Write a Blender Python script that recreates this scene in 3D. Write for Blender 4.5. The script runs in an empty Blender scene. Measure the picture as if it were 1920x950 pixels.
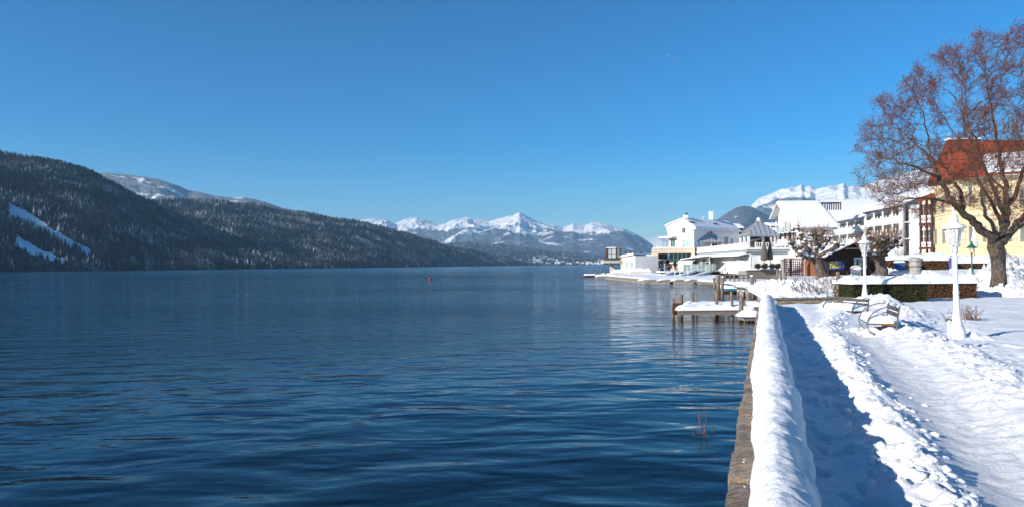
import bpy, math, random
import numpy as np
from mathutils import Vector, Matrix, kdtree
R = math.radians
rnd = random.Random(7)
S = bpy.context.scene
C = S.collection
# ------------------------------------------------------------------ camera, sky, sun
F = 1280.0                       # focal length in photo pixels (1920 wide)
HOR0, ROLL = 497.5, R(0.55)      # horizon at mid-picture, camera roll
CAMZ = 2.0
cam = bpy.data.cameras.new('camera'); camo = bpy.data.objects.new('camera', cam); C.objects.link(camo)
cam.sensor_width = 36; cam.lens = 24; cam.shift_y = (HOR0 - 475) / 1920
cam.clip_start = 0.05; cam.clip_end = 60000
camo.matrix_world = Matrix.Translation((0, 0, CAMZ)) @ Matrix.Rotation(R(90), 4, 'X') @ Matrix.Rotation(-ROLL, 4, 'Z')
S.camera = camo
SUN_EL, SHX, SHY = R(21), 0.88, 0.475     # shadows run towards +x, a little away from the camera
w = bpy.data.worlds.new('World'); S.world = w; w.use_nodes = True
wt = w.node_tree; bg = wt.nodes['Background']; sky = wt.nodes.new('ShaderNodeTexSky')
sky.sky_type = 'NISHITA'; sky.sun_disc = False; sky.sun_elevation = SUN_EL
SUN_AZ = math.atan2(-SHX, -SHY)           # compass angle of the sun, from +y towards +x
sky.sun_rotation = SUN_AZ
sky.altitude = 1200; sky.air_density = 1.0; sky.dust_density = 0.7; sky.ozone_density = 3.0
hs = wt.nodes.new('ShaderNodeHueSaturation'); hs.inputs['Saturation'].default_value = 1.58; hs.inputs['Hue'].default_value = .491
gm = wt.nodes.new('ShaderNodeGamma'); gm.inputs['Gamma'].default_value = 1.22
wt.links.new(sky.outputs[0], hs.inputs['Color']); wt.links.new(hs.outputs[0], gm.inputs['Color']); wt.links.new(gm.outputs[0], bg.inputs['Color'])
bg.inputs['Strength'].default_value = 0.070
sl = bpy.data.lights.new('sun', 'SUN'); so = bpy.data.objects.new('sun', sl); C.objects.link(so)
sl.energy = 5.0; sl.angle = R(0.5); sl.color = (1.0, 0.93, 0.84)
sd = Vector((SHX, SHY, -math.tan(SUN_EL) * math.hypot(SHX, SHY)))
so.rotation_euler = sd.to_track_quat('-Z', 'Y').to_euler()
S.view_settings.view_transform = 'Standard'; S.view_settings.look = 'None'
S.view_settings.exposure = 0.62; S.view_settings.gamma = 1.0
cy = S.cycles
cy.max_bounces = 6; cy.diffuse_bounces = 2; cy.glossy_bounces = 3; cy.transmission_bounces = 4
cy.transparent_max_bounces = 8; cy.volume_bounces = 0; cy.use_denoising = True
cy.caustics_reflective = False; cy.caustics_refractive = False

# ------------------------------------------------------------------ picture <-> place
def ray(px, py):
    cx = (px - 960) / F; cyy = (HOR0 - py) / F
    c, s = math.cos(ROLL), math.sin(ROLL)
    return cx * c + cyy * s, -cx * s + cyy * c
def P(px, py, Y):
    a, b = ray(px, py); return Vector((a * Y, Y, CAMZ + b * Y))
def hor(px): return HOR0 - math.tan(ROLL) * (px - 960)
def Zat(px, py, Y): return P(px, py, Y).z
def Xat(px, Y): return P(px, hor(px), Y).x
QD = np.array([0.348, 0.9375]); QN = np.array([0.9375, -0.348])   # quay direction, and the way inland
def qxy(u, t): return u * QN[0] + t * QD[0], u * QN[1] + t * QD[1]
def uq(x, y): return x * QN[0] + y * QN[1], x * QD[0] + y * QD[1]

# ------------------------------------------------------------------ numpy noise
def _h(ix, iy, seed):
    n = (ix.astype(np.int64) * 374761393 + iy.astype(np.int64) * 668265263 + seed * 974711) & 0x7fffffff
    n = ((n ^ (n >> 13)) * 1274126177) & 0x7fffffff
    return ((n ^ (n >> 16)) & 0xffff) / 65535.0
def perlin(x, y, seed=0):
    x = np.asarray(x, float); y = np.asarray(y, float)
    ix = np.floor(x); iy = np.floor(y); fx = x - ix; fy = y - iy
    ux = fx * fx * fx * (fx * (fx * 6 - 15) + 10); uy = fy * fy * fy * (fy * (fy * 6 - 15) + 10)
    def g(a, b, dx, dy):
        an = _h(a, b, seed) * 2 * np.pi
        return np.cos(an) * dx + np.sin(an) * dy
    n00 = g(ix, iy, fx, fy); n10 = g(ix + 1, iy, fx - 1, fy)
    n01 = g(ix, iy + 1, fx, fy - 1); n11 = g(ix + 1, iy + 1, fx - 1, fy - 1)
    return (n00 * (1 - ux) + n10 * ux) * (1 - uy) + (n01 * (1 - ux) + n11 * ux) * uy
def fbm(x, y, oct=4, seed=0, gain=.5):
    v = 0; a = 1.0
    for o in range(oct):
        v = v + a * perlin(np.asarray(x) * 2 ** o, np.asarray(y) * 2 ** o, seed + o * 17); a *= gain
    return v
def ridged(x, y, oct=5, seed=0, gain=.5):
    v = 0; a = 1.0; t = 0
    for o in range(oct):
        v = v + a * (1 - 2 * np.abs(perlin(np.asarray(x) * 2 ** o, np.asarray(y) * 2 ** o, seed + o * 31)) * 1.6); t += a; a *= gain
    return v / t
def sstep(a, b, x):
    t = np.clip((np.asarray(x, float) - a) / (b - a), 0, 1); return t * t * (3 - 2 * t)

# ------------------------------------------------------------------ materials
def newmat(name):
    m = bpy.data.materials.new(name); m.use_nodes = True
    return m, m.node_tree, m.node_tree.nodes['Principled BSDF']
def N(t, kind, **kw):
    n = t.nodes.new(kind)
    for k, v in kw.items():
        if k in n.inputs: n.inputs[k].default_value = v
        else: setattr(n, k, v)
    return n
def ramp(t, fac, stops):
    r = t.nodes.new('ShaderNodeValToRGB'); e = r.color_ramp.elements
    while len(e) < len(stops): e.new(0.5)
    for i, (p, c) in enumerate(stops):
        e[i].position = p; e[i].color = (*c, 1) if len(c) == 3 else c
    t.links.new(fac, r.inputs[0]); return r
def coords(t, kind='Object', scale=(1, 1, 1), rot=(0, 0, 0)):
    tc = t.nodes.new('ShaderNodeTexCoord'); mp = t.nodes.new('ShaderNodeMapping')
    mp.inputs['Scale'].default_value = scale; mp.inputs['Rotation'].default_value = rot
    t.links.new(tc.outputs[kind], mp.inputs[0]); return mp.outputs[0]
def bump(t, bs, fac, dist, strength=1.0, nrm=None):
    b = t.nodes.new('ShaderNodeBump'); b.inputs['Distance'].default_value = dist; b.inputs['Strength'].default_value = strength
    t.links.new(fac, b.inputs['Height'])
    if nrm: t.links.new(nrm, b.inputs['Normal'])
    t.links.new(b.outputs[0], bs.inputs['Normal']); return b.outputs[0]
def simple(name, c1, c2=None, scale=8, rough=.7, stretch=(1, 1, 1), bd=0.0, metal=0, detail=6, spec=.4, lo=.35, hi=.65):
    m, t, b = newmat(name); c2 = c2 or tuple(x * .75 for x in c1)
    v = coords(t, 'Object', stretch); n = N(t, 'ShaderNodeTexNoise', Scale=scale, Detail=detail, Roughness=.65)
    t.links.new(v, n.inputs['Vector'])
    r = ramp(t, n.outputs['Fac'], [(lo, c2), (hi, c1)]); t.links.new(r.outputs[0], b.inputs['Base Color'])
    b.inputs['Roughness'].default_value = rough; b.inputs['Metallic'].default_value = metal
    b.inputs['Specular IOR Level'].default_value = spec
    if bd: bump(t, b, n.outputs['Fac'], bd)
    return m
def snow_mat():
    m, t, b = newmat('snow'); v = coords(t)
    n1 = N(t, 'ShaderNodeTexNoise', Scale=1.3, Detail=4); n2 = N(t, 'ShaderNodeTexNoise', Scale=18, Detail=8, Roughness=.7); n3 = N(t, 'ShaderNodeTexNoise', Scale=160, Detail=2)
    for n in (n1, n2, n3): t.links.new(v, n.inputs['Vector'])
    r = ramp(t, n1.outputs['Fac'], [(.3, (.80, .82, .85)), (.7, (.87, .88, .90))]); t.links.new(r.outputs[0], b.inputs['Base Color'])
    b.inputs['Roughness'].default_value = .75; b.inputs['Specular IOR Level'].default_value = .25
    o = bump(t, b, n2.outputs['Fac'], .028); bump(t, b, n3.outputs['Fac'], .003, .7, o)
    return m
SNOW = snow_mat()
def snow_path_mat():
    # trampled ground sheet: icier, slightly grey trodden strip marked by the 'trod' attribute
    m, t, b = newmat('snow_ground'); v = coords(t)
    n1 = N(t, 'ShaderNodeTexNoise', Scale=2.2, Detail=6); n2 = N(t, 'ShaderNodeTexNoise', Scale=14, Detail=9, Roughness=.72); n3 = N(t, 'ShaderNodeTexNoise', Scale=150, Detail=2)
    for n in (n1, n2, n3): t.links.new(v, n.inputs['Vector'])
    r = ramp(t, n1.outputs['Fac'], [(.3, (.80, .82, .85)), (.7, (.87, .88, .90))])
    r2 = ramp(t, n2.outputs['Fac'], [(.3, (.68, .68, .69)), (.62, (.84, .845, .85))])
    at = t.nodes.new('ShaderNodeAttribute'); at.attribute_name = 'trod'
    mx = t.nodes.new('ShaderNodeMixRGB'); t.links.new(at.outputs['Fac'], mx.inputs[0]); t.links.new(r.outputs[0], mx.inputs[1]); t.links.new(r2.outputs[0], mx.inputs[2])
    t.links.new(mx.outputs[0], b.inputs['Base Color'])
    b.inputs['Roughness'].default_value = .7; b.inputs['Specular IOR Level'].default_value = .25
    o = bump(t, b, n2.outputs['Fac'], .03); bump(t, b, n3.outputs['Fac'], .003, .7, o)
    return m
SNOWG = snow_path_mat()
WHITE = simple('white_paint', (.80, .79, .76), (.70, .69, .66), 3, .45, bd=.001)
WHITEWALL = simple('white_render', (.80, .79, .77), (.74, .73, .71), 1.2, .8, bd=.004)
GREYWALL = simple('grey_and_shaded_render', (.62, .62, .61), (.55, .55, .54), 1.0, .8, bd=.004)  # grey parts, and white walls with their shade put into the colour
CREAM = simple('cream_render', (.70, .60, .47), (.60, .50, .38), 1.5, .8)
YELLOW = simple('yellow_boards', (.84, .67, .40), (.78, .61, .35), .9, .6, bd=.003)
PALEY = simple('pale_plaster', (.74, .66, .48), (.66, .58, .42), 1.5, .8)
SHUT = simple('grey_green_shutter', (.27, .29, .25), (.20, .22, .19), 4, .6)
REDROOF = simple('red_tiles', (.36, .07, .025), (.20, .035, .016), 5, .8, bd=.02)
METROOF = simple('zinc_sheet', (.62, .65, .66), (.54, .57, .58), 2, .4, metal=.25)
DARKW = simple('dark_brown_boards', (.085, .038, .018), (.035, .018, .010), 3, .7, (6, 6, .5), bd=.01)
REDW = simple('orange_brown_and_sunlit_boards', (.34, .115, .035), (.17, .06, .02), 3, .7, (6, 6, .5), bd=.01)  # bare orange brown wood, and the shed side with sunlight in its colour
MAROON = simple('maroon_timber', (.085, .026, .02), (.05, .017, .014), 3, .6)
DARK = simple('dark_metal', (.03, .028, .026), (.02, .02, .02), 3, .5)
INSIDE = simple('dark_interior', (.035, .035, .04), (.02, .02, .024), 1, .9)  # near-black stands in for shade in gaps and openings
GREYP = simple('weathered_planks', (.26, .235, .20), (.13, .115, .095), 5, .85, (1, 8, 8), bd=.01)
POSTM = simple('weathered_pile', (.27, .21, .16), (.085, .065, .05), 6, .9, (5, 5, .7), bd=.012)
CONC = simple('grey_concrete', (.33, .32, .30), (.22, .21, .19), 2, .85, bd=.01)
STEEL = simple('galvanised_steel', (.20, .20, .195), (.14, .14, .14), 12, .45, metal=.5)
SLAT = simple('bench_slat', (.105, .09, .085), (.06, .05, .045), 5, .7, (3, 3, 10), bd=.003)
GREENM = simple('green_cast_iron', (.02, .12, .085), (.012, .08, .055), 6, .4)
TEAL = simple('teal_hull', (.01, .16, .20), (.01, .11, .14), 2, .4)
URN = simple('urn_stone', (.40, .38, .35), (.22, .21, .19), 6, .9, bd=.02)
UMB = simple('brown_canvas', (.13, .105, .085), (.09, .07, .055), 3, .9, (4, 4, .5))
BLUEC = simple('blue_tarpaulin', (.05, .14, .36), (.03, .10, .27), 2, .6)
YELP = simple('yellow_print', (.86, .72, .20), (.80, .60, .14), 4, .6)
BLUEP = simple('blue_print', (.015, .075, .36), (.012, .05, .24), 2, .6)
CYANP = simple('pale_blue_print', (.45, .62, .80), (.30, .48, .72), 3, .6)
REDB = simple('red_buoy', (.45, .03, .05), (.30, .02, .03), 3, .4)
TEALR = simple('copper_green', (.08, .33, .30), (.06, .25, .24), 3, .6)
POT = simple('terracotta', (.35, .13, .06), (.26, .10, .05), 3, .8)
LEAF_G = simple('boxwood_leaf', (.055, .060, .018), (.028, .034, .012), 30, .6, spec=.2)
LEAF_B = simple('beech_leaf_brown', (.19, .095, .045), (.10, .050, .026), 25, .8, spec=.15)
LEAF_R = simple('rust_leaf', (.21, .085, .03), (.11, .045, .02), 25, .8, spec=.15)
CONIF = simple('conifer_needles', (.02, .05, .025), (.01, .03, .014), 10, .8, spec=.15)
EAVE = simple('shaded_eave_boards', (.30, .35, .38), (.24, .28, .31), 2, .7)  # shade of the eave put into the blue-grey colour
SHOOT = simple('orange_brown_shoot', (.30, .14, .06), (.17, .075, .035), 4, .8, spec=.2)
TWIGR = simple('reddish_twig', (.19, .085, .055), (.085, .042, .032), 5, .8, spec=.2)
TWIGB = simple('brown_twig', (.22, .13, .085), (.11, .065, .045), 5, .8, spec=.2)
SEED = simple('red_seed_cluster', (.21, .075, .05), (.10, .038, .03), 3, .8, spec=.15)
def bark():
    m, t, b = newmat('bark'); v = coords(t, 'Object', (1, 1, .35))
    n = N(t, 'ShaderNodeTexNoise', Scale=9, Detail=9, Roughness=.75); vo = N(t, 'ShaderNodeTexVoronoi', Scale=14)
    n2 = N(t, 'ShaderNodeTexNoise', Scale=1.6, Detail=5)
    for k in (n, vo, n2): t.links.new(v, k.inputs['Vector'])
    r = ramp(t, n.outputs['Fac'], [(.32, (.035, .026, .022)), (.5, (.11, .085, .07)), (.72, (.24, .20, .17))])
    r2 = ramp(t, n2.outputs['Fac'], [(.52, (0, 0, 0)), (.66, (1, 1, 1))])
    mx = t.nodes.new('ShaderNodeMixRGB'); mx.inputs[2].default_value = (.11, .10, .035, 1)
    mm = t.nodes.new('ShaderNodeMath'); mm.operation = 'MULTIPLY'; mm.inputs[1].default_value = .45
    t.links.new(r2.outputs[0], mm.inputs[0]); t.links.new(mm.outputs[0], mx.inputs[0]); t.links.new(r.outputs[0], mx.inputs[1])
    t.links.new(mx.outputs[0], b.inputs['Base Color']); b.inputs['Roughness'].default_value = .95
    b.inputs['Specular IOR Level'].default_value = .15
    bump(t, b, n.outputs['Fac'], .06); return m
BARK = bark()
LICHEN = simple('yellow_lichen', (.42, .30, .02), (.20, .15, .04), 7, .95)
def stone_mat():
    m, t, b = newmat('quay_stone'); v = coords(t, 'Object', (1, 1, 1), (0, 0, R(-20.4)))
    mp = N(t, 'ShaderNodeMapping'); mp.inputs['Scale'].default_value = (1.2, 9, 9); t.links.new(v, mp.inputs[0])
    n = N(t, 'ShaderNodeTexNoise', Scale=3.2, Detail=10, Roughness=.72); t.links.new(mp.outputs[0], n.inputs['Vector'])
    n2 = N(t, 'ShaderNodeTexNoise', Scale=2.6, Detail=6); t.links.new(v, n2.inputs['Vector'])
    n3 = N(t, 'ShaderNodeTexNoise', Scale=38, Detail=6, Roughness=.8); t.links.new(v, n3.inputs['Vector'])
    oi = N(t, 'ShaderNodeObjectInfo')
    r = ramp(t, n.outputs['Fac'], [(.30, (.055, .042, .034)), (.46, (.21, .165, .125)), (.60, (.34, .285, .225)), (.75, (.48, .44, .38))])
    ro = ramp(t, n2.outputs['Fac'], [(.56, (0, 0, 0)), (.68, (1, 1, 1))])
    mx = t.nodes.new('ShaderNodeMixRGB'); mx.inputs[2].default_value = (.38, .17, .045, 1)
    mm = N(t, 'ShaderNodeMath', operation='MULTIPLY'); mm.inputs[1].default_value = .5
    t.links.new(ro.outputs[0], mm.inputs[0]); t.links.new(mm.outputs[0], mx.inputs[0]); t.links.new(r.outputs[0], mx.inputs[1])
    hv = N(t, 'ShaderNodeHueSaturation'); t.links.new(mx.outputs[0], hv.inputs['Color'])
    mr = N(t, 'ShaderNodeMapRange'); mr.inputs['To Min'].default_value = .65; mr.inputs['To Max'].default_value = 1.25
    t.links.new(oi.outputs['Random'], mr.inputs['Value']); t.links.new(mr.outputs[0], hv.inputs['Value'])
    t.links.new(hv.outputs[0], b.inputs['Base Color']); b.inputs['Roughness'].default_value = .9
    o = bump(t, b, n.outputs['Fac'], .03); bump(t, b, n3.outputs['Fac'], .012, 1, o); return m
STONE = stone_mat()
BEDST = simple('sandstone_block', (.36, .30, .19), (.19, .15, .10), 9, .95, bd=.02)
BRICK = simple('brown_brick', (.24, .10, .05), (.14, .06, .035), 9, .95, bd=.02)
def glass_mat(name, col, rough=.08):
    m, t, b = newmat(name); v = coords(t, 'Object'); n = N(t, 'ShaderNodeTexNoise', Scale=.6, Detail=3); t.links.new(v, n.inputs['Vector'])
    r = ramp(t, n.outputs['Fac'], [(.35, tuple(c * .6 for c in col)), (.65, col)]); t.links.new(r.outputs[0], b.inputs['Base Color'])
    b.inputs['Roughness'].default_value = rough; b.inputs['IOR'].default_value = 1.5; b.inputs['Specular IOR Level'].default_value = .8
    return m
GLASS = glass_mat('window_glass', (.05, .065, .075))
GGLASS = glass_mat('green_glass', (.035, .15, .145))
PGLASS = glass_mat('pale_green_glass', (.34, .50, .46))
LGLASS = glass_mat('frosted_glass', (.50, .56, .56), .3)
def clear_glass():
    m, t, b = newmat('lantern_glass'); b.inputs['Base Color'].default_value = (.80, .82, .84, 1); b.inputs['Roughness'].default_value = .12
    tr = N(t, 'ShaderNodeBsdfTransparent'); mx = N(t, 'ShaderNodeMixShader'); mx.inputs[0].default_value = .22; out = t.nodes['Material Output']
    t.links.new(tr.outputs[0], mx.inputs[1]); t.links.new(b.outputs[0], mx.inputs[2]); t.links.new(mx.outputs[0], out.inputs['Surface']); return m
LANT = clear_glass()

# ------------------------------------------------------------------ mesh helpers
class MB:
    def __init__(s): s.v = []; s.f = []; s.m = []; s.mi = 0
    def quad(s, pts):
        k = len(s.v); s.v += [tuple(p) for p in pts]; s.f.append(tuple(range(k, k + len(pts)))); s.m.append(s.mi)
    def hexa(s, p):      # 8 points: bottom 4 ccw, top 4 ccw
        k = len(s.v); s.v += [tuple(q) for q in p]
        for f in ((3, 2, 1, 0), (4, 5, 6, 7), (0, 1, 5, 4), (1, 2, 6, 5), (2, 3, 7, 6), (3, 0, 4, 7)):
            s.f.append(tuple(k + i for i in f)); s.m.append(s.mi)
    def box(s, c, d, rz=0, top=1.0):
        x, y, z = c; a, b, h = d[0] / 2, d[1] / 2, d[2] / 2; cs, sn = math.cos(rz), math.sin(rz)
        P8 = []
        for zz, k in ((-h, 1), (h, top)):
            for sx, sy in ((-1, -1), (1, -1), (1, 1), (-1, 1)):
                px, py = sx * a * k, sy * b * k; P8.append((x + px * cs - py * sn, y + px * sn + py * cs, z + zz))
        s.hexa(P8)
    def obox(s, o, d, n, s0, s1, n0, n1, z0, z1):   # o,d,n 2-D
        q = []
        for z in (z0, z1):
            for a, b in ((s0, n1), (s1, n1), (s1, n0), (s0, n0)):
                q.append((o[0] + d[0] * a + n[0] * b, o[1] + d[1] * a + n[1] * b, z))
        s.hexa(q)
    def prism(s, pts, ext):
        pts = [Vector(p) for p in pts]; e = Vector(ext); n = len(pts); k = len(s.v)
        s.v += [tuple(p) for p in pts] + [tuple(p + e) for p in pts]
        s.f.append(tuple(k + i for i in reversed(range(n)))); s.f.append(tuple(k + n + i for i in range(n))); s.m += [s.mi] * 2
        for i in range(n): s.f.append((k + i, k + (i + 1) % n, k + n + (i + 1) % n, k + n + i)); s.m.append(s.mi)
    def tube(s, pts, rad, sides=6, cap=True):
        pts = [Vector(p) for p in pts]; n = len(pts)
        if not isinstance(rad, (list, tuple)): rad = [rad] * n
        k0 = len(s.v); up = Vector((0, 0, 1)); prev = None
        for i, p in enumerate(pts):
            d = (pts[min(i + 1, n - 1)] - pts[max(i - 1, 0)])
            d = d.normalized() if d.length > 1e-9 else Vector((0, 0, 1))
            if prev is None:
                a = d.cross(Vector((0, 1, 0)) if abs(d.z) > .9 else up).normalized()
            else:
                a = (prev - d * prev.dot(d)); a = a.normalized() if a.length > 1e-6 else d.orthogonal().normalized()
            prev = a; b = d.cross(a)
            for j in range(sides):
                an = 2 * math.pi * j / sides; q = p + (a * math.cos(an) + b * math.sin(an)) * rad[i]; s.v.append(tuple(q))
        for i in range(n - 1):
            for j in range(sides):
                j2 = (j + 1) % sides
                s.f.append((k0 + i * sides + j, k0 + i * sides + j2, k0 + (i + 1) * sides + j2, k0 + (i + 1) * sides + j)); s.m.append(s.mi)
        if cap:
            s.f.append(tuple(k0 + j for j in reversed(range(sides)))); s.f.append(tuple(k0 + (n - 1) * sides + j for j in range(sides))); s.m += [s.mi] * 2
    def lathe(s, prof, c=(0, 0, 0), sides=16):      # prof: (radius, z)
        k0 = len(s.v); n = len(prof)
        for r, z in prof:
            for j in range(sides):
                a = 2 * math.pi * j / sides; s.v.append((c[0] + r * math.cos(a), c[1] + r * math.sin(a), c[2] + z))
        for i in range(n - 1):
            for j in range(sides):
                j2 = (j + 1) % sides
                s.f.append((k0 + i * sides + j, k0 + i * sides + j2, k0 + (i + 1) * sides + j2, k0 + (i + 1) * sides + j)); s.m.append(s.mi)
        s.f.append(tuple(k0 + j for j in reversed(range(sides)))); s.f.append(tuple(k0 + (n - 1) * sides + j for j in range(sides))); s.m += [s.mi] * 2
    def blob(s, c, r, seed=0, nu=10, nv=7, amp=.25, flat=None):
        r = (r, r, r) if not isinstance(r, (tuple, list)) else r; k0 = len(s.v); rr = random.Random(seed); ph = [rr.uniform(0, 6.3) for _ in range(6)]
        for i in range(nv + 1):
            th = math.pi * i / nv
            for j in range(nu):
                a = 2 * math.pi * j / nu
                k = 1 + amp * (math.sin(2 * a + ph[0]) * math.sin(th * 2 + ph[1]) * .6 + math.sin(3 * a + ph[2]) * math.sin(th) * .4 + math.sin(5 * a + ph[3] + th * 3) * math.sin(th) * .25)
                z = math.cos(th) * k
                if flat is not None and z < flat: z = flat
                s.v.append((c[0] + r[0] * math.sin(th) * math.cos(a) * k, c[1] + r[1] * math.sin(th) * math.sin(a) * k, c[2] + r[2] * z))
        for i in range(nv):
            for j in range(nu):
                j2 = (j + 1) % nu
                s.f.append((k0 + i * nu + j, k0 + (i + 1) * nu + j, k0 + (i + 1) * nu + j2, k0 + i * nu + j2)); s.m.append(s.mi)
    def build(s, name, mat, parent=None, smooth=False, kind=None):
        me = bpy.data.meshes.new(name)
        off = parent_loc(parent)
        v = [(x - off[0], y - off[1], z - off[2]) for x, y, z in s.v] if parent else s.v
        me.from_pydata(v, [], s.f)
        for m in (mat if isinstance(mat, list) else [mat]): me.materials.append(m)
        if isinstance(mat, list): me.polygons.foreach_set('material_index', s.m)
        if smooth: me.polygons.foreach_set('use_smooth', [True] * len(s.f))
        me.update()
        o = bpy.data.objects.new(name, me); C.objects.link(o)
        if parent: o.parent = parent
        if kind: o['kind'] = kind
        return o
def parent_loc(p):
    x = Vector((0, 0, 0))
    while p is not None: x += p.location; p = p.parent
    return x
def npmesh(name, V, Fq, mat, smooth=True, parent=None, kind=None, attr=None):
    V = np.asarray(V, np.float32).copy(); Fq = np.asarray(Fq, np.int32)
    if parent: V -= np.array(parent_loc(parent), np.float32)
    me = bpy.data.meshes.new(name); k = Fq.shape[1]
    me.vertices.add(len(V)); me.vertices.foreach_set('co', V.ravel())
    me.loops.add(len(Fq) * k); me.loops.foreach_set('vertex_index', Fq.ravel())
    me.polygons.add(len(Fq)); me.polygons.foreach_set('loop_start', np.arange(len(Fq), dtype=np.int32) * k)
    me.polygons.foreach_set('use_smooth', np.full(len(Fq), smooth))
    me.materials.append(mat); me.update(calc_edges=True)
    if attr:
        a = me.attributes.new(attr[0], 'FLOAT', 'POINT'); a.data.foreach_set('value', np.asarray(attr[1], np.float32))
    o = bpy.data.objects.new(name, me); C.objects.link(o)
    if parent: o.parent = parent
    if kind: o['kind'] = kind
    return o
def gridfaces(nu, nv):
    i = np.arange(nu - 1)[:, None]; j = np.arange(nv - 1)[None, :]; a = (i * nv + j).ravel()
    return np.stack([a, a + nv, a + nv + 1, a + 1], 1)
def thing(name, label, cat, loc=(0, 0, 0), group=None):
    o = bpy.data.objects.new(name, None); C.objects.link(o); o.location = loc; o.empty_display_size = .2
    o['label'] = label; o['category'] = cat
    if group: o['group'] = group
    return o
def tag(o, label, cat, group=None):
    o['label'] = label; o['category'] = cat
    if group: o['group'] = group
    return o
def struct(o): o['kind'] = 'structure'; return o
def copy_tree(o, parent=None):
    c = o.copy(); C.objects.link(c)
    if parent: c.parent = parent
    for ch in [x for x in bpy.data.objects if x.parent == o]: copy_tree(ch, c)
    return c
class Wall:
    """a vertical plane through two points given by (photo column, distance)"""
    def __init__(s, pa, Ya, pb, Yb):
        s.A = np.array([Xat(pa, Ya), Ya]); s.B = np.array([Xat(pb, Yb), Yb]); v = s.B - s.A; s.L = float(np.hypot(*v)); s.d = v / s.L
        s.n = np.array([s.d[1], -s.d[0]])
        if s.n @ s.A > 0: s.n = -s.n            # towards the camera
    def s_at(s, px):
        c = ray(px, hor(px))[0]                 # x = c*y
        den = s.d[0] - c * s.d[1]; return float((c * s.A[1] - s.A[0]) / den)
    def pt(s, k, n=0): return s.A + s.d * k + s.n * n
    def z(s, px, py): return Zat(px, py, s.pt(s.s_at(px))[1])
    def rect(s, px0, px1, yt, yb):
        m = (px0 + px1) / 2; a, b = sorted((s.s_at(px0), s.s_at(px1))); return a, b, s.z(m, yb), s.z(m, yt)
    def box(s, mb, px0, px1, yt, yb, n0=0, n1=.05):
        a, b, z0, z1 = s.rect(px0, px1, yt, yb); mb.obox(s.A, s.d, s.n, a, b, n0, n1, z0, z1)
    def sbox(s, mb, a, b, n0, n1, z0, z1): mb.obox(s.A, s.d, s.n, a, b, n0, n1, z0, z1)
    def body(s, mb, a, b, z0, z1, ext, back=.04):
        p = [(*s.pt(a, -back), z0), (*s.pt(b, -back), z0), (*s.pt(b, -back), z1), (*s.pt(a, -back), z1)]; mb.prism(p, (ext[0], ext[1], 0))
    def window(s, parent, px0, px1, yt, yb, glass=None, frame=None, t=.08, mull=1, bars=0, name='window', out=.012, sill=False):
        a, b, z0, z1 = s.rect(px0, px1, yt, yb); return s.swindow(parent, a, b, z0, z1, glass, frame, t, mull, bars, name, out, sill)
    def swindow(s, parent, a, b, z0, z1, glass=None, frame=None, t=.08, mull=1, bars=0, name='window', out=.012, sill=False):
        g = MB(); s.sbox(g, a, b, -.05, out, z0, z1); w = g.build(name, glass or GLASS, parent)
        f = MB(); o1 = out + .05
        s.sbox(f, a - t, a, -.05, o1, z0 - t, z1 + t); s.sbox(f, b, b + t, -.05, o1, z0 - t, z1 + t)
        s.sbox(f, a, b, -.05, o1, z1, z1 + t); s.sbox(f, a, b, -.05, o1 + (.06 if sill else 0), z0 - t, z0)
        for i in range(mull):
            x = a + (b - a) * (i + 1) / (mull + 1); s.sbox(f, x - t * .3, x + t * .3, out, o1 - .01, z0, z1)
        for i in range(bars):
            zz = z0 + (z1 - z0) * (i + 1) / (bars + 1); s.sbox(f, a, b, out, o1 - .015, zz - t * .25, zz + t * .25)
        f.build('frame', frame or WHITE, w); return w
def snow_slab(name, corners, thick, parent=None, nu=24, nv=16, amp=.25, seed=0, mat=None, edge=.15, kind=None):
    """a rounded, uneven layer of snow over a sloping four-cornered surface (corners in order)"""
    c = [np.array(p, float) for p in corners]
    u = np.linspace(0, 1, nu)[:, None, None]; v = np.linspace(0, 1, nv)[None, :, None]
    base = (c[0] * (1 - u) + c[1] * u) * (1 - v) + (c[3] * (1 - u) + c[2] * u) * v
    L1 = np.linalg.norm(c[1] - c[0]); L2 = np.linalg.norm(c[3] - c[0])
    du = np.minimum(u, 1 - u)[..., 0] * L1; dv = np.minimum(v, 1 - v)[..., 0] * L2
    k = np.sqrt(np.clip(np.minimum(du, dv) / max(edge, 1e-3), 0, 1)) ** .9
    nz = fbm(base[..., 0] * 1.1 / max(thick * 2.2, .3) + seed, base[..., 1] * 1.1 / max(thick * 2.2, .3) + base[..., 2], 3, seed)
    h = thick * (k * (1 + amp * nz) + .02)
    top = base.copy(); top[..., 2] += h
    bot = base.copy()
    V = np.concatenate([top.reshape(-1, 3), bot.reshape(-1, 3)]); f = gridfaces(nu, nv); n = nu * nv
    f2 = f[:, ::-1] + n; side = []
    idx = np.arange(n).reshape(nu, nv)
    for line in (idx[:, 0], idx[-1, :], idx[::-1, -1], idx[0, ::-1]):
        a, b = line[:-1], line[1:]; side.append(np.stack([a, a + n, b + n, b], 1))
    Fa = np.concatenate([f, f2] + side)
    nrm = np.cross(c[1] - c[0], c[3] - c[0])
    if nrm[2] < 0: Fa = Fa[:, ::-1]
    o = npmesh(name, V, Fa, mat or SNOW, True, parent, kind); return o

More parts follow.
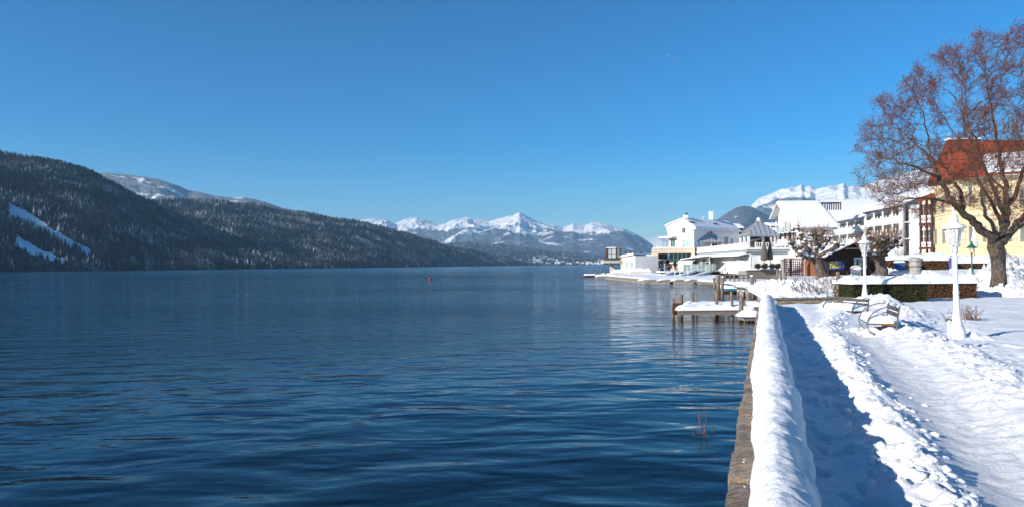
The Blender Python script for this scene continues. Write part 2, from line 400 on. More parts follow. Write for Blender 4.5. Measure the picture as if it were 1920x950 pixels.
# ================================================================== THE SETTING
# ---- water
def water():
    m, t, b = newmat('lake_water')
    b.inputs['Base Color'].default_value = (.0004, .007, .016, 1); b.inputs['Roughness'].default_value = .04; b.inputs['IOR'].default_value = 1.33
    b.inputs['Specular IOR Level'].default_value = .42
    rot = (0, 0, R(-7))
    def nz(sc, detail, rough=.5, kind='ShaderNodeTexNoise', scale=1.0, dist=0):
        v = coords(t, 'Object', sc, rot); n = N(t, kind, Scale=scale, Detail=detail, Roughness=rough, Distortion=dist); t.links.new(v, n.inputs['Vector']); return n.outputs['Fac']
    def mul(a, b_):
        k = N(t, 'ShaderNodeMath', operation='MULTIPLY')
        for i, q in enumerate((a, b_)):
            if isinstance(q, (int, float)): k.inputs[i].default_value = q
            else: t.links.new(q, k.inputs[i])
        return k.outputs[0]
    def add(a, b_):
        k = N(t, 'ShaderNodeMath', operation='ADD'); t.links.new(a, k.inputs[0]); t.links.new(b_, k.inputs[1]); return k.outputs[0]
    swell = nz((.62, 1.25, 1), 2, .45, dist=.35)
    mid = nz((1.7, 3.4, 1), 3, .5, dist=.3)
    rip = nz((3.2, 8.0, 1), 3, .6)
    patch = nz((.012, .05, 1), 3, .5)
    patch2 = nz((.03, .11, 1), 2, .5)
    # ripples stronger out on the open lake than by the wall
    geo = N(t, 'ShaderNodeTexCoord'); sep = N(t, 'ShaderNodeSeparateXYZ'); t.links.new(geo.outputs['Object'], sep.inputs[0])
    q = N(t, 'ShaderNodeMath', operation='MULTIPLY'); q.inputs[1].default_value = -.6; t.links.new(sep.outputs['X'], q.inputs[0])
    q2 = N(t, 'ShaderNodeMath', operation='ADD'); t.links.new(q.outputs[0], q2.inputs[0]); t.links.new(sep.outputs['Y'], q2.inputs[1])
    mr = N(t, 'ShaderNodeMapRange'); mr.inputs['From Min'].default_value = 10; mr.inputs['From Max'].default_value = 22
    mr.inputs['To Min'].default_value = .12; mr.inputs['To Max'].default_value = 1.0; t.links.new(q2.outputs[0], mr.inputs['Value'])
    pr = N(t, 'ShaderNodeMapRange'); pr.inputs['From Min'].default_value = .38; pr.inputs['From Max'].default_value = .62; pr.inputs['To Min'].default_value = .35; pr.inputs['To Max'].default_value = 1.3
    t.links.new(patch, pr.inputs['Value'])
    fm = N(t, 'ShaderNodeMapRange'); fm.inputs['From Min'].default_value = 15; fm.inputs['From Max'].default_value = 160; fm.inputs['To Min'].default_value = 1.0; fm.inputs['To Max'].default_value = 5.0
    t.links.new(sep.outputs['Y'], fm.inputs['Value'])
    m2 = N(t, 'ShaderNodeMapRange'); m2.inputs['From Min'].default_value = 8; m2.inputs['From Max'].default_value = 24; m2.inputs['To Min'].default_value = .45; t.links.new(q2.outputs[0], m2.inputs['Value'])
    h = add(mul(swell, 1.0), mul(mul(mul(mid, .32), m2.outputs[0]), fm.outputs[0])); r_ = mul(mul(rip, mr.outputs[0]), pr.outputs[0])
    h = add(h, mul(mul(r_, .26), fm.outputs[0]))
    bo = bump(t, b, h, .082, 1.0)
    # small wavelets tilt the surface everywhere, more so out on the open lake
    v = coords(t, 'Object', (2.6, 5.5, 1), rot); wn = N(t, 'ShaderNodeTexNoise', Scale=1.0, Detail=3); t.links.new(v, wn.inputs['Vector'])
    sb = N(t, 'ShaderNodeVectorMath', operation='SUBTRACT'); sb.inputs[1].default_value = (.5, .5, .5); t.links.new(wn.outputs['Color'], sb.inputs[0])
    wm = N(t, 'ShaderNodeMapRange'); wm.inputs['From Min'].default_value = 9; wm.inputs['From Max'].default_value = 34; wm.inputs['To Min'].default_value = .04; wm.inputs['To Max'].default_value = .55; t.links.new(sep.outputs['Y'], wm.inputs['Value'])
    wp = N(t, 'ShaderNodeMath', operation='MULTIPLY'); t.links.new(wm.outputs[0], wp.inputs[0]); t.links.new(pr.outputs[0], wp.inputs[1])
    cxyz = N(t, 'ShaderNodeCombineXYZ'); t.links.new(wp.outputs[0], cxyz.inputs[0]); t.links.new(wp.outputs[0], cxyz.inputs[1])
    ml = N(t, 'ShaderNodeVectorMath', operation='MULTIPLY'); t.links.new(sb.outputs[0], ml.inputs[0]); t.links.new(cxyz.outputs[0], ml.inputs[1])
    ad = N(t, 'ShaderNodeVectorMath', operation='ADD'); t.links.new(bo, ad.inputs[0]); t.links.new(ml.outputs[0], ad.inputs[1])
    nm = N(t, 'ShaderNodeVectorMath', operation='NORMALIZE'); t.links.new(ad.outputs[0], nm.inputs[0]); t.links.new(nm.outputs[0], b.inputs['Normal'])
    rr = N(t, 'ShaderNodeMapRange'); rr.inputs['From Min'].default_value = .35; rr.inputs['From Max'].default_value = .65; rr.inputs['To Min'].default_value = .03; rr.inputs['To Max'].default_value = .11
    t.links.new(patch2, rr.inputs['Value'])
    fr = N(t, 'ShaderNodeMapRange'); fr.inputs['From Min'].default_value = 40; fr.inputs['From Max'].default_value = 500; fr.inputs['To Min'].default_value = 0; fr.inputs['To Max'].default_value = .10
    t.links.new(sep.outputs['Y'], fr.inputs['Value']); t.links.new(add(rr.outputs[0], fr.outputs[0]), b.inputs['Roughness'])
    mb = MB(); mb.quad([(-5000, -150, 0), (3000, -150, 0), (3000, 6000, 0), (-5000, 6000, 0)])
    struct(mb.build('lake_water', m))
water()

# ---- the bank: one snow sheet from the promenade to the foot of the mountains
def u_edge(t):
    return .26 + .95 * sstep(31.2, 31.6, t) - 17 * sstep(106, 120, t) 
def berm(u, uc, wdt, h):
    return h * np.exp(-((u - uc) / wdt) ** 2)
def ub1(t): return 1.10 + .25 * sstep(4, 16, t) + .9 * sstep(17, 27, t) + .05 * np.sin(t * .9)
def up2(t): return 1.88 + .35 * sstep(4, 16, t) + 1.5 * sstep(17, 27, t)
def ub3(t): return 2.75 + .55 * sstep(4, 16, t) + 1.3 * sstep(18, 27, t)
def ground_z(u, t):
    u = np.asarray(u, float); t = np.asarray(t, float)
    x, y = qxy(u, t)
    z = .25 + 0 * u
    z = z + .03 * fbm(x * .35, y * .35, 3, 5)
    near = 1 - sstep(27.5, 29.5, y)
    # promenade features
    lump = np.clip(ridged(x * 2.6, y * 2.6, 4, 21), -1, 1); chunk = fbm(x * 4.5, y * 4.5, 4, 23)
    irr = fbm(x * .8, y * .8, 2, 29)
    zz = -.05 * np.exp(-((u - .72) / .42) ** 4) + .030 * chunk * (u < 1.2)
    foot = fbm(x * 2.4, y * 2.1, 3, 77)
    zz = zz - .085 * sstep(.05, .22, foot) * np.exp(-((u - .75) / .5) ** 2)
    b1 = berm(u, ub1(t) + .06 * perlin(t * .8, t * 0 + 2, 19), .27, 1.0)
    big = np.abs(perlin(x * 1.7, y * 1.7, 25)) * 2; zz = zz + b1 * np.clip(.115 + .09 * irr, .02, 1) + b1 * (.05 * lump + .06 * chunk + .07 * big * sstep(-.1, .3, perlin(x * .7, y * .7, 27)))
    p2 = np.exp(-((u - up2(t)) / .34) ** 4)
    zz = zz - .06 * p2 + p2 * .022 * chunk
    b3 = berm(u, ub3(t) - .08, .52, 1.0)
    zz = zz + b3 * (.16 + .08 * irr + .10 * chunk + .06 * lump)
    # footprints field outward of the second ridge
    fp = np.exp(-((u - ub3(t) - .7) / .9) ** 2)
    zz = zz - .07 * fp * sstep(.15, .4, perlin(x * 2.3 + 9, y * 2.3, 41)) + .03 * fp * chunk
    gentle = sstep(3.5, 5, u) * (.07 * fbm(x * .5, y * .5, 3, 51) + .008 * chunk)
    gentle = gentle - .05 * sstep(.22, .42, perlin(x * 1.5, y * 1.7, 43)) * sstep(4, 5, u) * sstep(16, 22, y)
    z = z + near * (zz + gentle)
    z = z + (1 - near) * .06 * fbm(x * 1.2, y * 1.2, 4, 61)
    # rise inland
    right = sstep(4.2, 6.5, u)
    zr = .0 * y + .10 * sstep(33, 37, y) + 1.05 * sstep(38, 60, y) + 1.1 * sstep(58, 82, y) + .8 * sstep(90, 130, y) + 6 * sstep(140, 400, y)
    zl = .62 * sstep(31.0, 36, y) + .15 * sstep(36, 46, y) - .35 * sstep(60, 100, y)
    z = z + right * zr + (1 - right) * zl
    z = z + 14 * sstep(170, 900, u) + 20 * sstep(500, 3000, t)
    return z
def build_ground():
    uu = [0.0]
    while uu[-1] < 6.5: uu.append(uu[-1] + .03 + .002 * uu[-1])
    while uu[-1] < 6000: uu.append(uu[-1] * 1.035)
    tt = [-4.0]
    while tt[-1] < 3.4: tt.append(tt[-1] + .12)
    while tt[-1] < 34: tt.append(tt[-1] + max(.022, .0052 * tt[-1]))
    while tt[-1] < 150: tt.append(tt[-1] + .7)
    while tt[-1] < 9000: tt.append(tt[-1] * 1.08)
    U, T = np.meshgrid(np.array(uu), np.array(tt), indexing='ij')
    # beyond the marina the bank closes the end of the lake far away
    Ue = u_edge(T); U2 = U + Ue
    U2[1:] = U2[1:]
    Z = ground_z(U2, T)
    far = sstep(150, 400, T); Z = Z + far * 0
    Z[0, :] = -1.2
    U2[0, :] = U2[1, :] - .02
    X, Y = qxy(U2, T)
    trod = np.exp(-((U2 - up2(T)) / .45) ** 4) * (1 - sstep(27, 30, Y)) + .5 * np.exp(-((U2 - .75) / .45) ** 4) * (1 - sstep(27, 30, Y))
    o = npmesh('snow_ground', np.stack([X, Y, Z], -1).reshape(-1, 3), gridfaces(len(uu), len(tt)), SNOWG, True, attr=('trod', trod.ravel()))
    struct(o)
build_ground()
def gz(x, y):
    u, t = uq(x, y); return float(ground_z(np.array([u]), np.array([t]))[0])

# ---- loose snow clods thrown up on the ridges beside the trodden way
def clods():
    rr = np.random.RandomState(5); mb_v = []; mb_f = []
    ico = [(0, 0, 1), (.89, 0, .45), (.28, .85, .45), (-.72, .53, .45), (-.72, -.53, .45), (.28, -.85, .45),
           (.72, .53, -.45), (-.28, .85, -.45), (-.89, 0, -.45), (-.28, -.85, -.45), (.72, -.53, -.45), (0, 0, -1)]
    fc = [(0, 1, 2), (0, 2, 3), (0, 3, 4), (0, 4, 5), (0, 5, 1), (1, 6, 2), (2, 7, 3), (3, 8, 4), (4, 9, 5), (5, 10, 1), (2, 6, 7), (3, 7, 8), (4, 8, 9), (5, 9, 10), (1, 10, 6), (6, 11, 7), (7, 11, 8), (8, 11, 9), (9, 11, 10), (10, 11, 6)]
    ico = np.array(ico); fc = np.array(fc); V = []; Fs = []; k = 0
    n = 12000
    t = 3.6 * (29 / 3.6) ** rr.rand(n); which = rr.rand(n)
    u = np.where(which < .62, ub1(t) + rr.randn(n) * .17, ub3(t) + .1 + rr.randn(n) * .40); cl = perlin(t * 1.3, u * 2, 44) > -.05; t, which, u = t[cl], which[cl], u[cl]; n = len(t)
    x, y = qxy(u, t); z = ground_z(u, t)
    s = .006 + .045 * rr.rand(n) ** 6; s = np.where(which < .62, s, s * .7)
    for i in range(n):
        if y[i] > 29: continue
        d = ico * (s[i] * (0.7 + .6 * rr.rand(12, 1))) * np.array([1.2, 1.2, .8]); V.append(d + np.array([x[i], y[i], z[i] - s[i] * .1])); Fs.append(fc + k); k += 12
    npmesh('snow_clods', np.concatenate(V), np.concatenate(Fs), SNOW, True, kind='stuff')
clods()

# ---- mountains and hills
def alp_mat(name, treeline, band, forest=(.020, .035, .040), snowc=(.86, .87, .88), patch=.56, nscale=.0022, dust=.25, seed=0):
    m, t, b = newmat(name); v = coords(t, 'Object')
    n1 = N(t, 'ShaderNodeTexNoise', Scale=nscale, Detail=9, Roughness=.62); n2 = N(t, 'ShaderNodeTexNoise', Scale=nscale * 9, Detail=8, Roughness=.75)
    n3 = N(t, 'ShaderNodeTexNoise', Scale=nscale * 1.7, Detail=6, Roughness=.6)
    mp = N(t, 'ShaderNodeMapping'); mp.inputs['Location'].default_value = (seed * 900, 0, 0); t.links.new(v, mp.inputs[0])
    for n in (n1, n2, n3): t.links.new(mp.outputs[0], n.inputs['Vector'])
    sep = N(t, 'ShaderNodeSeparateXYZ'); t.links.new(v, sep.inputs[0])
    a = N(t, 'ShaderNodeMapRange'); a.inputs['From Min'].default_value = treeline - band; a.inputs['From Max'].default_value = treeline + band
    a.inputs['To Min'].default_value = -.5; a.inputs['To Max'].default_value = .5; t.links.new(sep.outputs['Z'], a.inputs['Value'])
    s1 = N(t, 'ShaderNodeMath', operation='MULTIPLY_ADD'); s1.inputs[1].default_value = 1.9; t.links.new(n1.outputs['Fac'], s1.inputs[0]); t.links.new(a.outputs[0], s1.inputs[2])
    s2 = N(t, 'ShaderNodeMath', operation='MULTIPLY_ADD'); s2.inputs[1].default_value = .7; t.links.new(n2.outputs['Fac'], s2.inputs[0]); t.links.new(s1.outputs[0], s2.inputs[2])
    r = ramp(t, s2.outputs[0], [(.0, (0, 0, 0)), (.5, (0, 0, 0)), (.62, (1, 1, 1)), (1, (1, 1, 1))])
    mm = N(t, 'ShaderNodeMapRange'); mm.inputs['From Min'].default_value = .8; mm.inputs['From Max'].default_value = 1.75; t.links.new(s2.outputs[0], mm.inputs['Value'])
    t.links.new(mm.outputs[0], r.inputs[0])
    pr = ramp(t, n3.outputs['Fac'], [(patch, (0, 0, 0)), (patch + .03, (1, 1, 1))])
    mx0 = N(t, 'ShaderNodeMath', operation='MAXIMUM'); t.links.new(r.outputs[0], mx0.inputs[0]); t.links.new(pr.outputs[0], mx0.inputs[1])
    fr = ramp(t, n2.outputs['Fac'], [(.35, forest), (.72, tuple(f + (s - f) * dust for f, s in zip(forest, snowc)))])
    mx = N(t, 'ShaderNodeMixRGB'); t.links.new(mx0.outputs[0], mx.inputs[0]); t.links.new(fr.outputs[0], mx.inputs[1]); mx.inputs[2].default_value = (*snowc, 1)
    t.links.new(mx.outputs[0], b.inputs['Base Color']); b.inputs['Roughness'].default_value = .95; b.inputs['Specular IOR Level'].default_value = .1
    bump(t, b, n2.outputs['Fac'], 1 / nscale * .035); return m
def interp(pts, x):
    a = np.array(pts, float); return np.interp(x, a[:, 0], a[:, 1])
def mountain(name, sil, Yr, Yf, mat, nu=260, nv=90, amp=.2, freq=.0012, prof=1.0, zf=-2, seed=0, jag=0, back=1.35, jseed=3, top=.12):
    px = np.linspace(sil[0][0], sil[-1][0], nu); py = interp(sil, px)
    if jag: py = py - jag * ridged(px * .045, px * 0 + 3, 5, jseed) * np.clip((hor(px) - py) / 60, 0, 1)
    yr = interp(Yr, px) if isinstance(Yr, list) else np.full(nu, float(Yr)); yf = interp(Yf, px) if isinstance(Yf, list) else np.full(nu, float(Yf))
    s = np.linspace(0, back, nv)[None, :]
    Y = yf[:, None] + (yr - yf)[:, None] * s
    cx = np.array([ray(p, hor(p))[0] for p in px])[:, None]; X = cx * Y
    zr = CAMZ + ((hor(px) - py) / F * yr)[:, None]
    sh = np.where(s <= 1, s ** prof, 1 - .5 * (s - 1))
    wx = fbm(X * freq * .7 + 7, Y * freq * .7, 3, seed + 5) * .3; wy = fbm(X * freq * .7, Y * freq * .7 + 9, 3, seed + 6) * .3
    rr = ridged(X * freq + wx, Y * freq * .8 + wy, 8, seed, .58)
    mask = np.clip(s * 2.2, 0, 1) * (top + (1 - top) * np.clip((1.0 - s) * 2.2, 0, 1))
    Z = zf + (zr - zf) * sh * (1 + amp * mask * (rr - .25))
    o = npmesh(name, np.stack([X, Y, Z], -1).reshape(-1, 3), gridfaces(nu, nv)[:, ::-1], mat, True); struct(o)
    return dict(px=px, X=X, Y=Y, Z=Z, o=o)
SEM = alp_mat('high_alps', 450, 220, patch=.58, nscale=.0016, dust=.34, seed=1)
SGM = alp_mat('near_alps', 690, 170, patch=.62, nscale=.0014, dust=.25, seed=4)
SWM = alp_mat('white_slopes', 60, 100, nscale=.003)
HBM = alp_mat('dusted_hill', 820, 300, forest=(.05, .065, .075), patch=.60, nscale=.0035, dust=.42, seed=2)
mountain('snow_mountains', [(640, 425), (680, 413), (700, 411), (725, 413), (742, 421), (760, 413), (782, 409), (805, 416), (822, 421), (838, 419), (855, 411), (878, 406), (900, 412), (918, 416), (935, 412), (952, 407), (963, 406), (975, 400), (985, 404), (1000, 412), (1018, 418), (1040, 421), (1056, 427), (1075, 420), (1095, 425), (1112, 418), (1130, 419), (1150, 427), (1172, 430), (1190, 438), (1205, 446), (1218, 455), (1240, 470), (1275, 492)],
         11500, 6200, SEM, 560, 200, .50, .0008, 1.1, seed=8, top=.10)
mountain('far_snow_ridge', [(1160, 470), (1200, 449), (1225, 445), (1240, 441), (1262, 443), (1290, 438), (1330, 436), (1400, 440), (1500, 450)], 15000, 12500, SWM, 90, 30, .15, .001, 1.0, seed=5)
mountain('forested_mountain', [(1325, 440), (1340, 416), (1360, 402), (1383, 388), (1395, 385), (1410, 387), (1430, 398), (1460, 415), (1500, 430), (1600, 440), (1760, 440)], 6200, 4600, alp_mat('dark_forest_hill', 1500, 200, patch=.62, nscale=.0032, dust=.26, seed=7), 160, 60, .12, .0016, 1.0, seed=9)
mountain('alpine_ridge', [(1380, 412), (1408, 387), (1422, 374), (1440, 366), (1462, 358), (1480, 352), (1492, 352), (1504, 346), (1510, 351), (1520, 349), (1530, 355), (1545, 352), (1560, 349), (1572, 349), (1583, 342), (1590, 349), (1602, 347), (1615, 350), (1640, 341), (1665, 333), (1690, 326), (1735, 318), (1780, 308), (1850, 296), (1950, 280), (2100, 270)],
         8600, 5600, SGM, 560, 200, .44, .0009, 1.0, seed=11, top=.09)
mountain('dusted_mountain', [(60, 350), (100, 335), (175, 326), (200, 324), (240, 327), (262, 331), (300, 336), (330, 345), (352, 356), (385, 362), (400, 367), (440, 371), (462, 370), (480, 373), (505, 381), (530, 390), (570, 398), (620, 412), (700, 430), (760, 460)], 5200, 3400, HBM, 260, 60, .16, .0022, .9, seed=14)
SHORE = [(-400, 640), (-200, 740), (0, 860), (200, 1000), (400, 1200), (600, 1520), (700, 1800), (800, 2250), (880, 2900), (940, 3400), (1000, 3900)]
FLOOR = simple('forest_floor', (.06, .07, .08), (.010, .017, .020), .05, .95, spec=.1)
HA = mountain('forested_hill', [(-400, 220), (-200, 255), (-60, 285), (0, 294), (60, 304), (120, 313), (170, 328), (215, 351), (255, 375), (330, 410), (400, 438), (480, 465), (560, 488), (620, 492), (680, 500)],
              [(-400, 1300), (0, 1500), (300, 1560), (680, 1720)], SHORE, FLOOR, 200, 70, .13, .004, .92, zf=-1, seed=31)
HB = mountain('forested_ridge', [(120, 408), (200, 393), (262, 382), (330, 382), (400, 381), (440, 386), (480, 388), (530, 401), (570, 404), (620, 412), (690, 422), (740, 436), (790, 450), (840, 464), (880, 472), (920, 480), (960, 486), (985, 495), (1010, 499)],
              [(120, 1900), (400, 2200), (700, 2700), (880, 3300), (1010, 4050)], [(120, 1300), (400, 1500), (600, 1560), (700, 1800), (800, 2250), (880, 2850), (940, 3300), (1010, 3950)], FLOOR, 240, 80, .16, .0032, .95, zf=-1, seed=37)
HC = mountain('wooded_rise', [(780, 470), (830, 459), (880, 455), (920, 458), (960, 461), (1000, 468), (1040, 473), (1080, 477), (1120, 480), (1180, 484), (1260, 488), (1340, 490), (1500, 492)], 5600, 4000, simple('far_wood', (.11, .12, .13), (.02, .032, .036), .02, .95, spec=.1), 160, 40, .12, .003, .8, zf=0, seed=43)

# ---- the woods on the far shore: conifers and bare larches, one mass
def tree_protos():
    lib = bpy.data.collections.new('woodland_kinds')
    def snowy(name, dark, pale, snow_lo, snow_hi, dist=.55):
        m, t, b = newmat(name); geo = N(t, 'ShaderNodeNewGeometry'); sep = N(t, 'ShaderNodeSeparateXYZ'); t.links.new(geo.outputs['Normal'], sep.inputs[0])
        oi = N(t, 'ShaderNodeObjectInfo'); n = N(t, 'ShaderNodeTexNoise', Scale=.016, Detail=5, Roughness=.6); t.links.new(geo.outputs['Position'], n.inputs['Vector'])
        a = N(t, 'ShaderNodeMath', operation='MULTIPLY_ADD'); a.inputs[1].default_value = 4.2; t.links.new(n.outputs['Fac'], a.inputs[0]); t.links.new(sep.outputs['Z'], a.inputs[2])
        a2 = N(t, 'ShaderNodeMath', operation='MULTIPLY_ADD'); a2.inputs[1].default_value = 1.0; t.links.new(oi.outputs['Random'], a2.inputs[0]); t.links.new(a.outputs[0], a2.inputs[2])
        mr = N(t, 'ShaderNodeMapRange'); mr.inputs['From Min'].default_value = snow_lo; mr.inputs['From Max'].default_value = snow_hi; t.links.new(a2.outputs[0], mr.inputs['Value'])
        rc = ramp(t, oi.outputs['Random'], [(0, dark), (1, pale)])
        mx = N(t, 'ShaderNodeMixRGB'); mx.inputs[2].default_value = (.78, .80, .82, 1); t.links.new(mr.outputs[0], mx.inputs[0]); t.links.new(rc.outputs[0], mx.inputs[1])
        t.links.new(mx.outputs[0], b.inputs['Base Color']); b.inputs['Roughness'].default_value = .95; b.inputs['Specular IOR Level'].default_value = .1; return m
    cm = snowy('snowy_conifer', (.004, .014, .020), (.010, .026, .036), 3.15, 4.6)
    lm = snowy('frosted_larch', (.060, .050, .044), (.12, .105, .095), 2.45, 4.4)
    obs = []
    for k in range(4):
        mb = MB(); rr = random.Random(k); n = 6
        for L in range(n):
            z0 = 1.2 + L * 1.75; r0 = (2.5 - L * .36) * rr.uniform(.85, 1.15); sides = 7; c0 = len(mb.v)
            mb.v.append((0, 0, z0 + 2.9))
            for j in range(sides):
                a = 2 * math.pi * (j + rr.random() * .5) / sides; q = r0 * rr.uniform(.6, 1.2); mb.v.append((q * math.cos(a), q * math.sin(a), z0 + rr.uniform(-.4, .3)))
            for j in range(sides): mb.f.append((c0, c0 + 1 + j, c0 + 1 + (j + 1) % sides)); mb.m.append(0)
        me = bpy.data.meshes.new('conifer'); me.from_pydata(mb.v, [], mb.f); me.materials.append(cm); o = bpy.data.objects.new('conifer', me); lib.objects.link(o); obs.append(o)
    for k in range(2):
        mb = MB(); rr = random.Random(k + 50)
        mb.tube([(0, 0, 0), (0, 0, 9)], [.2, .05], 4)
        for i in range(46):
            z = rr.uniform(2.5, 10.5); a = rr.uniform(0, 6.28); q = (2.6 - abs(z - 6) * .42) * rr.uniform(.5, 1.1)
            c = Vector((q * math.cos(a), q * math.sin(a), z)); d = Vector((rr.uniform(-.6, .6), rr.uniform(-.6, .6), rr.uniform(.3, 1.2))); e = Vector((rr.uniform(-.6, .6), rr.uniform(-.6, .6), rr.uniform(-.3, .3)))
            mb.quad([c, c + d * .6 + e * .4, c + d * 1.3]);
        me = bpy.data.meshes.new('larch'); me.from_pydata(mb.v, [], mb.f); me.materials.append(lm); o = bpy.data.objects.new('larch', me); lib.objects.link(o); obs.append(o)
    return obs
PROTO = tree_protos()
def scatter(name, pts, scl, kinds, rot):
    me = bpy.data.meshes.new(name); me.vertices.add(len(pts)); me.vertices.foreach_set('co', np.asarray(pts, np.float32).ravel())
    for nm, dt, arr in (('scl', 'FLOAT', scl), ('rotz', 'FLOAT', rot), ('knd', 'INT', kinds)):
        a = me.attributes.new(nm, dt, 'POINT'); a.data.foreach_set('value', np.asarray(arr, np.int32 if dt == 'INT' else np.float32))
    o = bpy.data.objects.new(name, me); C.objects.link(o); o['kind'] = 'stuff'
    g = bpy.data.node_groups.new(name + '_nodes', 'GeometryNodeTree')
    g.interface.new_socket('Geometry', in_out='INPUT', socket_type='NodeSocketGeometry'); g.interface.new_socket('Geometry', in_out='OUTPUT', socket_type='NodeSocketGeometry')
    gi = g.nodes.new('NodeGroupInput'); go = g.nodes.new('NodeGroupOutput'); jn = g.nodes.new('GeometryNodeJoinGeometry')
    def na(nm, dt):
        n = g.nodes.new('GeometryNodeInputNamedAttribute'); n.data_type = dt; n.inputs['Name'].default_value = nm; return n.outputs[0]
    kn = na('knd', 'INT'); sc = na('scl', 'FLOAT'); ro = na('rotz', 'FLOAT')
    cx = g.nodes.new('ShaderNodeCombineXYZ'); g.links.new(ro, cx.inputs['Z'])
    for i, p in enumerate(PROTO):
        io = g.nodes.new('GeometryNodeInstanceOnPoints'); ob = g.nodes.new('GeometryNodeObjectInfo'); ob.inputs['Object'].default_value = p; ob.inputs['As Instance'].default_value = True
        cp = g.nodes.new('FunctionNodeCompare'); cp.data_type = 'INT'; cp.operation = 'EQUAL'; cp.inputs[3].default_value = i
        g.links.new(kn, cp.inputs[2]); g.links.new(cp.outputs[0], io.inputs['Selection']); g.links.new(gi.outputs[0], io.inputs['Points'])
        g.links.new(ob.outputs['Geometry'], io.inputs['Instance']); g.links.new(cx.outputs[0], io.inputs['Rotation']); g.links.new(sc, io.inputs['Scale'])
        g.links.new(io.outputs[0], jn.inputs[0])
    g.links.new(jn.outputs[0], go.inputs[0]); md = o.modifiers.new('trees', 'NODES'); md.node_group = g
    return o
def forest(name, H, n, smax, seed, sc=(.7, 1.25), larch=.2, clear=None, smin=0.0):
    rr = np.random.RandomState(seed); nu, nv = H['X'].shape
    i1 = int(nv * smax / 1.35)
    # sample cells in proportion to their area
    X, Y, Z = (H[k][:, :i1] for k in 'XYZ')
    A = np.abs((X[1:, :-1] - X[:-1, :-1]) * (Y[:-1, 1:] - Y[:-1, :-1])); pr = (A / A.sum()).ravel()
    c = rr.choice(len(pr), n, p=pr); a, b = np.unravel_index(c, A.shape); fu = rr.rand(n); fv = rr.rand(n)
    def bi(M): return M[a, b] * (1 - fu) * (1 - fv) + M[a + 1, b] * fu * (1 - fv) + M[a, b + 1] * (1 - fu) * fv + M[a + 1, b + 1] * fu * fv
    x, y, z = bi(X), bi(Y), bi(Z)
    px = 960 + x / y * F; py = hor(px) - (z - CAMZ) / y * F
    keep = np.ones(n, bool)
    if clear is not None: keep &= ~clear(px, py, x, y)
    x, y, z, px, py = (q[keep] for q in (x, y, z, px, py)); n = len(x)
    cl = fbm(x * .006, y * .006, 3, seed); s = (sc[0] + (sc[1] - sc[0]) * rr.rand(n)) * (1 + .35 * cl)
    lar = (fbm(x * .008 + 5, y * .008, 3, seed + 3) + .25 * rr.randn(n)) > (.32 - larch)
    kinds = np.where(lar, 4 + rr.randint(0, 2, n), rr.randint(0, 4, n))
    scatter(name, np.stack([x, y, z - .3], -1), s, kinds, rr.rand(n) * 6.28)
def meadow(px, py, x, y):
    wob = 6 * fbm(px * .05, py * .05, 3, 91)
    def band(pts, w0, w1):
        xs = np.array(pts, float); yy = np.interp(px, xs[:, 0], xs[:, 1]); ww = np.interp(px, xs[:, 0], np.linspace(w0, w1, len(xs)))
        return (px > xs[0, 0]) & (px < xs[-1, 0]) & (np.abs(py - yy + wob) < ww)
    return band([(16, 396), (50, 410), (80, 428), (110, 447), (140, 462), (172, 478)], 17, 8) | band([(30, 450), (60, 468), (90, 482), (125, 490)], 13, 7)
forest('hill_forest', HA, 46000, 1.06, 1, (.5, 1.4), .06, meadow)
forest('ridge_forest', HB, 46000, 1.06, 2, (.6, 1.6), .18)
forest('far_forest', HC, 15000, 1.05, 3, (.9, 1.5), .12)
def meadow_patches():
    # snowfields in the clearing, following the slope just above the forest floor
    X, Y, Z = HA['X'], HA['Y'], HA['Z']; pxg = 960 + X / Y * F; pyg = hor(pxg) - (Z - CAMZ) / Y * F
    from numpy import array
    iu = np.linspace(0, X.shape[0] - 1.001, 900); iv = np.linspace(0, X.shape[1] * .70, 300)
    a = iu.astype(int)[:, None]; b = iv.astype(int)[None, :]; fu = (iu - iu.astype(int))[:, None]; fv = (iv - iv.astype(int))[None, :]
    def bi(M): return M[a, b] * (1 - fu) * (1 - fv) + M[a + 1, b] * fu * (1 - fv) + M[a, b + 1] * (1 - fu) * fv + M[a + 1, b + 1] * fu * fv
    x, y, z = bi(X), bi(Y), bi(Z); px = 960 + x / y * F; py = hor(px) - (z - CAMZ) / y * F
    m = meadow(px, py, x, y); f = gridfaces(900, 300); mk = m.ravel()[f].all(1); f = f[mk][:, ::-1]
    o = npmesh('snow_meadow', np.stack([x, y, z + .8], -1).reshape(-1, 3), f, SNOW, True); struct(o)
meadow_patches()

# ---- haze over the lake basin
hm = bpy.data.materials.new('haze'); hm.use_nodes = True; ht = hm.node_tree; ht.nodes.remove(ht.nodes['Principled BSDF'])
pv = ht.nodes.new('ShaderNodeVolumePrincipled'); pv.inputs['Color'].default_value = (.37, .67, 1.0, 1); pv.inputs['Density'].default_value = 7.2e-5; pv.inputs['Anisotropy'].default_value = 0.0
ht.links.new(pv.outputs[0], ht.nodes['Material Output'].inputs['Volume'])
mb = MB(); mb.box((3500, 7400, 655), (26000, 17000, 1330)); hz = mb.build('haze', hm); hz['kind'] = 'stuff'
# ---- vapour trail, high above the haze
mb = MB(); a = P(1249, 103, 7000); b = P(1262, 109, 7050); c = P(1271, 115, 7090); mb.tube([a, b, c], [3.5, 3.0, 1.5], 6); o = mb.build('vapour_trail', simple('trail_white', (.8, .8, .8), rough=1)); o['kind'] = 'stuff'

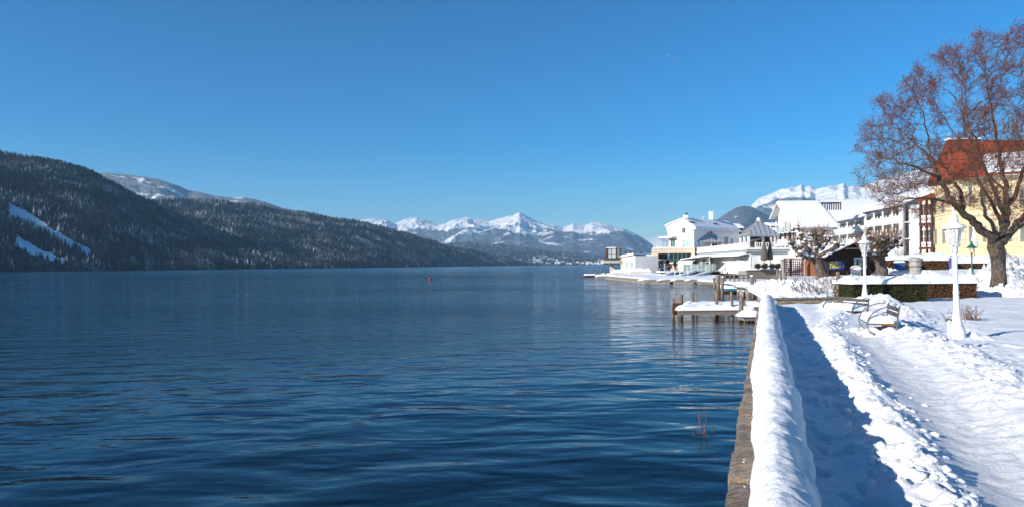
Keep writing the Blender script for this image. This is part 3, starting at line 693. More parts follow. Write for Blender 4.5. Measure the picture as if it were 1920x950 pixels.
# ================================================================== THE QUAY
def quay_wall():
    root = thing('quay_wall', 'long straight stone quay wall along the lake with a thick ridge of snow on top', 'quay wall', (*qxy(0, 14), 0))
    rr = random.Random(3); t = -3.0; core = MB()
    a = qxy(-.22, -3); mesh = []
    # masonry below the coping
    core.hexa([(*qxy(u, tt), z) for z in (-1.6, .17) for u, tt in ((-.22, -3), (.20, -3), (.20, 30.6), (-.22, 30.6))])
    core.build('masonry', CONC, root)
    while t < 30.4:
        L = rr.uniform(.24, .62) if t > 3 else 1.2
        L = min(L, 30.6 - t); gap = rr.uniform(.006, .02); u0 = -.286 + rr.uniform(-.014, .012); u1 = .22; z1 = .345 + rr.uniform(-.012, .012); nx, ny = 12, 8
        # a stone: fine top grid with cleft relief
        us = np.linspace(u0, u1, nx); ts = np.linspace(t + gap, t + L - gap, ny); U, T = np.meshgrid(us, ts, indexing='ij')
        U = U + (np.arange(nx)[:, None] == 0) * .014 * perlin(T * 9, T * 0 + 5, 9); X, Y = qxy(U, T)
        st = .008 * fbm(U * 3, T * 26, 4, 13) + .01 * fbm(U * 9, T * 9, 3, 17)
        tilt = rr.uniform(-.012, .012) * (T - t) / L
        Z = z1 + st + tilt
        edge = ((np.arange(nx)[:, None] == 0) | (np.arange(ny)[None, :] == 0) | (np.arange(ny)[None, :] == ny - 1))
        Z = Z - edge * .014
        top = np.stack([X, Y, Z], -1).reshape(-1, 3); bot = top.copy(); bot[:, 2] = .16
        f = gridfaces(nx, ny); idx = np.arange(nx * ny).reshape(nx, ny); n = nx * ny; side = []
        for line in (idx[:, 0], idx[-1, :], idx[::-1, -1], idx[0, ::-1]):
            p, q = line[:-1], line[1:]; side.append(np.stack([p, p + n, q + n, q], 1)[:, ::-1])
        npmesh('stone', np.concatenate([top, bot]), np.concatenate([f] + side), STONE, False, root)
        t += L
    # blocks of the lake face
    for row in range(2):
        t = -2.5
        while t < 30.3:
            L = rr.uniform(.5, 1.0); L = min(L, 30.5 - t); z0 = -.62 + row * .39; d = rr.uniform(0, .02)
            b = MB(); b.hexa([(*qxy(u, tt), z) for z in (z0, z0 + .375) for u, tt in ((-.245 - d, t), (-.2, t), (-.2, t + L - .015), (-.245 - d, t + L - .015))]); b.build('block', STONE, root); t += L
    # snow ridge
    T = [-3.0]
    while T[-1] < 30.9: T.append(T[-1] + max(.016, .0042 * abs(T[-1])))
    T = np.array(T); n = 64; ang = np.linspace(0, 1, n)
    prof = np.array([(-.135, .335), (-.19, .39), (-.18, .50), (-.145, .64), (-.07, .75), (.03, .80), (.14, .795), (.24, .73), (.30, .61), (.315, .47), (.30, .34), (.31, .20), (.30, .08)])
    cum = np.r_[0, np.cumsum(np.hypot(*np.diff(prof, axis=0).T))]; cum /= cum[-1]
    pu = np.interp(ang, cum, prof[:, 0]); pz = np.interp(ang, cum, prof[:, 1])
    for _ in range(3):
        pu[1:-1] = (pu[:-2] + 2 * pu[1:-1] + pu[2:]) / 4; pz[1:-1] = (pz[:-2] + 2 * pz[1:-1] + pz[2:]) / 4
    TT, AA = np.meshgrid(T, ang, indexing='ij'); PU = np.interp(AA, ang, pu); PZ = np.interp(AA, ang, pz); nearw = 1 - sstep(5.5, 11, TT); PU = np.where(PU < .1, .1 + (PU - .1) * (1 - .30 * nearw), PU)
    cu, cz = .07, .45; du, dz = PU - cu, PZ - cz; r = np.hypot(du, dz); nu_, nz_ = du / r, dz / r
    big = .050 * fbm(TT * .55, AA * 1.6, 3, 101); mid = .024 * fbm(TT * 2.2, AA * 4, 3, 103, .5) + .010 * fbm(TT * 11, AA * 16, 3, 106) + .02 * np.clip(fbm(TT * 5, AA * 11, 3, 104), 0, 1) * sstep(.0, .35, perlin(TT * .5, TT * 0, 6))
    scal = -.03 * np.clip(ridged(TT * 1.6 + AA * 1.2, AA * 2.2, 3, 107), 0, 1) * np.exp(-((AA - .62) / .22) ** 2)
    ragged = np.exp(-(AA / .06) ** 2) * (.055 * fbm(TT * 5, TT * 0, 5, 109, .65) - .02 * sstep(14, 5, TT) + .02)
    # blobs near the camera on the land side of the crest
    bl = .05 * np.clip(fbm(TT * 3.1, AA * 7, 3, 111) + .1, 0, 1) * np.exp(-((AA - .68) / .16) ** 2) * sstep(6.6, 5.4, TT)
    hol = -.12 * np.exp(-((TT - 4.9) / .22) ** 2 - ((AA - .60) / .07) ** 2) - .10 * np.exp(-((TT - 4.25) / .2) ** 2 - ((AA - .66) / .08) ** 2)
    sl_ = (TT + .55 * AA + .12 * perlin(AA * 5, TT * .5, 8)) / 1.15; saw = sl_ - np.floor(sl_); saw = np.where(saw < .9, saw / .9, (1 - saw) / .1)
    slab = (.10 * (saw - .5)) * np.exp(-((AA - .52) / .24) ** 2) * (sstep(5.2, 6, TT) * (1 - sstep(9.5, 12, TT)) + .5 * sstep(14, 15, TT) * (1 - sstep(17, 19, TT)))
    dsp = big + mid + scal + bl + hol + slab
    U = PU + nu_ * dsp - ragged; Z = PZ + nz_ * dsp + .02 * fbm(TT * 9, AA * 12, 2, 113) * .5
    low = np.where(TT > 28.6, (30.9 - TT) / 2.3, 1); low = np.clip(low, .15, 1); Z = .30 + (Z - .30) * np.where(Z > .3, low, 1)
    U[:, -1] = .28; X, Y = qxy(U, TT)
    npmesh('snow_cap', np.stack([X, Y, Z], -1).reshape(-1, 3), gridfaces(len(T), n)[:, ::-1], SNOW, True, root)
    # crumbs of snow scattered on the bare stone
    rs = np.random.RandomState(8); cr = MB()
    for i in range(150):
        tt = 3.6 + rs.rand() ** 2.5 * 20; u = -.27 + rs.rand() * .16 if tt < 5 else -.2 + rs.rand() * .06; x, y = qxy(u, tt); s = .003 + .008 * rs.rand() ** 3
        cr.blob((x, y, .352 + s * .3), (s, s, s * .7), i, 5, 3)
    cr.build('snow_crumbs', SNOW, root, True, kind='stuff')
quay_wall()

# low garden wall across the end of the promenade and the snowed-in bed behind it
def garden_wall():
    W = Wall(1452, 29.3, 1600, 29.6)
    root = thing('garden_wall', 'low sandstone garden wall across the end of the promenade in front of snow covered shrubs', 'wall', (*W.pt(1), .2))
    rr = random.Random(11); L = W.s_at(1598)
    b = MB(); W.sbox(b, .1, L, -.35, -.03, -.4, .44); b.build('core', CONC, root)
    for row in range(2):
        s = .05 + row * .2
        while s < L:
            w_ = rr.uniform(.28, .55); e = min(s + w_, L); b = MB(); W.sbox(b, s, e - .015, -.03, rr.uniform(.0, .03), .10 + row * .17, .10 + row * .17 + .155); b.build('block', BEDST, root); s += w_
    s = 0
    while s < L:
        w_ = rr.uniform(.7, 1.1); e = min(s + w_, L); b = MB(); W.sbox(b, s, e - .008, -.4, .07, .443, .50); b.build('coping_slab', GREYP, root); s += w_
garden_wall()
def snow_heap(name, label, cat, pts, amp, seed, thick=0.3, n=70, twigs=0, mat=None, grp=None):
    """a heap on a footprint (cx,cy,rx,ry,h)"""
    cx, cyy, rx, ry, h, rot = pts; g0 = gz(cx, cyy)
    u = np.linspace(-1, 1, n); A, B = np.meshgrid(u, u, indexing='ij'); r = np.sqrt(np.abs(A) ** 3.2 + np.abs(B) ** 3.2) ** (1 / 1.6); k = np.clip(1 - r, 0, 1) ** .5
    X = cx + (A * rx) * math.cos(rot) - (B * ry) * math.sin(rot); Y = cyy + (A * rx) * math.sin(rot) + (B * ry) * math.cos(rot)
    uu_, tt_ = uq(X, Y); G = ground_z(uu_, tt_)
    nz = fbm(X * 1.6, Y * 1.6, 5, seed, .6); lum = np.abs(perlin(X * 3.2, Y * 3.2, seed + 2))
    Z = G - .05 + k * h * (1 + amp * nz * 1.8) + k * amp * .5 * (lum - .2)
    o = npmesh(name, np.stack([X, Y, Z], -1).reshape(-1, 3), gridfaces(n, n), mat or SNOW, True)
    tag(o, label, cat, grp); return o
def pxheap(name, label, cat, px0, px1, ybase, ytop, Y, dy, amp, seed, **kw):
    x0, x1 = Xat(px0, Y), Xat(px1, Y); m = (px0 + px1) / 2; yc = Y + dy / 2; g = gz((x0 + x1) / 2, yc); zt = Zat(m, ytop, yc)
    return snow_heap(name, label, cat, ((x0 + x1) / 2, yc, (x1 - x0) / 2, dy / 2, max(.08, zt - g), 0), amp, seed, **kw)
# the mound over the bed
pxheap('snow_mound', 'wide lumpy mound of snow over low shrubs behind the garden wall', 'snow mound', 1466, 1594, 560, 528, 30.0, 5.5, .35, 3, n=110)
pxheap('snow_mound', 'small rounded snow mound at the corner where quay wall and garden wall meet', 'snow mound', 1446, 1490, 560, 549, 29.45, 1.2, .2, 4)
def twig_field(name, label, cat, px0, px1, Y, dy, zadd, n, h, mat, seed, grp=None, kind=None):
    rr = random.Random(seed); mb = MB()
    for i in range(n):
        y = Y + rr.random() * dy; x = Xat(rr.uniform(px0, px1), y); z = gz(x, y) + zadd * rr.uniform(.5, 1)
        a = rr.uniform(0, 6.28); l = h * rr.uniform(.4, 1); p = Vector((x, y, z)); pts = [p]
        d = Vector((math.cos(a) * .35, math.sin(a) * .35, 1)).normalized()
        for k in range(3): d = (d + Vector((rr.uniform(-.3, .3), rr.uniform(-.3, .3), rr.uniform(-.2, .2)))).normalized(); pts.append(pts[-1] + d * l / 3)
        mb.tube(pts, [.012, .009, .006, .003], 3, False)
    o = mb.build(name, mat);
    if kind: o['kind'] = kind
    else: tag(o, label, cat, grp)
    return o
twig_field('shrub_twigs', '', '', 1480, 1592, 30.5, 4.5, .55, 420, .35, TWIGB, 5, kind='stuff')

# ================================================================== LAMPS
def lamp_mesh(root):
    b = MB(); b.lathe([(.20, -.1), (.20, .04), (.18, .06), (.18, .18), (.15, .21), (.145, .26)], sides=12); b.build('base', WHITE, root, True)
    b = MB(); b.lathe([(.13, .24), (.125, .32), (.105, .42), (.088, .52), (.075, .66), (.066, .95), (.062, 1.0), (.072, 1.02), (.072, 1.06), (.060, 1.09), (.054, 1.5), (.050, 1.78), (.064, 1.80), (.064, 1.84), (.048, 1.87), (.045, 1.98), (.06, 2.0), (.035, 2.05), (.03, 2.12)], sides=16)
    b.build('post', WHITE, root, True)
    b = MB()
    for k in range(6):
        a = k * math.pi / 3 + .3; c, s = math.cos(a), math.sin(a)
        b.tube([(c * .045, s * .045, 1.93), (c * .10, s * .10, 1.98), (c * .075, s * .075, 2.06), (c * .125, s * .125, 2.13)], .011, 5)
    b.build('scroll_bracket', WHITE, root, True)
    # lantern cage
    fr = MB(); r0, r1, z0, z1 = .125, .215, 2.13, 2.52; n = 6
    for k in range(n):
        a = k * 2 * math.pi / n + .3; a2 = (k + 1) * 2 * math.pi / n + .3
        p0 = (r0 * math.cos(a), r0 * math.sin(a), z0); p1 = (r1 * math.cos(a), r1 * math.sin(a), z1)
        q0 = (r0 * math.cos(a2), r0 * math.sin(a2), z0); q1 = (r1 * math.cos(a2), r1 * math.sin(a2), z1)
        fr.tube([p0, p1], .011, 4); fr.tube([p0, q0], .012, 4); fr.tube([p1, q1], .014, 4)
        g = MB(); sc_ = .97
        pts = [(x * sc_, y * sc_, z) for x, y, z in (p0, q0, q1, p1)]; e = Vector((math.cos(a + math.pi / n), math.sin(a + math.pi / n), 0)) * -.004
        g.prism(pts, e); g.build('pane', LANT, root)
    fr.build('lantern_frame', WHITE, root, True)
    b = MB(); b.lathe([(.27, 2.50), (.275, 2.525), (.17, 2.60), (.105, 2.625), (.10, 2.68), (.12, 2.695), (.095, 2.715), (.09, 2.76), (.06, 2.81), (.03, 2.83), (.035, 2.86), (.014, 2.90), (.004, 3.0)], sides=12); b.build('cap', WHITE, root, True)
    b = MB(); b.lathe([(.03, 2.12), (.03, 2.20), (.022, 2.22), (.04, 2.30), (.035, 2.42), (.01, 2.46)], sides=8); b.build('bulb', LGLASS, root, True)
LGRP = 'white cast lamps along the promenade'
lamp = thing('street_lamp', 'tall white cast iron lantern in the snow at right, nearest to the tree', 'street lamp', group=LGRP); lamp_mesh(lamp)
y = 15.5; x = Xat(1794, y)
lamp2 = copy_tree(lamp); lamp2['label'] = 'smaller looking white lantern behind the bench in front of the dark hedge'
for ch in [c for c in bpy.data.objects if c.parent == lamp2]: pass
lamp.location = (x, y, gz(x, y) + .02); lamp.rotation_euler = (0, R(-1.3), 0); lamp.scale = (.9, .9, .985)
y2 = 29.0; x2 = Xat(1621, y2); lamp2.location = (x2, y2, gz(x2, y2) + .06); lamp2.rotation_euler = (0, 0, 1)
snow_heap('snow_mound', 'small drift of snow heaped at the foot of the near white lamp', 'snow mound', (x + .42, y + .02, .42, .34, .20, 0), .3, 71, n=30)
snow_heap('snow_mound', 'pointed heap of snow round the foot of the lamp by the dark hedge', 'snow mound', (x2 + .3, y2 + .05, 1.2, .6, .42, 0), .35, 72, n=40)
# short post with pin on top
def short_post():
    y = 13.75; x = Xat(1779, y); z = gz(x, y)
    r = thing('marker_post', 'short white post with a small cross piece standing before the near lamp', 'post', (x, y, z))
    b = MB(); b.tube([(x, y, z - .1), (x, y, z + .40)], .032, 10); b.tube([(x, y, z + .40), (x, y, z + .45)], .037, 10); b.build('pole', WHITE, r, True)
    b = MB(); b.tube([(x - .07, y, z + .47), (x + .05, y, z + .455)], .014, 6); b.tube([(x - .07, y, z + .49), (x - .07, y, z + .43)], .02, 6); b.tube([(x, y, z + .44), (x, y, z + .47)], .015, 6); b.build('cross_piece', STEEL, r, True)
short_post()
def green_lamp():
    y = 52; x = Xat(1822, y); z = gz(x, y); zt = Zat(1822, 452, y); H = zt - z
    r = thing('street_lamp', 'small dark green lamp post in front of the yellow house', 'street lamp', (x, y, z))
    b = MB(); b.lathe([(.11, 0), (.11, .3), (.06, .35), (.05, H * .5), (.045, H - 1.0), (.10, H - .97), (.05, H - .93), (.05, H - .85)], (x, y, z), 8); b.build('post', GREENM, r, True)
    b = MB(); b.lathe([(.10, H - .85), (.20, H - .52)], (x, y, z), 8); b.build('lamp_glass', LANT, r)
    b = MB()
    for k in range(4):
        a = k * math.pi / 2 + .4; b.tube([(x + .1 * math.cos(a), y + .1 * math.sin(a), z + H - .85), (x + .2 * math.cos(a), y + .2 * math.sin(a), z + H - .5)], .015, 4)
    b.build('lantern_frame', GREENM, r)
    b = MB(); b.lathe([(.34, H - .54), (.33, H - .48), (.14, H - .3), (.09, H - .18), (.07, H - .04), (.03, H)], (x, y, z), 10); b.build('cap', GREENM, r, True)
green_lamp()

# ================================================================== BENCHES
def bench(root, snowy=True):
    # built along +y (length), front towards -x ; ground (snow) at z=0
    L = 1.45
    for k, y0 in enumerate((-L / 2, L / 2)):
        b = MB()
        # the big hoop: up from the buried foot, over as armrest to the back post
        pts = [(-.05, -.25), (-.22, -.12), (-.34, .02), (-.37, .15), (-.33, .29), (-.23, .42), (-.08, .52), (.10, .575), (.26, .585)]
        rr_ = []
        for i in range(len(pts) - 1):
            (xa, za), (xb, zb) = pts[i], pts[i + 1]; d = Vector((xb - xa, 0, zb - za)).normalized(); n = Vector((-d.z, 0, d.x)) * .012
            A = Vector((xa, y0, za)); B = Vector((xb, y0, zb)); wv = Vector((0, .022, 0))
            b.hexa([A - n - wv, A + n - wv, A + n + wv, A - n + wv, B - n - wv, B + n - wv, B + n + wv, B - n + wv])
        b.build('arm_hoop', STEEL, root)
        b = MB()
        A = Vector((.21, y0, -.3)); B = Vector((.33, y0, .60)); n = Vector((.014, 0, 0)); wv = Vector((0, .022, 0))
        b.hexa([A - n - wv, A + n - wv, A + n + wv, A - n + wv, B - n - wv, B + n - wv, B + n + wv, B - n + wv]); b.build('leg', STEEL, root)
        b = MB()
        A = Vector((-.34, y0, .155)); B = Vector((.26, y0, .125)); n = Vector((0, 0, .012)); wv = Vector((0, .02, 0))
        b.hexa([A - wv - n, B - wv - n, B + wv - n, A + wv - n, A - wv + n, B - wv + n, B + wv + n, A + wv + n]); b.build('seat_bar', STEEL, root)
    for i, zz in enumerate((.37, .50)):
        b = MB(); xx = .275 + (zz - .37) * .13; t = -.13
        c = [(xx - .012, -L / 2 - .03, zz - .045), (xx + .012, -L / 2 - .03, zz - .048), (xx + .012, L / 2 + .03, zz - .048), (xx - .012, L / 2 + .03, zz - .045), (xx + .004, -L / 2 - .03, zz + .05), (xx + .028, -L / 2 - .03, zz + .047), (xx + .028, L / 2 + .03, zz + .047), (xx + .004, L / 2 + .03, zz + .05)]
        b.hexa(c); b.build('back_slat', SLAT, root)
    for i in range(4):
        b = MB(); b.box((-.27 + i * .15, 0, .155 - i * .004), (.13, L + .06, .035)); b.build('seat_slat', REDW if i else SLAT, root)
    if snowy:
        u = np.linspace(0, 1, 22); v = np.linspace(0, 1, 46); U, V = np.meshgrid(u, v, indexing='ij')
        k = np.clip(np.minimum(np.minimum(U, 1 - U) * .6, np.minimum(V, 1 - V) * 1.5) / .12, 0, 1) ** .5
        X = -.34 + U * .57; Y = -L / 2 - .02 + V * (L + .04); Z = .172 + k * (.17 + .10 * fbm(X * 4, Y * 2.2, 3, 5) + .04 * (1 - U))
        npmesh('snow_cushion', np.stack([X, Y, Z], -1).reshape(-1, 3), gridfaces(22, 46), SNOW, True, root)
BG = 'slatted benches facing the lake'
b1 = thing('park_bench', 'nearer slatted steel bench with a deep cushion of snow on its seat', 'bench', group=BG); bench(b1)
b2 = copy_tree(b1); b2['label'] = 'farther slatted steel bench with its seat almost swallowed by snow near the garden wall'
y = 17.0; x = Xat(1640, y) + .05
b1.location = (x + .05, y, gz(x + .4, y) - .06); b1.rotation_euler = (0, 0, R(-20)); 
y = 24.0; x = Xat(1585, y)
b2.location = (x, y, gz(x + .2, y) - .07); b2.rotation_euler = (0, 0, R(14))
snow_heap('snow_mound', 'drift of snow filling the space under the near bench', 'snow mound', (b1.location.x - .02, b1.location.y, .75, 1.25, .13, R(-20)), .8, 75, n=50)
snow_heap('snow_mound', 'drift of snow lying under the far bench', 'snow mound', (b2.location.x, b2.location.y, .8, 1.2, .14, R(14)), .7, 76, n=50)

# bare little shrub between lamp and hedge
def stick_shrub(name, label, px, Y, H, n, mat, seed, spread=.35, cat='shrub', curl=.2, z0=None, grp=None, thin=1.0):
    rr = random.Random(seed); x0 = Xat(px, Y); zb = gz(x0, Y) if z0 is None else z0
    r = thing(name, label, cat, (x0, Y, zb), grp)
    for i in range(n):
        mb = MB(); a = rr.uniform(0, 6.28); l = H * rr.uniform(.5, 1); p = Vector((x0 + rr.uniform(-.5, .5) * spread, Y + rr.uniform(-.3, .3) * spread, zb - .05)); d = Vector((math.cos(a) * spread, math.sin(a) * spread, 1)).normalized(); pts = [p]
        for k in range(5): d = (d + Vector((rr.uniform(-curl, curl), rr.uniform(-curl, curl), 0))).normalized(); pts.append(pts[-1] + d * l / 5)
        mb.tube(pts, [thin * q_ for q_ in (.011, .010, .008, .006, .004, .002)], 4, False)
        for k in range(6):
            q = pts[rr.randint(1, 4)]; dd = Vector((rr.uniform(-1, 1), rr.uniform(-1, 1), rr.uniform(.3, 1))).normalized() * l * rr.uniform(.12, .3); mb.tube([q, q + dd * .5, q + dd + Vector((0, 0, .03))], [.005 * thin, .004 * thin, .002 * thin], 3, False)
        mb.build('stem', mat, r)
    return r
stick_shrub('bare_shrub', 'thin bare reddish shrub poking out of the snow beside the near lamp', 1817, 20.3, .62, 22, TWIGB, 4, .45)
stick_shrub('bare_shrub', 'few thin dry stems rising from the snow just left of the near lamp', 1789, 20.6, .45, 5, TWIGB, 9, .5)
# dead stems standing in the water
stick_shrub('water_plant', 'taller bunch of dry reddish stems standing in the lake, left one of two', 1313, 2560 / (812 - 494), .38, 3, TWIGB, 12, .12, 'water plant', .1, -.02, thin=.5)
stick_shrub('water_plant', 'shorter forked bunch of dry stems in the lake, right one of two', 1327, 2560 / (814 - 494), .20, 4, TWIGB, 13, .5, 'water plant', .25, -.02, thin=.5)
def buoy():
    Y = 2560 / (523.5 - hor(807)); x = Xat(807, Y)
    r = thing('buoy', 'small red buoy floating far out on the open lake', 'buoy', (x, Y, 0))
    b = MB(); b.blob((x, Y, .12), (.27, .27, .21), 1, 14, 10, .0); b.build('float', REDB, r, True)
    b = MB(); b.tube([(x, Y, .4), (x, Y, .52)], .05, 6); b.tube([(x - .08, Y, .55), (x + .08, Y, .55)], .03, 6); b.build('ring', DARK, r)
buoy()

# ================================================================== HEDGES
def leaf_cloud(name, boxes, n, size, mat, parent, seed, jitter=.05, kind=None):
    """leaves over the faces of boxes: (cx,cy,z0,z1,hx,hy,rot)"""
    rs = np.random.RandomState(seed); areas = []
    Vs = []
    tot = sum((b[4] + b[5]) * 2 * 2 * (b[3] - b[2]) + b[4] * b[5] * 4 for b in boxes)
    for (cx, cyy, z0, z1, hx, hy, rot) in boxes:
        k = int(n * ((hx + hy) * 4 * (z1 - z0) + hx * hy * 4) / tot)
        face = rs.rand(k); w_side = np.array([hx * 2 * (z1 - z0)] * 2 + [hy * 2 * (z1 - z0)] * 2 + [hx * hy * 4]); w_side = np.cumsum(w_side / w_side.sum())
        fi = np.searchsorted(w_side, face); a = rs.rand(k) * 2 - 1; b = rs.rand(k)
        X = np.where(fi == 0, a * hx, np.where(fi == 1, a * hx, np.where(fi == 2, -hx, np.where(fi == 3, hx, a * hx))))
        Y = np.where(fi == 0, -hy, np.where(fi == 1, hy, np.where(fi < 4, a * hy, (b * 2 - 1) * hy)))
        Z = np.where(fi == 4, z1, z0 + b * (z1 - z0))
        X += rs.randn(k) * jitter; Y += rs.randn(k) * jitter; Z += rs.randn(k) * jitter * .6
        wx = cx + X * math.cos(rot) - Y * math.sin(rot); wy = cyy + X * math.sin(rot) + Y * math.cos(rot)
        Vs.append(np.stack([wx, wy, Z], 1))
    Cn = np.concatenate(Vs); k = len(Cn)
    d1 = rs.randn(k, 3); d1 /= np.linalg.norm(d1, axis=1)[:, None]; d2 = rs.randn(k, 3); d2 -= (d1 * d2).sum(1)[:, None] * d1; d2 /= np.linalg.norm(d2, axis=1)[:, None]
    s = size * (.5 + rs.rand(k))[:, None]
    V = np.stack([Cn - d1 * s, Cn + d2 * s * .55, Cn + d1 * s, Cn - d2 * s * .55], 1).reshape(-1, 3)
    Fq = np.arange(k * 4).reshape(-1, 4); o = npmesh(name, V, Fq, mat, False, parent, kind); return o
def hedge(label, px0, px1, Y, depth, ytop, snow, mat, core, seed, leaves=9000, size=.035, zb=None, skew=0, grp=None, scol=None):
    x0, x1 = Xat(px0, Y), Xat(px1, Y); cx = (x0 + x1) / 2; cyy = Y + depth / 2; g = gz(cx, Y) if zb is None else zb; zt = Zat((px0 + px1) / 2, ytop, Y); hx = (x1 - x0) / 2
    r = thing('clipped_hedge', label, 'hedge', (cx, cyy, g), grp); rot = skew
    b = MB(); b.box((cx, cyy, (g - .2 + zt) / 2), (hx * 2 - .14, depth - .14, zt - g + .2 - .08), rot); b.build('inner_branches', core, r)
    leaf_cloud('foliage', [(cx, cyy, g - .05, zt - .03, hx - .05, depth / 2 - .05, rot)], leaves, size, mat, r, seed, .055, 'stuff')
    c, s = math.cos(rot), math.sin(rot); e = .08
    cor = [(cx + a * (hx + e) * c - bb * (depth / 2 + e) * s, cyy + a * (hx + e) * s + bb * (depth / 2 + e) * c, zt - .06) for a, bb in ((-1, -1), (1, -1), (1, 1), (-1, 1))]
    snow_slab('snow_cap', cor, snow, r, 90, 26, .42, seed, edge=.30)
    return r
DKC = simple('hedge_core', (.035, .028, .014), (.012, .011, .006), 9, .95)
DKB = simple('brown_core', (.07, .038, .02), (.03, .017, .009), 9, .95)
hedge('clipped dark green hedge with a flat top of snow behind the far lamp', 1597, 1741, 29.7, 1.7, 529, .30, LEAF_G, DKC, 1, 26000, .030)
hedge('brown leaved clipped hedge under thick snow between near lamp and big tree', 1741, 1834, 32.6, 2.6, 528.5, .42, LEAF_B, DKB, 2, 17000, .034)
pxheap('snow_mound', 'broad blanket of snow between the two clipped hedges and the stone urn', 'snow mound', 1590, 1745, 520, 516, 31.6, 7, .15, 31)

# ================================================================== TREES
def tube_net(segs, sides=4):
    """segs: arrays p0,p1,r0,r1 -> V,F"""
    p0, p1, r0, r1 = (np.asarray(a, float) for a in segs); d = p1 - p0; L = np.linalg.norm(d, axis=1)[:, None]; d = d / np.maximum(L, 1e-6)
    h = np.where(np.abs(d[:, 2:3]) > .9, np.array([[1., 0, 0]]), np.array([[0., 0, 1]])); a = np.cross(d, h); a /= np.linalg.norm(a, axis=1)[:, None]; b = np.cross(d, a)
    V = []
    for c, r in ((p0, r0), (p1, r1)):
        for j in range(sides):
            an = 2 * math.pi * j / sides; V.append(c + (a * math.cos(an) + b * math.sin(an)) * r[:, None])
    V = np.stack(V, 1); n = len(p0); base = (np.arange(n) * sides * 2)[:, None]
    Fq = []
    for j in range(sides):
        j2 = (j + 1) % sides; Fq.append(base + np.array([[j, j2, sides + j2, sides + j]]))
    return V.reshape(-1, 3), np.concatenate(Fq)
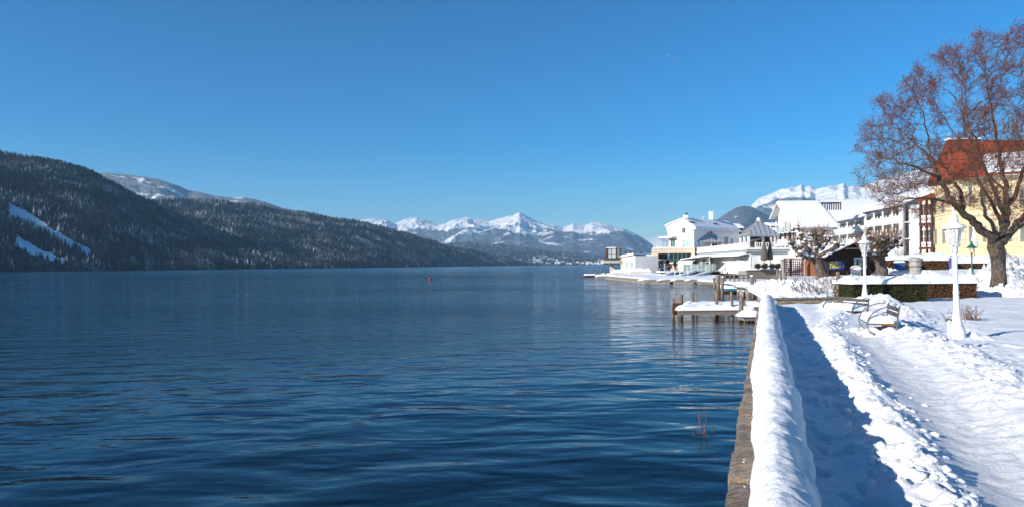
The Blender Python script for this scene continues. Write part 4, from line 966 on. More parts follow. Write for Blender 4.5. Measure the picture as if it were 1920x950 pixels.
def big_tree():
    Y = 36.0; x0 = Xat(1872, Y); zb = gz(x0, Y)
    root = thing('broadleaf_tree', 'large bare spreading tree with reddish twigs and a mossy trunk at the right edge', 'tree', (x0, Y, zb))
    def Q(px, py, dy=0): return P(px, py, Y + dy)
    # trunk with flared foot
    mb = MB(); pts = [Q(1873, 552), Q(1873, 546), Q(1872, 535), Q(1873, 515), Q(1872, 495), Q(1870, 478), Q(1867, 462), Q(1866, 450)]; rad = [.56, .46, .385, .335, .325, .345, .385, .33]
    P2 = []; R2 = []
    for i in range(len(pts) - 1):
        for k in range(5): f = k / 5; P2.append(pts[i].lerp(pts[i + 1], f)); R2.append(rad[i] * (1 - f) + rad[i + 1] * f)
    P2.append(pts[-1]); R2.append(rad[-1]); mb.tube(P2, R2, 26)
    vv = np.array(mb.v); ang = np.arctan2(vv[:, 1] - Y, vv[:, 0] - x0); nz = .05 * fbm(ang * 1.6, vv[:, 2] * 1.1, 4, 7) + .012 * fbm(ang * 8, vv[:, 2] * 3, 3, 8); c = np.array([x0, Y]); dd = vv[:, :2] - c
    vv[:, :2] += dd / np.linalg.norm(dd, axis=1)[:, None] * nz[:, None]; mb.v = [tuple(q) for q in vv]; tr = mb.build('trunk', BARK, root, True)
    mb = MB(); mb.tube([Q(1873, 546.5), Q(1872.5, 541.5), Q(1872, 536.5)], [.485, .425, .385], 26, False); 
    mb.v = [(v[0], v[1], v[2] + .05 * math.sin(i * 1.7) + .03 * math.sin(i * .7)) for i, v in enumerate(mb.v)]
    li = mb.build('lichen_band', LICHEN, root, True)
    mb = MB(); rt = [Q(1866, 546), Q(1856, 548.5), Q(1848, 553), Q(1842, 556)]; rt = [Vector((p.x, p.y - .5 * i / 3, p.z + .0)) for i, p in enumerate(rt)]
    mb.tube(rt, [.30, .16, .09, .04], 8); mb.build('root', BARK, root, True)
    # main limbs drawn from the photograph, with depth
    limbs = [
        ([(1866, 460, 0), (1850, 440, -.3), (1828, 420, -.6), (1808, 400, -.9), (1790, 383, -1.1), (1775, 362, -1.2), (1762, 335, -1.3), (1752, 308, -1.3), (1742, 280, -1.2), (1735, 250, -1.1), (1733, 220, -1.0)], .27, .05),
        ([(1808, 400, -.9), (1806, 375, -.5), (1795, 350, 0), (1783, 330, .4), (1768, 312, .8), (1750, 300, 1.1)], .14, .04),
        ([(1762, 335, -1.3), (1740, 320, -1.8), (1712, 312, -2.2), (1685, 308, -2.4), (1655, 303, -2.5)], .09, .025),
        ([(1790, 383, -1.1), (1760, 372, -1.8), (1725, 372, -2.3), (1695, 376, -2.6), (1668, 378, -2.8)], .09, .025),
        ([(1752, 308, -1.3), (1735, 285, -.6), (1710, 265, 0), (1685, 240, .5), (1668, 215, .8)], .08, .02),
        ([(1870, 462, 0), (1882, 440, .5), (1886, 418, .8), (1888, 390, 1.0), (1884, 360, 1.2), (1880, 320, 1.4), (1872, 270, 1.5), (1860, 215, 1.4), (1850, 160, 1.3), (1846, 110, 1.2)], .26, .04),
        ([(1886, 418, .8), (1878, 392, -.2), (1862, 360, -1.0), (1846, 320, -1.6), (1832, 270, -2.0), (1818, 215, -2.1), (1805, 165, -2.1)], .15, .03),
        ([(1888, 390, 1.0), (1905, 360, 1.5), (1918, 315, 1.8), (1925, 260, 1.9), (1925, 200, 1.8), (1918, 130, 1.6)], .15, .03),
        ([(1880, 455, 0), (1900, 432, -.5), (1918, 410, -.9), (1938, 385, -1.2), (1962, 345, -1.5), (1985, 290, -1.6), (1995, 230, -1.6)], .25, .05),
        ([(1938, 385, -1.2), (1950, 350, -.4), (1955, 300, .2), (1958, 240, .5), (1955, 170, .6)], .13, .03),
        ([(1880, 445, .2), (1910, 425, 1.2), (1945, 410, 2.0), (1985, 395, 2.6), (2030, 370, 3.0)], .14, .03),
        ([(1872, 440, -.3), (1850, 410, -1.6), (1840, 380, -2.6), (1838, 340, -3.3), (1830, 290, -3.6)], .12, .03),
        ([(1885, 430, .5), (1870, 400, 1.8), (1850, 365, 2.8), (1828, 320, 3.4), (1800, 270, 3.6), (1775, 225, 3.5)], .14, .03),
        ([(1884, 360, 1.2), (1860, 330, 2.0), (1835, 290, 2.6), (1810, 235, 3.0), (1790, 180, 3.0)], .09, .025)]
    mb = MB(); seeds = []
    for pts, ra, rb in limbs:
        q = [Q(*p) for p in pts]; fine = []
        for i in range(len(q) - 1):
            for k in range(5): fine.append(q[i].lerp(q[i + 1], k / 5))
        fine.append(q[-1])
        for _ in range(3):
            fine[1:-1] = [(fine[i - 1] + fine[i] * 2 + fine[i + 1]) / 4 for i in range(1, len(fine) - 1)]
        m = len(fine); fine = [p + Vector((perlin(i * .35, ra * 50, 3) * .22, perlin(i * .35, ra * 70, 4) * .22, perlin(i * .3, ra * 30, 5) * .16)) * (1 if 0 < i else 0) for i, p in enumerate(fine)]
        fine = [Vector((float(p.x), float(p.y), float(p.z))) for p in fine]
        rad = [ra * .78 * (1 - i / (m - 1)) ** 1.15 + rb * .5 for i in range(m)]; mb.tube(fine, rad, 9)
        for i in range(2, m): seeds.append((fine[i], rad[i]))
    mb.build('limbs', BARK, root, True)
    # fill the crown by space colonisation
    outline = [(1602, 300), (1612, 258), (1628, 225), (1645, 185), (1662, 175), (1690, 168), (1712, 140), (1722, 118), (1738, 140), (1752, 108), (1768, 88), (1790, 92), (1812, 78), (1832, 62), (1856, 66), (1880, 60), (1900, 50), (1930, 42), (1965, 52), (2010, 80), (2060, 130), (2100, 200), (2120, 280), (2110, 360), (2060, 410), (2000, 430), (1930, 432), (1900, 405), (1870, 385), (1845, 400), (1800, 385), (1775, 395), (1745, 410), (1712, 408), (1680, 405), (1650, 385), (1628, 362), (1610, 335)]
    ox = np.array([p[0] for p in outline]); oy = np.array([p[1] for p in outline])
    rs = np.random.RandomState(12); n = 19000; px = rs.uniform(1595, 2125, n); py = rs.uniform(40, 435, n)
    ins = np.zeros(n, bool); j = len(outline) - 1
    for i in range(len(outline)):
        c = ((oy[i] > py) != (oy[j] > py)) & (px < (ox[j] - ox[i]) * (py - oy[i]) / (oy[j] - oy[i] + 1e-9) + ox[i]); ins ^= c; j = i
    # a gap of sky between left limb and middle
    gap = (((px - 1738) / 22) ** 2 + ((py - 240) / 34) ** 2 < 1) | (((px - 1700) / 12) ** 2 + ((py - 200) / 30) ** 2 < .0)
    ins &= ~gap
    px, py = px[ins], py[ins]; k = len(px)
    cxm = np.clip(1 - ((px - 1880) / 300) ** 2, .05, 1); rad_d = 5.2 * np.sqrt(cxm) * np.clip(1 - ((py - 280) / 270) ** 2, .1, 1) ** .5
    dep = rs.uniform(-1, 1, k) * rad_d
    dens = fbm(px * .025, py * .025, 2, 33); kk = (dens * 1.6 + rs.rand(k) * .35 > .03); px, py, dep = px[kk], py[kk], dep[kk]
    A = np.array([P(a, b, Y + c) for a, b, c in zip(px, py, dep)])
    nodes = [np.array(s[0]) for s in seeds]; par = [-1] * len(nodes); D = .30; alive = np.ones(len(A), bool); kill = .33; infl = 2.6
    nodesA = np.array(nodes); best = np.full(len(A), 1e9); bi = np.full(len(A), -1); done = 0
    for it in range(60):
        new = nodesA[done:]
        for c0 in range(0, len(new), 400):
            dd = np.linalg.norm(A[:, None, :] - new[None, c0:c0 + 400, :], axis=2); m = dd.min(1); ix = dd.argmin(1) + done + c0; up = m < best; best[up] = m[up]; bi[up] = ix[up]
        done = len(nodesA); alive &= best > kill
        act = np.where(alive & (best < infl))[0]
        if len(act) == 0: break
        dirs = A[act] - nodesA[bi[act]]; dirs /= np.linalg.norm(dirs, axis=1)[:, None]; un, inv = np.unique(bi[act], return_inverse=True)
        acc = np.zeros((len(un), 3)); np.add.at(acc, inv, dirs); rad_o = nodesA[un] - np.array([x0, Y, 4.5]); rad_o /= np.linalg.norm(rad_o, axis=1)[:, None]; acc = acc / np.maximum(np.linalg.norm(acc, axis=1)[:, None], 1e-6) + rs.randn(*acc.shape) * .16 + rad_o * .45; acc /= np.linalg.norm(acc, axis=1)[:, None]
        nw = nodesA[un] + acc * D * rs.uniform(.7, 1.2, (len(un), 1)); nodesA = np.concatenate([nodesA, nw]); par += list(un)
        if len(nodesA) > 30000: break
    par = np.array(par); N_ = len(nodesA); ns = len(seeds); w_ = np.zeros(N_)
    kids = np.bincount(par[par >= 0], minlength=N_); w_[kids == 0] = 1
    for i in range(N_ - 1, ns - 1, -1): w_[par[i]] += w_[i]
    rad = .0065 * np.maximum(w_, 1) ** .42; rad[:ns] = np.minimum(rad[:ns], [s[1] for s in seeds])
    idx = np.arange(ns, N_); V, Fq = tube_net((nodesA[par[idx]], nodesA[idx], np.minimum(rad[par[idx]], rad[idx] * 1.5), rad[idx]), 4)
    big = rad[idx] > .018
    npmesh('branches', *tube_net((nodesA[par[idx[big]]], nodesA[idx[big]], np.minimum(rad[par[idx[big]]], rad[idx[big]] * 1.5), rad[idx[big]]), 5), BARK, True, root, 'stuff')
    npmesh('twigs', *tube_net((nodesA[par[idx[~big]]], nodesA[idx[~big]], np.minimum(rad[par[idx[~big]]], rad[idx[~big]] * 1.5), rad[idx[~big]]), 3), TWIGR, True, root, 'stuff')
    # last fine shoots, most of them on the outer nodes, and seed clusters at their tips
    tips = idx[(w_[idx] <= 4)]; m = 4; base = np.repeat(tips, m); k = len(base); out = nodesA[base] - nodesA[par[base]]; out /= np.linalg.norm(out, axis=1)[:, None]
    d = out + rs.randn(k, 3) * .6 + np.array([0, 0, .25]); d /= np.linalg.norm(d, axis=1)[:, None]; l = rs.uniform(.14, .50, k)[:, None]; mid = nodesA[base] + d * l * .5; d2 = d + rs.randn(k, 3) * .35 + np.array([0, 0, .2]); d2 /= np.linalg.norm(d2, axis=1)[:, None]; end = mid + d2 * l * .5
    npmesh('shoots', *tube_net((np.concatenate([nodesA[base], mid]), np.concatenate([mid, end]), np.full(2 * k, .0065), np.concatenate([np.full(k, .005), np.full(k, .0028)])), 3), TWIGR, True, root, 'stuff')
    z = end[:, 2]; outer = np.ones(k, bool)
    rimpx = 960 + end[:, 0] / end[:, 1] * F; prob = .14 + .20 * np.clip((1850 - rimpx) / 150, 0, 1) + .25 * np.clip((z - 9) / 4, 0, 1)
    sel = rs.rand(k) < prob; E = end[sel]; kk = len(E)
    Cn = np.repeat(E, 4, 0) + rs.randn(kk * 4, 3) * .042; d1 = rs.randn(kk * 4, 3); d1 /= np.linalg.norm(d1, axis=1)[:, None]; d2 = rs.randn(kk * 4, 3); d2 /= np.linalg.norm(d2, axis=1)[:, None]
    s = rs.uniform(.018, .050, (kk * 4, 1)); V = np.stack([Cn - d1 * s, Cn + d2 * s * .6, Cn + d1 * s, Cn - d2 * s * .6], 1).reshape(-1, 3)
    # straight orange brown water shoots rising through the middle of the crown
    cand = idx[(rad[idx] > .012)]; cpx = 960 + nodesA[cand][:, 0] / nodesA[cand][:, 1] * F; cpy = HOR0 - (nodesA[cand][:, 2] - CAMZ) / nodesA[cand][:, 1] * F
    ok = (cpx > 1790) & (cpy > 230) & (cpy < 430); cand = cand[ok]; cand = rs.choice(cand, min(1300, len(cand)), replace=False); sp = nodesA[cand]; segs = [[], [], [], []]; q = sp.copy(); d = rs.randn(*sp.shape) * np.array([.32, .32, .1]) + np.array([0, 0, 1.]); d /= np.linalg.norm(d, axis=1)[:, None]; L_ = rs.uniform(.7, 2.6, len(sp))
    for st in range(4):
        e = q + d * (L_ / 4)[:, None]; segs[0].append(q); segs[1].append(e); segs[2].append(np.full(len(q), .012 - st * .0022)); segs[3].append(np.full(len(q), .0098 - st * .0022)); q = e; d = d + rs.randn(*d.shape) * .10; d /= np.linalg.norm(d, axis=1)[:, None]
    npmesh('water_shoots', *tube_net(tuple(np.concatenate(x) for x in segs), 3), SHOOT, True, root, 'stuff')
    npmesh('seed_clusters', V, np.arange(len(V)).reshape(-1, 4), SEED, False, root, 'stuff')
    print('big tree nodes', N_, 'shoots', k)
big_tree()

def pollard(label, trunk, arms, Y, r0, seed, snow=True, shoots=26, sl=1.0, snowp=.7):
    """trunk: px,py list; arms: list of (list of px,py,dy)"""
    x0 = Xat(trunk[0][0], Y); zb = gz(x0, Y)
    root = thing('pollarded_tree', label, 'tree', (x0, Y, zb), 'pollarded trees by the wooden shed')
    rr = random.Random(seed)
    pts = [P(a, b, Y) for a, b in trunk]; pts[0].z = zb - .2; mb = MB(); fine = []
    for i in range(len(pts) - 1):
        for k in range(4): fine.append(pts[i].lerp(pts[i + 1], k / 4))
    fine.append(pts[-1]); m = len(fine); mb.tube(fine, [r0 * (1.25 - .35 * i / m) * (1 + .08 * math.sin(i * 2.1)) for i in range(m)], 14); mb.build('trunk', BARK, root, True)
    lim = MB(); tw = MB(); sn = MB(); knobs = []
    for arm in arms:
        q = [P(a, b, Y + c) for a, b, c in arm]; f2 = []
        for i in range(len(q) - 1):
            for k in range(4): f2.append(q[i].lerp(q[i + 1], k / 4) + Vector([rr.uniform(-.05, .05) for _ in range(3)]))
        f2.append(q[-1]); n = len(f2); ra = r0 * .52
        lim.tube(f2, [ra * (1 - .62 * i / n) * (1 + .14 * math.sin(i * 1.9)) for i in range(n)], 9)
        for i in (int(n * .55), int(n * .78), n - 1): knobs.append((f2[i], ra * (.85 if i < n - 1 else .80)))
        # side stubs
        for i in range(3, n, 2):
            d = Vector((rr.uniform(-1, 1), rr.uniform(-1, 1), rr.uniform(.1, 1))).normalized(); e = f2[i] + d * rr.uniform(.25, .6); lim.tube([f2[i], (f2[i] + e) / 2 + Vector((0, 0, .04)), e], [ra * .45, ra * .38, ra * .34], 6); knobs.append((e, ra * .55))
    for j, (c, rk) in enumerate(knobs):
        lim.blob(c, rk * 1.15, seed + j, 8, 6, .25)
        if snow and rr.random() < snowp: sn.blob(c + Vector((0, 0, rk * .8)), (rk * 1.35 * rr.uniform(.6, 1.2), rk * 1.3 * rr.uniform(.6, 1.2), rk * .9), seed * 3 + j, 9, 6, .2)
        for k in range(shoots):
            a = rr.uniform(0, 6.28); d = Vector((math.cos(a) * .55, math.sin(a) * .55, rr.uniform(.4, 1.3))).normalized(); l = sl * rr.uniform(.25, .8); p1 = c + d * l * .5; p2 = p1 + (d + Vector((rr.uniform(-.3, .3), rr.uniform(-.3, .3), .25))).normalized() * l * .5
            tw.tube([c, p1, p2], [.014, .010, .005], 3, False)
    lim.build('limbs', BARK, root, True); tw.build('shoots', TWIGB, root, kind='stuff')
    if snow:
        # snow lying along the arms
        for arm in arms:
            q = [P(a, b, Y + c) for a, b, c in arm]
            for i in range(len(q) - 1):
                if abs(q[i + 1].z - q[i].z) < 1.2 * math.hypot(q[i + 1].x - q[i].x, q[i + 1].y - q[i].y): sn.tube([q[i] + Vector((0, 0, r0 * .5)), q[i].lerp(q[i + 1], .5) + Vector((0, 0, r0 * .52)), q[i + 1] + Vector((0, 0, r0 * .4))], [r0 * .25, r0 * .36, r0 * .2], 7)
        sn.build('snow_load', SNOW, root, True, 'stuff')
pollard('stout pollarded tree leaning left in front of the sunlit orange brown shed wall, loaded with snow', [(1543, 522), (1539, 508), (1534, 494), (1529, 482)],
        [[(1530, 484, 0), (1518, 484, -.3), (1506, 480, -.5), (1496, 474, -.6), (1490, 464, -.5), (1485, 456, -.4)], [(1530, 482, 0), (1522, 470, .5), (1512, 460, .8), (1506, 448, .9), (1502, 440, .9)],
         [(1530, 480, 0), (1531, 464, -.4), (1528, 450, -.7), (1526, 438, -.8)], [(1531, 481, 0), (1542, 468, .4), (1550, 456, .7), (1556, 446, .8)], [(1530, 483, 0), (1546, 474, -.7), (1560, 466, -1.1), (1570, 462, -1.2)], [(1528, 482, 0), (1514, 476, .9), (1500, 470, 1.5)], [(1530, 481, 0), (1537, 462, .9), (1540, 448, 1.3), (1543, 440, 1.4)]], 45.5, .30, 5, shoots=14, sl=1.05, snowp=.75)
pollard('pollarded tree with long upright brown shoots right of the far lamp', [(1657, 520), (1653, 505), (1651, 490), (1647, 480)],
        [[(1649, 486, 0), (1642, 476, -.3), (1637, 464, -.4), (1635, 450, -.4)], [(1650, 484, 0), (1660, 476, .3), (1668, 466, .5), (1678, 456, .7), (1686, 446, .8)], [(1647, 482, 0), (1638, 472, .6), (1628, 468, .9), (1622, 460, 1.0)],
         [(1648, 483, 0), (1651, 468, -.6), (1652, 452, -.8)], [(1650, 482, 0), (1660, 466, -.5), (1665, 452, -.6)], [(1646, 484, 0), (1634, 478, -.8), (1620, 474, -1.2)], [(1651, 486, 0), (1664, 470, 1.0), (1672, 455, 1.5)]], 44.0, .31, 9, shoots=12, sl=1.6, snowp=.5)

# ================================================================== MARINA AND WATERFRONT
def pile(mb, px, yt, Y, r, lean=0, z0=-1.2):
    x = Xat(px, Y); zt = Zat(px, yt, Y); mb.tube([(x, Y, z0), (x + lean * .4, Y, zt * .5), (x + lean, Y, zt)], [r * 1.08, r, r * .96], 9)
    return (x + lean, Y, zt)
def rough(mb, a=.01):
    mb.v = [(x + a * math.sin(z * 7 + y * 3), y + a * math.sin(x * 9 + z * 5), z) for x, y, z in mb.v]
def near_jetty():
    x0, x1 = Xat(1268, 24.8), Xat(1424, 24.8)
    root = thing('wooden_jetty', 'small weathered wooden jetty with two snow covered gangways reaching out from the quay', 'jetty', (x0, 24.8, 0))
    for k, (ya, yb, xa, xb, zz) in enumerate(((24.35, 25.25, Xat(1270, 24.4), Xat(1416, 24.4), .29), (25.9, 27.2, Xat(1290, 26), Xat(1432, 26), .30))):
        b = MB(); b.box(((xa + xb) / 2, ya + .06, zz - .05), (xb - xa, .07, .13)); b.build('beam', GREYP, root)
        b = MB(); b.box(((xa + xb) / 2, yb - .06, zz - .05), (xb - xa, .07, .13)); b.build('beam', GREYP, root)
        n = int((xb - xa) / .2)
        for i in range(n):
            b = MB(); b.box((xa + (i + .5) * (xb - xa) / n, (ya + yb) / 2, zz + .035), ((xb - xa) / n - .012, yb - ya, .035)); b.build('plank', GREYP, root)
        snow_slab('snow_layer', [(xa + .03, ya + .02, zz + .05), (xb, ya + .02, zz + .05), (xb, yb, zz + .05), (xa + .03, yb, zz + .05)], .17, root, 60, 18, .35, 5 + k, edge=.22)
    for px, yt, yb, w_, ln in ((1261, 559, 596, 6, .02), (1275, 552, 592, 10, .0), (1298, 547, 590, 5, .0), (1306, 547, 586, 3, 0), (1343, 543, 597, 6, .0), (1372, 546, 598, 5, -.02), (1388, 556, 600, 9, .03), (1401, 549, 583, 8, .03), (1406, 548, 580, 5, 0), (1394, 561, 597, 6, 0), (1365, 551, 582, 3, 0), (1340, 575, 593, 8, 0)):
        Y = 2560 / (yb - hor(px)); b = MB(); pile(b, px, yt, Y, w_ / 2 * Y / F, ln); rough(b); b.build('pile', POSTM, root, True)
    b = MB(); b.box((Xat(1269, 25), 25.0, .36), (.34, .08, .42), .1); b.build('end_board', DARKW, root)
    # boarded landing by the quay with a dome of snow
    b = MB(); b.box((Xat(1404, 23.6), 23.6, .12), (.62, .7, .14)); b.build('landing', GREYP, root)
    for q in (1396, 1403, 1411): b = MB(); pile(b, q, 590, 23.4, .05); b.build('pile', POSTM, root, True)
    o = snow_heap('snow_layer', '', '', (Xat(1404, 23.6), 23.6, .42, .42, .36, 0), .2, 91, n=24); 
    for k in ('label', 'category'): del o[k]
    me = o.data; co = np.empty(len(me.vertices) * 3); me.vertices.foreach_get('co', co); co = co.reshape(-1, 3); zmin = co[:, 2].min(); co[:, 2] = (co[:, 2] - zmin) * .7 + .17; co -= np.array(root.location); me.vertices.foreach_set('co', co.ravel()); o.parent = root
near_jetty()
def mooring_posts():
    G = 'mooring posts in the small boat harbour'
    data = [(1340, 519, 561, 5, 'leftmost of the mooring posts in the boat harbour, thin'), (1347, 516, 559, 7, 'thick weathered mooring post next to the leftmost, tied with rope'),
            (1354, 519, 558, 6, 'mooring post with a snow cap right in front of the teal boat bow'), (1411.5, 517, 557, 7, 'tall mooring post at the stern of the teal boat'),
            (1415, 520, 540, 4, 'short pale mooring post behind the stern of the teal boat'), (1384, 545, 556, 4, 'small low stump under the middle of the teal boat'),
            (1396, 545, 556, 5, 'small low stump under the rear of the teal boat'), (1457, 505, 536, 5, 'left one of the three close posts by the grey round column'), (1465, 505, 536, 5, 'middle one of the three close posts by the grey round column'),
            (1461, 524, 546, 6, 'short broken post in front of the close pair of posts'), (1474, 510, 550, 4, 'thin dark post right of the grey round column'), (1493, 524, 542, 4, 'low thin post in the snow before the lattice screen'),
            (1532, 519, 536, 4, 'low thin post in the snow left of the leaning tree'), (1539, 520, 538, 4, 'low thin post in the snow under the banner')]
    for i, (px, yt, yb, w_, lab) in enumerate(data):
        Y = 2560 / (yb - hor(px)) if px < 1420 else 40.0 + (i % 3) * .6
        b = MB(); top = pile(b, px, yt, Y, w_ / 2 * Y / F, rnd.uniform(-.08, .08)); rough(b, .015)
        r = thing('mooring_post', lab, 'post', (Xat(px, Y), Y, 0), G); b.build('pile', POSTM, r, True)
        if i % 3 != 1: c = MB(); rr_ = w_ / 2 * Y / F; c.blob((top[0], top[1], top[2] + rr_ * .05), (rr_ * 1.05, rr_ * 1.05, rr_ * .55), i, 8, 6, .1); c.build('snow_cap', SNOW, r, True)
    Y = 31.0; x = Xat(1571, Y); g = gz(x, Y); zt = Zat(1571, 509, Y)
    r = thing('wooden_post', 'stout grey round wooden post standing in the snow below the window of the shed', 'post', (x, Y, g)); b = MB(); b.tube([(x, Y, g - .2), (x, Y, zt)], [.085, .08], 10); rough(b); b.build('pole', POSTM, r, True)
mooring_posts()
def harbour_jetty():
    Y = 40.6; x0, x1 = Xat(1416, Y), Xat(1505, Y)
    root = thing('stone_jetty', 'low jetty with grey boarded side and snow on top across the small boat harbour', 'jetty', (x0, Y, 0))
    for r in range(3):
        s = x0
        while s < x1:
            e = min(s + rnd.uniform(.9, 1.7), x1); b = MB(); b.box(((s + e) / 2, Y + rnd.uniform(0, .03), -.02 + r * .17), (e - s - .02, .1, .155)); b.build('side_board', GREYP, root); s = e
    b = MB(); b.box(((x0 + x1) / 2, Y + 1.7, .1), (x1 - x0, 3.3, .7)); b.build('fill', CONC, root)
    b = MB(); b.box(((x0 + x1) / 2 - .05, Y + 1.6, .455 + .04), (x1 - x0 + .3, 3.5, .07)); b.build('deck_edge', GREYP, root)
    snow_slab('snow_layer', [(x0 - .1, Y - .12, .53), (x1, Y - .12, .53), (x1, Y + 3.3, .53), (x0 - .1, Y + 3.3, .53)], .26, root, 60, 26, .3, 21, edge=.4)
harbour_jetty()
def landing_stage():
    # concrete strip with a rough plank face where the quay ends
    Y = 33.5; x0, x1 = Xat(1418, Y), Xat(1456, Y)
    root = thing('concrete_landing', 'snowy concrete landing stage beside the end of the quay', 'landing stage', ((x0 + x1) / 2, Y, 0))
    b = MB(); b.box(((x0 + x1) / 2, 31.9, -.15), (x1 - x0, 3.0, .95)); b.build('slab', CONC, root)
    snow_slab('snow_layer', [(x0, 30.4, .33), (x1, 30.4, .33), (x1, 33.4, .33), (x0, 33.4, .33)], .12, root, 30, 20, .4, 23, edge=.3)
landing_stage()
def boat():
    Y = 45.5; x0, x1 = Xat(1350, Y), Xat(1413, Y); L = x1 - x0; cx = (x0 + x1) / 2
    root = thing('rowing_boat', 'teal striped rowing boat under a snowy cover moored between the wooden posts', 'boat', (cx, Y, 0))
    n = 20; prof = []
    for i in range(n + 1):
        f = i / n; w_ = .75 * (math.sin(min(f * 1.25, 1) * math.pi / 2)) ** .8 * (1 if f < .85 else 1 - (f - .85) * 1.2); sheer = .42 + .16 * (1 - f) ** 2 + .05 * f; prof.append((x0 + L * f, w_, sheer))
    def shell(zs, ws, name, mat, off=0):
        V = []
        for x, w_, sh in prof:
            for sgn in (-1, 1):
                for zf, wf in zip(zs, ws): V.append((x, Y + sgn * (w_ * wf + off), zf(sh)))
        m = len(zs); Fq = []
        for i in range(n):
            for sd_ in range(2):
                for k in range(m - 1):
                    a = i * 2 * m + sd_ * m + k; Fq.append((a, a + 2 * m, a + 2 * m + 1, a + 1) if sd_ == 0 else (a + 1, a + 2 * m + 1, a + 2 * m, a))
        return npmesh(name, np.array(V), np.array(Fq), mat, True, root)
    shell([lambda s: -.15, lambda s: .02, lambda s: .20], [.35, .8, .95], 'hull_bottom_shade', DARK)  # dark lower hull stands in for the shade beneath the boat
    shell([lambda s: .20, lambda s: .36], [.95, 1.0], 'hull_stripe', TEAL, .01)
    shell([lambda s: .36, lambda s: s, lambda s: s + .02], [1.0, 1.04, .9], 'hull_side', WHITE, .012)
    V = []
    for x, w_, sh in prof:
        for k in range(9):
            f = k / 8 * 2 - 1; V.append((x, Y + f * (w_ + .03), sh + .04 + .26 * (1 - f * f) * min(1, w_ * 2) + .03 * math.sin(x * 5)))
    npmesh('cover', np.array(V), gridfaces(n + 1, 9)[:, ::-1], BLUEC, True, root)
    V = np.array(V); V[:, 2] += .05 + .06 * fbm(V[:, 0] * 1.2, V[:, 1] * 2, 3, 9) ; npmesh('snow_layer', V, gridfaces(n + 1, 9)[:, ::-1], SNOW, True, root)
    b = MB(); b.box((x1, Y, .25), (.05, 1.2, .5)); b.build('transom', WHITE, root)
boat()
def walkway():
    # grey railed boardwalk behind the boat
    Y = 58; x0, x1 = Xat(1352, Y), Xat(1478, Y); z = Zat(1400, 529, Y)
    root = thing('boardwalk', 'grey railed boardwalk with snowy boards behind the teal boat', 'boardwalk', (x0, Y, 0))
    b = MB(); b.box(((x0 + x1) / 2, Y + 4, z - .12), (x1 - x0, 8, .2)); b.build('deck', GREYP, root)
    snow_slab('snow_layer', [(x0, Y, z - .01), (x1, Y, z - .01), (x1, Y + 8, z - .01), (x0, Y + 8, z - .01)], .15, root, 50, 24, .3, 33)
    for zz in (.36, .62): b = MB(); b.tube([(x0, Y + .1, z + zz), (x1 - 3, Y + .1, z + zz)], .055, 6); b.build('rail', GREYP, root)
    for i in range(8): x = x0 + (x1 - x0 - 3) * i / 7; b = MB(); b.tube([(x, Y + .1, -1), (x, Y + .1, z + .66)], .07, 6); b.build('post', POSTM, root)
    for i in range(5): x = x0 + (x1 - x0) * (i + .5) / 5; b = MB(); b.tube([(x, Y + 1.5, -1), (x, Y + 1.5, z - .1)], .12, 8); b.build('pile', POSTM, root)
walkway()
def pontoon():
    pts = [(1138, 96), (1216, 70.5), (1352, 68.5), (1352, 88), (1215, 108), (1150, 110)]; z = .42
    xy = [(Xat(p, y), y) for p, y in pts]
    root = thing('floating_pontoon', 'broad floating pontoon deck under snow in front of the white lakeside buildings', 'pontoon', (xy[1][0], xy[1][1], 0))
    b = MB(); b.prism([(x, y, .16) for x, y in xy], (0, 0, .26)); b.build('deck', GREYP, root)
    # floats beneath the rim
    for (xa, ya), (xb, yb) in ((xy[0], xy[1]), (xy[1], xy[2])):
        L = math.hypot(xb - xa, yb - ya); n = int(L / 2.2); an = math.atan2(yb - ya, xb - xa)
        for i in range(n):
            f = (i + .5) / n; b = MB(); b.box((xa + (xb - xa) * f, ya + (yb - ya) * f + .35, .0), (L / n - .35, .6, .34), an); b.build('float', CONC, root)
    for q, yy in ((1240, 70.3), (1266, 70), (1292, 69.6), (1208, 72.5), (1204, 73.5)):
        b = MB(); x = Xat(q, yy); b.tube([(x - .5, yy - .12, .30), (x + .1, yy - .2, .42), (x + .5, yy - .12, .22)], .09, 6); b.build('fender', WHITEWALL, root, True)
    u = np.linspace(0, 1, 140); v = np.linspace(0, 1, 50)
    # snow sheet between front chain and back chain
    fr = np.array([xy[0], xy[1], xy[2]]); bk = np.array([xy[5], xy[4], xy[3]]); uu = np.linspace(0, 2, 140)
    fx, fy = np.interp(uu, [0, 1, 2], fr[:, 0]), np.interp(uu, [0, 1, 2], fr[:, 1]); bx, by = np.interp(uu, [0, 1, 2], bk[:, 0]), np.interp(uu, [0, 1, 2], bk[:, 1])
    X = fx[:, None] * (1 - v) + bx[:, None] * v; Y = fy[:, None] * (1 - v) + by[:, None] * v
    k = np.clip(np.minimum(v, 1 - v) * 20, 0, 1) ** .5 * np.clip(np.minimum(uu, 2 - uu) * 30, 0, 1)[:, None] ** .5
    Z = z + .005 + k * (.16 + .10 * fbm(X * .5, Y * .3, 4, 44)); npmesh('snow_layer', np.stack([X, Y, Z], -1).reshape(-1, 3), gridfaces(140, 50), SNOW, True, root)
pontoon()
